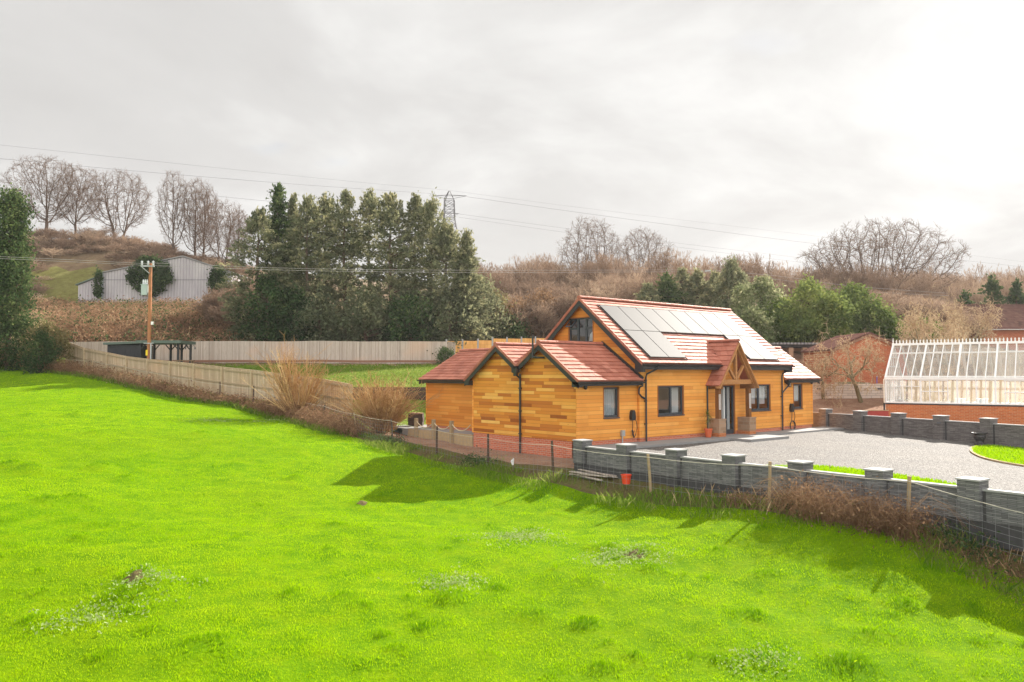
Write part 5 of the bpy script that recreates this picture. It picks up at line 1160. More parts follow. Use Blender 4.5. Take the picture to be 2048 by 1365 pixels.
def cable(label, pts, r, grp, mat='wire'):
    P = [np.array(at(*q)) for q in pts]; out = []
    for i in range(len(P)-1):
        a, b, c, d = P[max(i-1, 0)], P[i], P[i+1], P[min(i+2, len(P)-1)]
        for j in range(8): u = j/8; out.append(.5*((2*b)+(c-a)*u+(2*a-5*b+4*c-d)*u*u+(3*b-a-3*c+d)*u**3))
    out.append(P[-1]); mb = MB(); mb.tube(out, r, 4); return tag(mb.build('power_cable', mat), label, 'cable', grp)
plain('line_pale', (.36, .34, .33), .9, 0.0)
LV = 'low voltage wires strung from the timber poles'; HV = 'high voltage conductors of the pylon'
cable('upper wire from the transformer pole off to the left above the barn', [(-60, 511, 55), (120, 519, 56), (295, 528, 57)], .012, LV, 'line_pale'); cable('lower wire from the transformer pole off to the left above the barn', [(-60, 515, 54), (120, 523, 55.5), (287, 531, 56.8)], .012, LV, 'line_pale')
cable('upper wire across the dark conifers between the two timber poles', [(299, 526, 57), (600, 537.5, 61), (950, 541, 67), (1250, 540.5, 72), (1412, 540, 75)], .012, LV, 'line_pale'); cable('lower wire across the dark conifers between the two timber poles', [(287, 531, 56.8), (600, 541.5, 60.5), (950, 545.5, 66.5), (1250, 544.5, 71.5), (1400, 543.5, 74.9)], .012, LV, 'line_pale')
cable('upper wire running right from the far timber pole over the laurels', [(1412, 540, 75), (1560, 553, 76), (1700, 572, 77), (1895, 587, 78)], .014, LV, 'line_pale'); cable('lower wire running right from the far timber pole over the laurels', [(1400, 543.5, 74.9), (1560, 560, 76), (1700, 581, 77), (1898, 592, 78)], .014, LV, 'line_pale')
cable('topmost faint conductor from the pylon across the sky to the left', [(-40, 286, 130), (358, 328, 155), (700, 363, 185), (897, 381, 200)], .016, HV); cable('second conductor from the pylon passing over the bare oaks to the left', [(-40, 314, 128), (300, 345, 150), (620, 371, 178), (870, 388, 199)], .022, HV)
cable('lowest conductor from the pylon passing behind the conifers to the left', [(380, 387, 160), (540, 403, 172), (720, 416, 188), (872, 424, 199)], .022, HV)
cable('topmost faint conductor from the pylon running right', [(898, 381, 200), (1180, 418, 230), (1610, 470, 280), (2080, 528, 330)], .016, HV); cable('boldest conductor from the pylon running right above the twin oaks', [(934, 394, 200), (1250, 438, 235), (1640, 489, 280), (2080, 538, 330)], .03, HV)
cable('third conductor from the pylon running right behind the twin oaks', [(916, 428, 200), (1122, 456, 225), (1350, 486, 250), (1600, 516, 280)], .022, HV); cable('fourth and lowest conductor from the pylon running right behind the twin oaks', [(918, 435, 199), (1122, 464, 224), (1350, 494, 249), (1600, 525, 279)], .022, HV)
# pylon
p = at(898, 640, 200); zt = at(898, 380, 200)[2]; zb_ = 14.0; t = local_thing('electricity_pylon', 'steel lattice pylon rising behind the dark conifers', 'pylon', (p[0], p[1], zb_), RD); Ht = zt-zb_
def wid(z):
    d = zt-zb_-z; return .12 if d < .1 else (.12+1.05*min(1, d/2.2) if d < 2.2 else 1.17+.035*(d-2.2) if d < 7 else 1.34+.19*(d-7))
mb = MB(); lv = [Ht, Ht-2.2, Ht-3.6, Ht-5, Ht-7, Ht-8.6, Ht-10.4, Ht-13, Ht-16.5, Ht-21, Ht-27, 0]
for sx_ in (-1, 1):
    for sy_ in (-1, 1):
        for a, b in zip(lv[:-1], lv[1:]): mb.beam((sx_*wid(a), sy_*wid(a), a), (sx_*wid(b), sy_*wid(b), b), .14, .14)
q = mb.build('tower_leg', 'steel_dark', t, world=False); mb = MB()
for a, b in zip(lv[1:-1], lv[2:]):
    wa, wb = wid(a), wid(b)
    for s_ in (-1, 1):
        mb.beam((-wa, s_*wa, a), (wb, s_*wb, b), .08, .08); mb.beam((wa, s_*wa, a), (-wb, s_*wb, b), .08, .08); mb.beam((s_*wa, -wa, a), (s_*wb, wb, b), .08, .08); mb.beam((s_*wa, wa, a), (s_*wb, -wb, b), .08, .08); mb.beam((-wa, s_*wa, a), (wa, s_*wa, a), .08, .08)
mb.build('bracing', 'steel_dark', t, world=False)
for z, x0_, x1_ in ((Ht-1.1, -4.2, 4.4), (Ht-5.6, -3.2, 2.4)):
    mb = MB()
    for xe_ in (x0_, x1_): mb.beam((0, -.6, z), (xe_, 0, z-.15), .09, .09); mb.beam((0, .6, z), (xe_, 0, z-.15), .09, .09); mb.beam((0, 0, z-1.0), (xe_, 0, z-.15), .08, .08)
    mb.build('crossarm', 'steel_dark', t, world=False)

# ------------------------------------------------------------------ barn
p = at(205, 612, 96); b_ = local_thing('metal_barn', 'grey corrugated barn with a lean-to, partly overgrown with ivy on the bank', 'barn', (p[0], p[1], 10.2), RD)
def bx(px): return (px-205)/1600*96
def bz(py): return 2.69+(748-py)/1600*96-10.2
ez, az_, rz_ = bz(546), bz(514), bz(546); Wb = bx(462); xa = bx(365)
mb = MB(); mb.prism([(0, 0, bz(612)), (Wb, 0, bz(617)), (Wb, 0, rz_), (xa, 0, az_), (0, 0, ez)], (0, 16, 0)); mb.build('wall', 'corrugated_sheet', b_, world=False)
mb = MB(); mb.box(.02, Wb-.02, .06, 15.9, -1.5, bz(608)); mb.build('plinth', 'brick_pedestal', b_, world=False)
mb = MB(); mb.prism([(-.2, -.15, ez-.02), (xa, -.15, az_+.05), (xa, 16.2, az_+.05), (-.2, 16.2, ez-.02)], (0, 0, .12)); mb.prism([(Wb+.2, -.15, rz_-.02), (xa, -.15, az_+.05), (xa, 16.2, az_+.05), (Wb+.2, 16.2, rz_-.02)], (0, 0, .12)); mb.build('roof', 'concrete', b_, world=False)
mb = MB(); mb.box(0, Wb, -.03, -.005, bz(560)-.03, bz(560)+.03); mb.build('sheet_lap', 'steel_dark', b_, world=False)
mb = MB(); mb.box(-.12, .12, -.2, -.02, bz(614), ez-.02); mb.build('downpipe', 'galv_metal', b_, world=False)
xl = bx(152); mb = MB(); mb.prism([(xl, .4, bz(612)), (-.02, .4, bz(612)), (-.02, .4, bz(549)), (xl, .4, bz(570))], (0, 13, 0)); l = mb.build('lean_to', 'corrugated_sheet', b_, world=False); mb = MB(); mb.prism([(xl-.25, .2, bz(570.5)), (.0, .2, bz(549)), (0, 13.8, bz(549)), (xl-.25, 13.8, bz(570.5))], (0, 0, .14)); mb.build('lean_to_roof', 'green_felt', l, world=False)
BARN = (np.array((p[0], p[1], 10.2)), RD)
def barn_pt(px, py, off=-.1):
    u = bx(px); q = BARN[0]+RV*u+np.array((_s, _c, 0))*off; q[2] = 10.2+bz(py); return q

# ------------------------------------------------------------------ vegetation
def unit(v): return v/(np.linalg.norm(v, axis=-1, keepdims=True)+1e-9)
def leaf_quads(C, tones, spread, per, size, asp=.55, jit=.16, droop=0.0, r=None):
    r = r or rng; n = len(C)*per
    P = np.repeat(C, per, 0)+r.normal(0, 1, (n, 3))*np.repeat(np.broadcast_to(np.asarray(spread, float).reshape(-1, 1) if np.ndim(spread) == 1 and len(np.atleast_1d(spread)) == len(C) else np.asarray(spread, float), (len(C), 3)) if np.ndim(spread) else np.full((len(C), 3), float(spread)), per, 0)
    a = unit(r.normal(0, 1, (n, 3))+np.array((0, 0, -droop))); b = unit(np.cross(a, r.normal(0, 1, (n, 3))))
    s = (size*r.uniform(.55, 1.35, n))[:, None]
    V = np.stack([P-a*s, P+b*s*asp, P+a*s, P-b*s*asp], 1).reshape(-1, 3)
    F = np.arange(n*4, dtype=np.int32).reshape(-1, 4)
    T = np.clip(np.repeat(tones, per)+r.normal(0, jit, n), 0, 1)
    return V, F, np.repeat(T, 4)
def merge(parts):
    V, F, T = [], [], []; b = 0
    for v, f, t in parts: V.append(v); F.append(f+b); T.append(t); b += len(v)
    return np.vstack(V), np.vstack(F), np.concatenate(T)
def prisms(P0, P1, R0, R1, sides, tones):
    """tapered sticks as sides-gons (open ended); sides 2 = a crossed-free ribbon"""
    P0, P1 = np.asarray(P0, float), np.asarray(P1, float); n = len(P0); d = unit(P1-P0)
    ref = np.where(np.abs(d[:, 2:3]) > .9, np.array([[1., .3, 0]]), np.array([[.1, .2, 1.]])); a = unit(np.cross(d, ref)); b = np.cross(d, a)
    if sides == 2:
        ph = rng.uniform(0, math.pi, n)[:, None]; a = a*np.cos(ph)+b*np.sin(ph); R0 = np.asarray(R0)[:, None]; R1 = np.asarray(R1)[:, None]
        V = np.stack([P0-a*R0, P0+a*R0, P1+a*R1, P1-a*R1], 1).reshape(-1, 3); F = np.arange(n*4, dtype=np.int32).reshape(-1, 4); return V, F, np.repeat(tones, 4)
    V = np.empty((n, 2, sides, 3))
    for k in range(sides):
        t = 2*math.pi*k/sides; o = a*math.cos(t)+b*math.sin(t); V[:, 0, k] = P0+o*np.asarray(R0)[:, None]; V[:, 1, k] = P1+o*np.asarray(R1)[:, None]
    base = (np.arange(n)*2*sides)[:, None]
    F = np.concatenate([base+np.array([[k, (k+1) % sides, sides+(k+1) % sides, sides+k]]) for k in range(sides)], 0)
    return V.reshape(-1, 3), F.astype(np.int32), np.repeat(tones, 2*sides)

def bare(seed, stems=1, levels=7, limb_lev=2, L0=1.6, ratio=.80, ang=(.28, .62), up=.12, rad0=.16, side=.5, jitter=.13, rmin=.010, spread0=.5, trunk=1.0, droop=0.0):
    """branching skeleton of a leafless tree -> list of (p0, p1, r0, r1, level)"""
    r = np.random.default_rng(seed); out = []
    st = []
    for k in range(stems):
        a = r.uniform(0, 6.28)+k*6.28/max(1, stems); o = np.array((math.cos(a), math.sin(a), 0))*(.18*(stems > 1))
        st.append((o, unit(np.array((math.cos(a)*.16*(stems > 1), math.sin(a)*.16*(stems > 1), 1.0))+r.normal(0, .04, 3)), L0*trunk, rad0, 0))
    while st:
        p, d, L, rd, lv = st.pop(); n = 3 if lv < 4 else 2; re = rd*.80
        for i in range(n):
            d = unit(d+r.normal(0, jitter, 3)+np.array((0, 0, up if lv < levels-2 else up*.4-droop)))
            q = p+d*L/n; a0 = rd+(re-rd)*i/n; a1 = rd+(re-rd)*(i+1)/n
            out.append((p, q, max(a0, rmin), max(a1, rmin), lv)); p = q
            if lv > 0 and i < n-1 and r.random() < side and lv < levels:
                e = unit(np.cross(d, r.normal(0, 1, 3))); th = r.uniform(.5, 1.0); st.append((p, unit(d*math.cos(th)+e*math.sin(th)), L*ratio*r.uniform(.55, .85), re*.5, lv+1 if lv > 2 else lv+2))
        if lv < levels:
            m = (4 if lv == 0 and stems == 1 else 3 if lv == 1 else 2) + (r.random() < .35)
            ph = r.uniform(0, 6.28); e1 = unit(np.cross(d, np.array((.3, .5, .2)))); e2 = np.cross(d, e1)
            for k in range(m):
                t = r.uniform(*ang)*(1.0 if lv else spread0/.45); f = ph+6.28*k/m+r.normal(0, .35)
                st.append((p, unit(d*math.cos(t)+(e1*math.cos(f)+e2*math.sin(f))*math.sin(t)), L*(ratio if lv else ratio/trunk)*r.uniform(.78, 1.12), re*r.uniform(.58, .78), lv+1))
    return out
def bare_meshes(name_label, segs, Ht, Wd, limb=2, twig=4, trunk_mat='bark', twig_mat='twig_grey', t=None, ttone=(.45, .15)):
    P0 = np.array([s[0] for s in segs]); P1 = np.array([s[1] for s in segs]); R0 = np.array([s[2] for s in segs]); R1 = np.array([s[3] for s in segs]); LV_ = np.array([s[4] for s in segs])
    allp = np.vstack([P0, P1]); zr_ = np.percentile(allp[:, 2], 99.0); w = max(np.percentile(np.abs(allp[:, 0]), 94), np.percentile(np.abs(allp[:, 1]), 94))*2
    S_ = np.array((Wd/w, Wd/w, Ht/zr_)); P0 = P0*S_; P1 = P1*S_; k = Ht/zr_*.5+Wd/w*.5
    m = LV_ <= limb
    a = prisms(P0[m], P1[m], R0[m]*k, R1[m]*k, 6, np.full(m.sum(), .5)); np_obj('trunk', a[0], a[1], trunk_mat, t, False, a[2], smooth=True)
    m2 = (LV_ > limb) & (LV_ <= twig); m3 = LV_ > twig
    tn = lambda q: np.clip(rng.normal(ttone[0], ttone[1], q), 0, 1)
    b = prisms(P0[m2], P1[m2], R0[m2]*k, R1[m2]*k, 4, tn(m2.sum())*.7); c = prisms(P0[m3], P1[m3], R0[m3]*k, R1[m3]*k*.75, 2, tn(m3.sum()))
    v, f, tt = merge([b, c]); np_obj('crown', v, f, twig_mat, t, False, tt)
def gz(p): return float(H(p[0], p[1]))
def bare_tree(name, label, px, py, D, Ht, Wd, seed, group=None, sink=.6, cat='tree', mats=('bark', 'twig_grey'), tone=(.45, .15), **k):
    p = at(px, py, D); t = thing(name, label, cat, (p[0], p[1], p[2]-sink), group=group)
    bare_meshes(name, bare(seed, **k), Ht+sink, Wd, trunk_mat=mats[0], twig_mat=mats[1], t=t, ttone=tone); return t
def mpp(D): return D/FPX                                     # metres per photo pixel at distance D
def grow(seed, Ht, Wd, stems=1, base=.28, n_att=1500, step=.36, lean=.12, flat=1.0, low=.0):
    """space colonisation: limbs grow from the stems towards points spread through a domed crown"""
    r = np.random.default_rng(seed); A = []
    while len(A) < n_att:
        u = r.uniform(-1, 1, 3); q = np.linalg.norm(u)
        if q > 1 or q < r.uniform(0, .75): continue
        z = Ht*(base+(1-base)*(.5+.5*u[2])); w = 1.0 if u[2] > -.3 else 1-.5*(-u[2]-.3)
        A.append((u[0]*Wd/2*w, u[1]*Wd/2*w, z-low*abs(u[0])*Ht*.25))
    A = np.array(A); lump = 1+.10*np.sin(np.arctan2(A[:, 1], A[:, 0])*3+seed)+.07*np.sin(A[:, 2]*1.7+seed); A[:, :2] *= lump[:, None]
    N = []; par = []
    for k in range(stems):
        a = 6.283*k/stems+seed; d = np.array((math.cos(a)*lean*(stems > 1), math.sin(a)*lean*(stems > 1), 1.0)); d /= np.linalg.norm(d); p = np.array((math.cos(a)*.22*(stems > 1), math.sin(a)*.22*(stems > 1), 0.)); pr = -1
        while p[2] < Ht*base*.72: N.append(p.copy()); par.append(pr); pr = len(N)-1; d = unit(d+r.normal(0, .05, 3)); p = p+d*step
    N = [np.array(x) for x in N]; D_ = np.full(len(A), 1e9); I_ = np.zeros(len(A), int); kc = {}; new = list(range(len(N))); alive = np.ones(len(A), bool)
    for it in range(70):
        Q = np.array([N[i] for i in new]); dd = np.linalg.norm(A[:, None]-Q[None], axis=2); j = dd.argmin(1); m = dd[np.arange(len(A)), j]; up = m < D_; D_[up] = m[up]; I_[up] = np.array(new)[j[up]]
        alive &= D_ > step*1.25
        if not alive.any(): break
        acc = {}
        for a_, i in zip(A[alive], I_[alive]): acc.setdefault(i, []).append(a_)
        new = []
        for i, L in acc.items():
            v = unit(np.array(L)-N[i]).sum(0); 
            if np.linalg.norm(v) < 1e-3: continue
            prev = N[i]-N[par[i]] if par[i] >= 0 else np.array((0, 0, 1.)); d = unit(unit(v)+.45*unit(prev)+r.normal(0, .10, 3)+np.array((0, 0, .05))); q_ = N[i]+d*step
            if kc.get(i, 0) >= 3 or min(np.linalg.norm(np.array(N)[-400:]-q_, axis=1)) < step*.45: alive[I_ == i] &= np.linalg.norm(A[I_ == i]-N[i], axis=1) > step*4; continue
            kc[i] = kc.get(i, 0)+1; N.append(q_); par.append(i); new.append(len(N)-1)
        if not new: break
    n = len(N); N = np.array(N); cnt = np.zeros(n); kids = np.zeros(n, int)
    for i in range(n):
        if par[i] >= 0: kids[par[i]] += 1
    for i in range(n-1, -1, -1):
        if kids[i] == 0: cnt[i] = 1
        if par[i] >= 0: cnt[par[i]] += cnt[i]
    rad = .0145*np.maximum(cnt, 1)**.47; out = []
    for i in range(n):
        if par[i] >= 0: out.append((N[par[i]], N[i], max(rad[i], min(rad[par[i]], rad[i]*1.3)), rad[i], 0 if rad[i] > .075 else 3))
    for i in range(n):                                                   # twigs
        if rad[i] < .05 and par[i] >= 0:
            prev = unit(N[i]-N[par[i]])
            for _ in range(5 if kids[i] == 0 else 3):
                d = unit(prev+r.normal(0, .55, 3)+np.array((0, 0, .12))); L = r.uniform(.35, .95); q = N[i]+d*L*.55; e = unit(d+r.normal(0, .3, 3)); out.append((N[i], q, .0125, .010, 6)); out.append((q, q+e*L*.5, .010, .006, 6))
                if r.random() < .7: e = unit(d+r.normal(0, .6, 3)); out.append((q, q+e*L*.45, .009, .006, 6))
    return out
def oak(name_label, px, py, D, Ht, Wd, seed, group=None, sink=1.3, twig='twig_grey', tone=(.5, .15), bark='bark', **k):
    p = at(px, py, D); t = thing('oak_tree', name_label, 'tree', (p[0], p[1], p[2]-sink), group=group); g_ = grow(seed, Ht+sink, Wd, **k)
    P0 = np.array([s[0] for s in g_]); P1 = np.array([s[1] for s in g_]); R0 = np.array([s[2] for s in g_]); R1 = np.array([s[3] for s in g_]); L_ = np.array([s[4] for s in g_])
    m = L_ == 0; a = prisms(P0[m], P1[m], R0[m], R1[m], 6, np.full(m.sum(), .5)); np_obj('trunk', a[0], a[1], bark, t, False, a[2], smooth=True)
    m2 = L_ == 3; m3 = L_ == 6; tn = lambda q: np.clip(rng.normal(tone[0], tone[1], q), 0, 1)
    b = prisms(P0[m2], P1[m2], R0[m2], R1[m2], 4, tn(m2.sum())*.3); c = prisms(P0[m3], P1[m3], R0[m3], R1[m3], 2, tn(m3.sum())); v, f, tt = merge([b, c]); np_obj('crown', v, f, twig, t, False, tt); return t
OK = 'leafless oaks on the hill'
A = oak('leafless oak furthest left on the hill skyline with wide spreading boughs', 90, 470, 130, 12.8, 12.2, 11, OK, base=.2)
B = oak('round crowned leafless oak alone on the hill between the leftmost oaks and the barn trees', 236, 480, 130, 11.4, 11.0, 12, OK, stems=2, base=.18)
Cc = oak('upright leafless tree directly above the barn ridge', 388, 530, 124, 13.4, 6.4, 13, OK, base=.2, n_att=1200)
def oakdup(src, lab, px, py, D, rz, sc): p = at(px, py, D); dup(src, (p[0], p[1], p[2]-1.3), rz, sc, lab)
oakdup(A, 'leafless oak on the skyline just right of the leftmost oak', 150, 472, 131, 2.1, (.74, .74, .93)); oakdup(Cc, 'slim leafless tree above the left slope of the barn roof', 345, 520, 122, 1.3, (.82, .82, 1.02)); oakdup(Cc, 'leafless tree just right of the barn ridge, its trunk bare', 408, 530, 126, 4.0, (.85, .85, .96)); oakdup(B, 'leafless tree above the right slope of the barn with low spreading boughs', 446, 535, 122, 2.6, (.72, .72, .92)); oakdup(Cc, 'short leafless tree half hidden by the left end of the conifers', 475, 540, 120, 5.2, (.7, .7, .70))
D_ = oak('taller of the twin leafless trees above the house roof', 1180, 602, 130, 13.8, 10.6, 21, 'twin leafless trees behind the house', base=.12, stems=2, lean=.2)
E_ = oak('lower of the twin leafless trees above the house roof, leaning right', 1286, 606, 127, 12.0, 9.4, 22, 'twin leafless trees behind the house', base=.12, stems=2, lean=.2)
oak('broad fan shaped leafless tree standing over the laurels at the right', 1752, 632, 100, 12.2, 18.4, 31, None, bark='bark_warm', stems=4, lean=.45, base=.16, n_att=2600, low=.5, tone=(.55, .16))
OR = 'leafless orchard trees by the greenhouse'
o1 = bare_tree('orchard_tree', 'drooping leafless orchard tree in front of the brick shed', 1722, 797, 46, 3.55, 4.6, 41, OR, sink=.25, levels=7, L0=1.0, ang=(.45, .95), up=-.03, side=.55, jitter=.24, rmin=.009, tone=(.52, .2), rad0=.10, trunk=1.25, droop=.10, mats=('moss_bark', 'twig_lichen'))
bare_tree('orchard_tree', 'nearly bare stunted orchard tree beside the right end of the timber house', 1646, 792, 47, 3.0, 3.4, 42, OR, sink=.25, levels=5, L0=1.0, ang=(.45, 1.0), up=-.02, side=.4, jitter=.26, rmin=.008, rad0=.10, trunk=1.4, droop=.05, mats=('moss_bark', 'twig_lichen'))
for lb, px, py, D, rz, sc in (('bushy leafless orchard tree just left of the greenhouse ridge', 1815, 775, 48, 2.0, (1.15, 1.15, 1.32)), ('leafless orchard tree behind the middle of the greenhouse roof', 1895, 760, 52, 4.1, (1.25, 1.25, 1.25)), ('leafless orchard tree partly hiding the tiled roof of the far brick house', 1935, 735, 56, .7, (1.1, 1.1, 1.25))):
    p = at(px, py, D); dup(o1, (p[0], p[1], p[2]-.2), rz, sc, lb)

# evergreens ----------------------------------------------------------
def crown_shell(n, R, Ht, prof, z0, seed, fill=.35):
    r = np.random.default_rng(seed); h = r.uniform(0, 1, n); th = r.uniform(0, 6.283, n)
    rr = np.where(r.random(n) < fill, np.sqrt(r.uniform(.05, 1, n)), r.uniform(.80, 1.08, n))
    lump = 1+.20*np.sin(th*3+h*9+seed)+.13*np.sin(th*5-h*17+seed*2)
    ra = R*prof(h)*rr*lump
    return np.stack([ra*np.cos(th), ra*np.sin(th), z0+h*(Ht-z0)], 1), h
def evergreen(name, label, px, py, D, Ht, R, prof, mat, seed, n=170, per=42, spread=.32, size=.16, z0=.2, group=None, cat='tree', tone0=.35, tone_var=.16, fill=.3, droop=0., asp=.5, trunk_mat='bark', trunk=True, p=None, spray=0):
    p = at(px, py, D) if p is None else np.array(p); t = thing(name, label, cat, (p[0], p[1], min(p[2], gz(p))-.2), group=group); Ht = Ht+(p[2]-t.location[2])
    r = np.random.default_rng(seed)
    C, h = crown_shell(n, R, Ht, prof, z0, seed, fill)
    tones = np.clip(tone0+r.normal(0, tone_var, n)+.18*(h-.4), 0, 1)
    if spray:                                                            # feathery boughs: leaflets strung along each outward axis
        m = len(C)*per; ax = unit(np.stack([C[:, 0], C[:, 1], np.zeros(len(C))], 1)+r.normal(0, .35, (len(C), 3)))+np.array((0, 0, spray)); ax = unit(np.where((h > .9)[:, None], ax*np.array((.25, .25, 1.))+np.array((0, 0, .6)), ax))
        A_ = np.repeat(ax, per, 0); u = r.uniform(-1, 1, m); L_ = np.repeat(r.uniform(.55, 1.15, len(C))*spread*2.6, per)
        P = np.repeat(C, per, 0)+A_*(u*L_)[:, None]+r.normal(0, 1, (m, 3))*(spread*.34*(1.1-.75*u))[:, None]; P[:, 2] -= .12*spread*(1+u)**2*1.6
        a_ = unit(A_+r.normal(0, .55, (m, 3))); b_ = unit(np.cross(a_, r.normal(0, 1, (m, 3)))); s_ = (size*r.uniform(.6, 1.35, m))[:, None]
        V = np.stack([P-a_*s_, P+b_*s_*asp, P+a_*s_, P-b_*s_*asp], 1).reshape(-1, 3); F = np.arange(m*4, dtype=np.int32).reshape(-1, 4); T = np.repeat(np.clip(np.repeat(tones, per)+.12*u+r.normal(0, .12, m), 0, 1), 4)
    else: V, F, T = leaf_quads(C, tones, (spread, spread, spread*1.15), per, size, asp, .13, droop, r)
    if trunk:
        mb = MB(); mb.tube([(0, 0, -.3), (R*.05, 0, Ht*.3), (-R*.03, R*.04, Ht*.62), (0, 0, Ht*.9)], [max(.06, R*.09), R*.075, R*.05, .03], 7)
        for k in range(9):
            a = r.uniform(0, 6.28); z = Ht*r.uniform(.12, .8); q = R*.8*prof(np.array([z/Ht]))[0]; mb.tube([(0, 0, z), (q*.5*math.cos(a), q*.5*math.sin(a), z+.3), (q*math.cos(a), q*math.sin(a), z+.35)], [R*.03, R*.02, .015], 5)
        mb.build('trunk', trunk_mat, t, world=False)
    np_obj('crown', V, F, mat, t, False, T); return t
col_prof = lambda h: np.clip(.55+.45*np.minimum(1, h*3), 0, 1)*np.clip((1-h)*2.3, 0, 1)**.66
cone_prof = lambda h: np.clip(1-h, .03, 1)**.8
dome_prof = lambda h: np.sqrt(np.clip(1-(2*h-.85)**2*.85, .04, 1))*np.where(h > .93, .6, 1)
CG = 'tall conifers in the row behind the back fence'
cons = [(552, 372, 74, 1.9, cone_prof, 'narrow dark spire of a conifer, tallest at the left end of the row'), (515, 425, 71.5, 2.4, col_prof, 'bushy conifer at the left end of the row against the brambles'), (583, 396, 75, 1.6, cone_prof, 'thin pointed conifer just right of the tallest spire'),
        (613, 398, 72.5, 1.95, col_prof, 'conifer standing behind the left willow clump'), (650, 396, 74.5, 2.0, col_prof, 'conifer in the row above the right half of the left willow clump'), (688, 385, 73, 2.15, col_prof, 'tall full conifer left of the middle of the row'), (738, 388, 74, 2.25, col_prof, 'tall full conifer in the middle of the row'),
        (780, 388, 72.5, 2.0, col_prof, 'conifer just right of the middle of the row'), (830, 396, 74, 2.1, col_prof, 'tall conifer third from the pylon end of the row'), (862, 404, 73, 2.0, col_prof, 'conifer beside the pylon with a steep right flank'), (893, 450, 72, 1.9, col_prof, 'shorter conifer directly below the pylon'), (932, 466, 71, 1.7, cone_prof, 'small thin conifer at the right end of the row beyond the pylon')]
for i, (px, ty, D, R, pf, lb) in enumerate(cons):
    base = at(px, 700, D); Ht = (700-ty)*mpp(D)
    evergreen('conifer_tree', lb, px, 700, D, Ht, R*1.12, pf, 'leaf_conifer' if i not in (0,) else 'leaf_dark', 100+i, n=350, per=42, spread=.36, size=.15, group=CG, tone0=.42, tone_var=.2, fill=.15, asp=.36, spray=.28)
HG = 'dark ivy and holly shrubs under the conifer row'
for i, (px, ty, D, R, lb) in enumerate([(535, 560, 69.5, 1.9, 'dark green shrub under the leftmost conifer beside the brambles'), (640, 600, 69.5, 2.0, 'dark shrub under the conifers behind the left willow'), (730, 590, 69.8, 2.3, 'dark shrub under the middle conifers'), (820, 600, 69.5, 2.2, 'dark shrub under the conifers left of the fence corner'), (900, 585, 70, 2.3, 'dark shrub under the conifers behind the fence corner'), (960, 560, 74, 2.2, 'olive shrub at the right foot of the conifer row'), (590, 585, 70, 1.8, 'dark shrub filling the gap below the thin pointed conifer')]):
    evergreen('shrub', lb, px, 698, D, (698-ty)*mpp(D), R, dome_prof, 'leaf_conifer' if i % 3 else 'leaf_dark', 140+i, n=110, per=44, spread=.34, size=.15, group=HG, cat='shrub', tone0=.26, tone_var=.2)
for lb, px, ty, by, D, R, m, sd in (('brown leaved scrub oak between the conifer row and the house gable', 1035, 610, 705, 78, 2.2, 'leaf_brown', 160), ('dark evergreen bush behind the orange fence panels', 1020, 640, 700, 76, 1.7, 'leaf_dark', 161), ('olive green bush behind the orange fence beside the conifers', 985, 590, 702, 77, 2.3, 'leaf_olive', 162), ('tawny bush rising behind the left verge of the house gable', 1085, 590, 700, 80, 2.4, 'leaf_brown', 163)):
    evergreen('shrub', lb, px, by, D, (by-ty)*mpp(D), R, dome_prof, m, sd, n=100, per=40, spread=.36, size=.13, cat='shrub', tone0=.42, tone_var=.2)
evergreen('ivy_clad_tree', 'tall ivy covered tree cut off by the left edge of the picture', 16, 628, 60, (628-388)*mpp(60), 1.85, lambda h: np.clip(1.02-.62*h, 0, 1)*np.where(h > .95, .6, 1), 'leaf_dark', 170, n=430, per=60, spread=.30, size=.12, z0=-.3, fill=.45, tone0=.5, tone_var=.22)
evergreen('shrub', 'rounded green shrub at the left end of the garden fence', 92, 716, 60, 2.35, 1.35, dome_prof, 'leaf_olive', 171, n=90, per=60, spread=.24, size=.09, cat='shrub', tone0=.42)
evergreen('shrub', 'dark holly bush beside the rounded green shrub by the fence end', 78, 722, 57.5, 1.9, 1.0, dome_prof, 'leaf_dark', 172, n=70, per=60, spread=.2, size=.08, cat='shrub', tone0=.3)
evergreen('shrub', 'small dark bush against the grey fence corner by the house wing', 890, 727, 65.5, 1.2, .62, dome_prof, 'leaf_dark', 173, n=40, per=60, spread=.14, size=.06, cat='shrub', tone0=.4)
for i, (px, ty, by, D, R, lb, m, pf) in enumerate([(1296, 570, 640, 72, 1.7, 'low spreading conifer left of the small conifer group behind the roof', 'leaf_conifer', cone_prof), (1332, 552, 640, 73, 1.6, 'pointed green conifer behind the house ridge, leftmost of three', 'leaf_dark', cone_prof), (1365, 541, 640, 74, 1.8, 'fuller green conifer behind the house ridge, middle of three', 'leaf_conifer', cone_prof), (1396, 545, 640, 73.5, 1.7, 'green conifer close to the far timber pole', 'leaf_conifer', cone_prof), (1430, 548, 640, 72.5, 1.5, 'olive conifer between the far timber pole and the weeping cypress', 'leaf_conifer', cone_prof)]):
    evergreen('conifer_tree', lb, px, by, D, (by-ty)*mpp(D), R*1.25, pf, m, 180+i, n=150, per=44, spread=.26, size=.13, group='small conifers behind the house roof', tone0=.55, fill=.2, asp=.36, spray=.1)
evergreen('cypress_tree', 'weeping cypress with a dark rounded top behind the solar roof', 1466, 655, 70, (655-527)*mpp(70), 1.75, lambda h: np.clip(1.05-.5*h, 0, 1)*np.sqrt(np.clip((1-h)*6, 0.05, 1)), 'leaf_conifer', 190, n=190, per=46, spread=.28, size=.15, tone0=.38, asp=.3, spray=-.9)
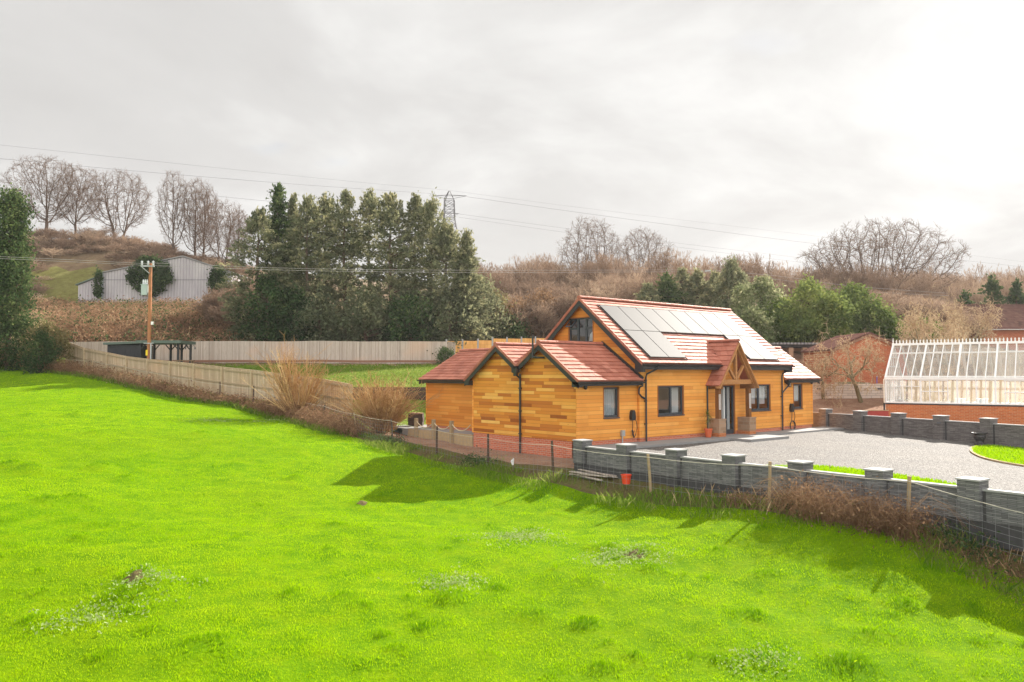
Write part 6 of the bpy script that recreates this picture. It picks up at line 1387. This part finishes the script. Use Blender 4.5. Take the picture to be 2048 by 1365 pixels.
for i, (px, ty, by, D, R, lb, m, tn) in enumerate([(1525, 565, 690, 64, 2.3, 'pale glossy laurel with silvery leaf tips behind the right end of the house roof', 'leaf_pale', .48), (1562, 612, 690, 62, 1.9, 'low dark laurel between the pale laurel and the yellow green laurel', 'leaf_laurel', .35), (1618, 570, 688, 62, 2.25, 'tall yellow green laurel above the pergola', 'leaf_laurel', .62), (1660, 600, 688, 61.5, 1.7, 'mid green laurel joined to the tall yellow green laurel', 'leaf_laurel', .48), (1706, 580, 682, 64, 2.1, 'dark green laurel above the left slope of the brick shed roof', 'leaf_laurel', .36), (1752, 618, 685, 63, 1.7, 'low laurel behind the ridge of the brick shed', 'leaf_laurel', .4), (1500, 630, 700, 60, 1.6, 'low laurel showing just above the solar panel roof edge', 'leaf_pale', .34)]):
    evergreen('laurel_bush', lb, px, by, D, (by-ty)*mpp(D), R, dome_prof, m, 200+i, n=150, per=58, spread=.27, size=.13, group='laurels behind the house', cat='shrub', tone0=tn, tone_var=.17, asp=.5)
for i, (px, ty, by, D, R, lb) in enumerate([(1985, 556, 640, 82, 1.9, 'dark pointed conifer above the ridge of the far brick house'), (1930, 588, 640, 80, 1.4, 'smaller dark conifer left of the far brick house ridge'), (2035, 565, 640, 84, 1.8, 'dark conifer at the right edge of the picture behind the far house')]):
    evergreen('conifer_tree', lb, px, by, D, (by-ty)*mpp(D), R, cone_prof, 'leaf_dark', 220+i, n=110, per=44, spread=.26, size=.14, spray=.1, group='dark conifers behind the far brick house', tone0=.3)
for i, (px, ty, by, D, R, lb) in enumerate([(1850, 650, 700, 60, 1.6, 'twiggy evergreen bush between the brick shed and the far house'), (1800, 655, 700, 62, 1.5, 'green bush tangled among the orchard trees')]):
    evergreen('shrub', lb, px, by, D, (by-ty)*mpp(D), R, dome_prof, 'leaf_laurel', 230+i, n=60, per=46, spread=.26, size=.11, cat='shrub', tone0=.45)
# ivy on the barn
def ivy(label, cx_, cy_, wx_, wy_, n):
    r = np.random.default_rng(n); C = []
    while len(C) < n:
        u, v = r.uniform(-1, 1, 2)
        if abs(u)**1.6+abs(v)**1.6 < 1: C.append(barn_pt(cx_+u*wx_, cy_+v*wy_, -.25-r.uniform(0, .35)))
    V, F, T = leaf_quads(np.array(C), r.normal(.33, .15, n), .22, 40, .14, .6, r=r); tag(np_obj('ivy', V, F, 'leaf_dark', None, True, T), label, 'ivy', 'ivy climbing the barn')
ivy('largest dark ivy mass hanging over the middle of the barn wall behind the pole', 302, 553, 44, 38, 190); ivy('ivy column on the right part of the barn gable', 437, 566, 14, 34, 60); ivy('narrow ivy strip at the left corner of the barn by its downpipe', 199, 568, 6, 26, 26)
mb = MB()
# willows
def willow(label, px, py, D, Ht, Wd, n, seed, lean=0.0, top=True):
    r = np.random.default_rng(seed); p = at(px, py, D); z = gz(p); t = thing('willow_bush', label, 'willow', (p[0], p[1], z-.1), group='orange stemmed willows by the garden fence')
    mb = MB()
    for k in range(4): a = r.uniform(0, 6.28); mb.tube([(.1*math.cos(a), .1*math.sin(a), -.2), (.2*math.cos(a), .2*math.sin(a), .5), (.35*math.cos(a), .35*math.sin(a), .95)], [.13, .10, .08], 7)
    if top: mb.tube([(0, 0, .4), tuple(RV*-.45+np.array((0, 0, 1.7))), tuple(RV*-.95+np.array((0, 0, 2.8)))], [.10, .075, .055], 7)
    mb.build('stump', 'bark_warm', t, world=False)
    P0, P1, R0, R1, T = [], [], [], [], []
    for i in range(n):
        a = r.uniform(0, 6.28); q = np.array((.32*math.cos(a), .32*math.sin(a), r.uniform(.2, 1.0)))*r.uniform(.3, 1.1)
        if top and r.random() < .25: q = np.append(RV[:2]*-.5, 1.7)*r.uniform(.5, 1.2)
        th = abs(r.normal(0, .36)); d = np.array((math.cos(a)*math.sin(th), math.sin(a)*math.sin(th), math.cos(th))); L = Ht*r.uniform(.5, 1.0)*(1-.22*th); m = 6; tn = r.normal(.55, .18)
        for k in range(m):
            d = unit(d+r.normal(0, .05, 3)+np.array((0, 0, .05))); q2 = q+d*L/m; P0.append(q); P1.append(q2); R0.append(.017*(1-k/m)+.006); R1.append(.017*(1-(k+1)/m)+.005); T.append(tn); 
            if k > 0:
                for _ in range(2):
                    e = unit(d+r.normal(0, .4, 3)); w = q+(q2-q)*r.random(); P0.append(w); P1.append(w+e*r.uniform(.15, .5)); R0.append(.008); R1.append(.005); T.append(tn-.05)
            q = q2
    P0, P1 = np.array(P0), np.array(P1); s_ = Wd/(2*np.percentile(np.abs(P1[:, :2]), 93)); P0[:, :2] *= s_; P1[:, :2] *= s_; zt_ = np.percentile(P1[:, 2], 99.5); P0[:, 2] *= Ht/zt_; P1[:, 2] *= Ht/zt_
    V, F, Tn = prisms(P0, P1, R0, R1, 3, np.clip(T, 0, 1)); np_obj('stems', V, F, 'twig_orange', t, False, Tn); return t
willow('taller willow clump of orange stems with a broken leaning trunk against the garden fence', 597, 822, 41.3, 4.0, 2.7, 210, 51)
willow('wider lower willow clump of fine orange stems at the near end of the garden fence', 765, 842, 38.6, 2.95, 3.1, 300, 52, top=False)

# masses --------------------------------------------------------------
def stuff(o, label=None): o['kind'] = 'stuff'; return o
def bramble_mass(name, X, Y, hgt, mat, n_arc=2, per_leaf=5, leaf=.07, tone=.45, r0=.012):
    tone = tone+(vnoise(X*.22, Y*.22, 41)-.5)*.5+(vnoise(X*.7, Y*.7, 42)-.5)*.3
    """arching canes and dead leaves rooted at each point"""
    r = rng; n = len(X); Z = H(X, Y); P0, P1, R0, R1, T = [], [], [], [], []
    for k in range(n_arc):
        a = r.uniform(0, 6.28, n); L = hgt*r.uniform(.6, 1.3, n); hx = np.cos(a); hy = np.sin(a); p = np.stack([X, Y, Z-.05], 1); tn = np.clip(r.normal(.1, .2, n)+tone, 0, 1)
        for i, (f, g) in enumerate(((.25, .62), (.45, .30), (.50, -.12), (.45, -.42))):
            q = p+np.stack([hx*L*f*.8, hy*L*f*.8, L*g], 1)+r.normal(0, .05, (n, 3))*hgt[:, None]; w = r0*(1-.2*i)
            P0.append(p); P1.append(q); R0.append(np.full(n, w)); R1.append(np.full(n, w*.8)); T.append(tn); p = q
    a = prisms(np.vstack(P0), np.vstack(P1), np.concatenate(R0), np.concatenate(R1), 2, np.concatenate(T))
    C = np.stack([X, Y, Z], 1); m = np.repeat(C, 1, 0); m[:, 2] += hgt*r.uniform(.15, .75, n)
    b = leaf_quads(m, np.clip(r.normal(0, .16, n)+tone, 0, 1), np.stack([hgt*.42, hgt*.42, hgt*.24], 1), per_leaf, leaf, .55)
    v, f, t = merge([a, b]); return stuff(np_obj(name, v, f, mat, None, True, t))
def px_pts(n, x0, x1, d0, d1, keep=None):
    D = np.sqrt(rng.uniform(d0*d0, d1*d1, n)); px = rng.uniform(x0, x1, n); lat = (px-1024)/FPX*D
    X = CAM[0]+_s*D+_c*lat; Y = CAM[1]+_c*D-_s*lat; return X, Y, D, px
X, Y, D, px = px_pts(6400, -90, 540, 68.5, 97); k = ~((px > 130) & (px < 470) & (D > 90)); X, Y = X[k], Y[k]
bramble_mass('bramble_bank', X, Y, rng.uniform(.7, 1.5, len(X)), 'bramble', 2, 9, .12, .48, .022)
X, Y, D, px = px_pts(700, 70, 520, 68, 90); V, F, T = leaf_quads(np.stack([X, Y, H(X, Y)+.8], 1), rng.normal(.35, .2, len(X)), .35, 12, .12); stuff(np_obj('bank_undergrowth', V, F, 'leaf_dark', None, True, T))
# twig scrub and far woods out of one small leafless sapling, baked many times
sap = bare(77, stems=3, levels=5, L0=1.0, ratio=.82, ang=(.10, .36), up=.16, rad0=.05, side=.55, rmin=.010)
sP0 = np.array([s[0] for s in sap]); sP1 = np.array([s[1] for s in sap]); sR = np.array([s[2] for s in sap]); zt = sP1[:, 2].max(); wt = np.percentile(np.abs(sP1[:, :2]), 98)
sP0 = sP0/np.array((wt, wt, zt)); sP1 = sP1/np.array((wt, wt, zt)); sL = np.array([s[4] for s in sap])
def saplings(name, X, Y, hh, ww, mat, rr=.03, tone=.45, zoff=-.4, frac=1.0):
    parts = []; Z = H(X, Y)+zoff
    for x, y, z, h, w in zip(X, Y, Z, hh, ww):
        a = rng.uniform(0, 6.28); c, s_ = math.cos(a), math.sin(a); R_ = np.array([[c, -s_, 0], [s_, c, 0], [0, 0, 1.]]); m = rng.random(len(sP0)) < frac; m |= sL < 2
        q = np.array((w, w, h)); p0 = (sP0[m]*q)@R_.T+(x, y, z); p1 = (sP1[m]*q)@R_.T+(x, y, z); tn = rng.normal(tone, .27)
        parts.append(prisms(p0, p1, np.maximum(rr, sR[m]*.9*h*.18), np.maximum(rr*.7, sR[m]*.7*h*.18), 2, np.clip(rng.normal(tn, .12, m.sum()), 0, 1)))
    v, f, t = merge(parts); return stuff(np_obj(name, v, f, mat, None, True, t))
print('sapling segments', len(sap))
X, Y, D, px = px_pts(330, -190, 345, 101, 132); k = ~((px < 235) & (px > 70) & (D < 117)); X, Y = X[k], Y[k]; n = len(X); saplings('hillside_scrub', X, Y, rng.uniform(1.0, 2.9, n), rng.uniform(1.2, 2.2, n), 'twig_brown', .022, .5, frac=.8)
X, Y, D, px = px_pts(200, 290, 520, 88, 100); k = ~((px > 100) & (px < 475)); X, Y = X[k], Y[k]; n = len(X); saplings('barnside_scrub', X, Y, rng.uniform(2.5, 4.0, n), rng.uniform(1.6, 2.4, n), 'twig_brown', .022, .4)
X, Y, D, px = px_pts(30, 430, 520, 74, 84); n = 30; saplings('copse_scrub', X, Y, rng.uniform(3, 4.5, n), rng.uniform(1.5, 2.2, n), 'twig_brown', .02, .35)
X, Y, D, px = px_pts(430, 930, 1680, 92, 160); n = len(X); saplings('woodland', X, Y, rng.uniform(4.2, 7.6, n)*rng.uniform(.75, 1.1, n), rng.uniform(1.3, 2.3, n), 'twig_brown', .022, .45, frac=.75)
X, Y, D, px = px_pts(360, 1640, 2250, 86, 150); n = len(X); saplings('woodland', X, Y, rng.uniform(4.2, 7.2, n)*rng.uniform(.75, 1.1, n), rng.uniform(1.3, 2.3, n), 'twig_brown', .021, .55, frac=.75)
X, Y, D, px = px_pts(70, 955, 1330, 76, 92); n = len(X); saplings('thicket', X, Y, rng.uniform(3.2, 4.6, n), rng.uniform(1.7, 2.6, n), 'twig_brown', .018, .5)
X, Y, D, px = px_pts(55, 1760, 1945, 66, 84); n = len(X); saplings('thicket', X, Y, rng.uniform(2.6, 4.0, n), rng.uniform(1.6, 2.4, n), 'twig_brown', .018, .6)
X, Y, D, px = px_pts(70, -200, 70, 58, 74); n = len(X); saplings('hedge_scrub', X, Y, rng.uniform(1.8, 3.0, n), rng.uniform(1.0, 1.7, n), 'twig_lichen', .014, .5)
X, Y, D, px = px_pts(70, 330, 500, 117, 132); n = len(X); saplings('hillside_scrub', X, Y, rng.uniform(1.0, 2.2, n), rng.uniform(1.2, 2.2, n), 'twig_brown', .022, .42, frac=.8)
# rough growth along the field boundary
def band(n, y0, y1, s0, s1):
    Y = rng.uniform(y0, y1, n); return XB(Y)+rng.uniform(s0, s1, n), Y
parts = []
X, Y = band(1700, 21, 58, -.5, .75); bramble_mass('hedge_undergrowth', X, Y, rng.uniform(.35, .85, len(X))*np.interp(Y, [21, 26, 34, 50], [.55, .7, 1.0, 1.15]), 'bramble', 2, 7, .065, .42, .010)
X, Y = band(620, 11.5, 17.5, -.4, 1.2); bramble_mass('willow_undergrowth', X, Y, rng.uniform(.4, .9, len(X)), 'bramble', 2, 8, .05, .34, .009)
X, Y = band(420, 17.5, 21, -.3, .9); bramble_mass('willow_undergrowth', X, Y, rng.uniform(.35, .8, len(X)), 'bramble', 2, 8, .05, .34, .009)
def spots(lst, n):
    o = []
    for x, y, r_ in lst: o.append(np.stack([rng.normal(x, r_*.6, n), rng.normal(y, r_, n)], 1))
    return np.vstack(o).T
X, Y = spots([(-6.85, -10.9, .28), (-6.9, -11.6, .35), (-7.0, -12.5, .35), (-7.0, -13.3, .3)], 95); bramble_mass('dry_brambles', X, Y, rng.uniform(.4, .85, len(X)), 'bramble', 3, 11, .030, .30, .0045)
X, Y = spots([(-6.7, -9.2, .22), (-7.1, -14.6, .5), (-7.1, -15.6, .5)], 50); bramble_mass('dry_brambles', X, Y, rng.uniform(.2, .45, len(X)), 'bramble', 2, 10, .026, .32, .004)
X, Y = spots([(-6.6, -10.8, .3), (-6.8, -14.4, .35), (-6.3, 2.0, .4), (-6.2, 8.6, .5)], 50); bramble_mass('green_brambles', X, Y, rng.uniform(.25, .5, len(X)), 'leaf_dark', 1, 9, .04, .4, .006)
X, Y = band(9000, -18, 12, -.9, .75); Z = Hf(np.minimum(X, XB(Y)), Y); Z = np.maximum(Z, H(X, Y)); m = vnoise(X*.9, Y*.9, 21); keep = rng.random(len(X)) < np.clip(m*1.9-.35, .05, 1); X, Y, Z, m = X[keep], Y[keep], Z[keep], m[keep]
blades('rough_grass', X, Y, Z, rng.uniform(.08, .22, len(X))*(.5+m), .016, rng.normal(.46, .2, len(X)), 'grass_rough', .45)
X, Y = band(7000, 12, 58, -.9, .3); Z = Hf(np.minimum(X, XB(Y)), Y); blades('rough_grass', X, Y, Z, rng.uniform(.12, .34, len(X)), .03, rng.normal(.4, .2, len(X)), 'grass_rough', .5)
X, Y = band(260, -18, -7.5, -.4, .9); Z = H(X, Y); blades('dry_grass', X, Y, Z, rng.uniform(.15, .45, len(X)), .006, rng.normal(.5, .2, len(X)), 'straw', .35)
# the field's grass: one blade per point, denser where it stands close
def grass(n, d0, d1, x0=-40, x1=2090):
    D = d0*(d1/d0)**rng.uniform(0, 1, n); px = rng.uniform(x0, x1, n); lat = (px-1024)/FPX*D
    X = CAM[0]+_s*D+_c*lat; Y = CAM[1]+_c*D-_s*lat; k = (X < XB(Y)-.05) & (Y < 60); return X[k], Y[k], D[k]
X, Y, D = grass(520000, 9.2, 62)
Z = Hf(X, Y); m = vnoise(X*1.4, Y*1.4, 31)*.5+vnoise(X*4.1, Y*4.1, 32)*.5; big = vnoise(X*.25, Y*.25, 33)
bare_spots = [field_hit(a, b)[:2] for a, b in ((268, 1178), (725, 1009), (1275, 1111), (1262, 1105), (270, 1183))]
cl = np.zeros(len(X)); bs = np.zeros(len(X))
for cx_, cy_, r_, h_ in CP: cl = np.maximum(cl, np.exp(-((X-cx_)**2+(Y-cy_)**2)/(r_*r_)))
for b in bare_spots: bs = np.maximum(bs, np.exp(-((X-b[0])**2+(Y-b[1])**2)/.06))
k = (rng.random(len(X)) < np.clip(.28+1.15*m, 0, 1)) & (rng.random(len(X)) > bs*1.1); X, Y, Z, D, m, cl, big = (a[k] for a in (X, Y, Z, D, m, cl, big))
h = (.013+.033*m)*rng.uniform(.6, 1.3, len(X))*(1+.8*cl); tone = .60+.46*(big-.5)+.25*(vnoise(X*.7, Y*.7, 35)-.5)-.50*(m-.5)-.62*cl+rng.normal(0, .17, len(X)); strawy = rng.random(len(X)) < .02; tone = np.where(strawy, .98, tone)
blades('grass', X, Y, Z, h, np.clip(.00074*D, .007, .034), tone, 'grass_blade', .55)
def disc(name, spots_, mat, r_):
    mb = MB()
    for x, y in spots_:
        n = 14; v = [(x+r_*(1+.3*math.sin(3*a+x))*math.cos(a), y+r_*.8*(1+.25*math.sin(2*a+y))*math.sin(a)) for a in np.linspace(0, 6.283, n, endpoint=False)]
        mb.add([(a, b, float(Hf(a, b))+.006) for a, b in v]+[(x, y, float(Hf(x, y))+.035)], [[i, (i+1) % n, n] for i in range(n)])
    return stuff(mb.build(name, mat))
disc('bare_soil', bare_spots, 'verge_soil', .16)
# patches of broad-leaved weeds in the turf
C = []
for a, b, rx_, ry_, n in ((1040, 1075, 1.0, .7, 260), (1255, 1112, 1.0, .7, 300), (900, 1165, .7, .5, 140), (560, 845, 1.6, .8, 180), (430, 845, 1.4, .7, 120), (190, 1240, .9, .5, 140), (300, 1185, .6, .4, 120), (950, 925, 1.6, .6, 160), (790, 860, 1.4, .6, 140), (1520, 1325, .6, .4, 80)):
    p = field_hit(a, b); C.append(np.stack([rng.normal(p[0], rx_*.5, n), rng.normal(p[1], ry_*.6, n)], 1))
C = np.vstack(C); z = Hf(C[:, 0], C[:, 1])+.05; V, F, T = leaf_quads(np.column_stack([C, z]), np.clip(rng.normal(.68, .2, len(C)), 0, 1), (.09, .09, .012), 3, .026, .6); stuff(np_obj('weeds', V, F, 'leaf_weed', None, True, T))
X, Y, D, px = px_pts(26000, 400, 930, 42, 66); k = (X > XB(Y)+1.3) & (X < 14); X, Y, D = X[k], Y[k], D[k]; blades('lawn_grass', X, Y, H(X, Y)+.03, rng.uniform(.05, .13, len(X)), .05, np.clip(rng.normal(.45, .2, len(X)), 0, 1), 'grass_rough', .5)

# ------------------------------------------------------------------ the damp winter air between here and the far woods
def haze():
    lo, hi = (-450, -135, -14), (325, 345, 66)
    mb = MB(); mb.box(lo[0], hi[0], lo[1], hi[1], lo[2], hi[2])
    m = bpy.data.materials.new('haze'); m.use_nodes = True; nt = m.node_tree; nt.nodes.clear()
    o = nt.nodes.new('ShaderNodeOutputMaterial'); v = nt.nodes.new('ShaderNodeVolumePrincipled')
    v.inputs['Color'].default_value = (0.93, 0.92, 0.91, 1); v.inputs['Density'].default_value = 0.00022; v.inputs['Anisotropy'].default_value = 0.35
    nt.links.new(v.outputs[0], o.inputs['Volume']); M['haze'] = m
    ob = mb.build('haze', 'haze'); ob['kind'] = 'stuff'
haze()
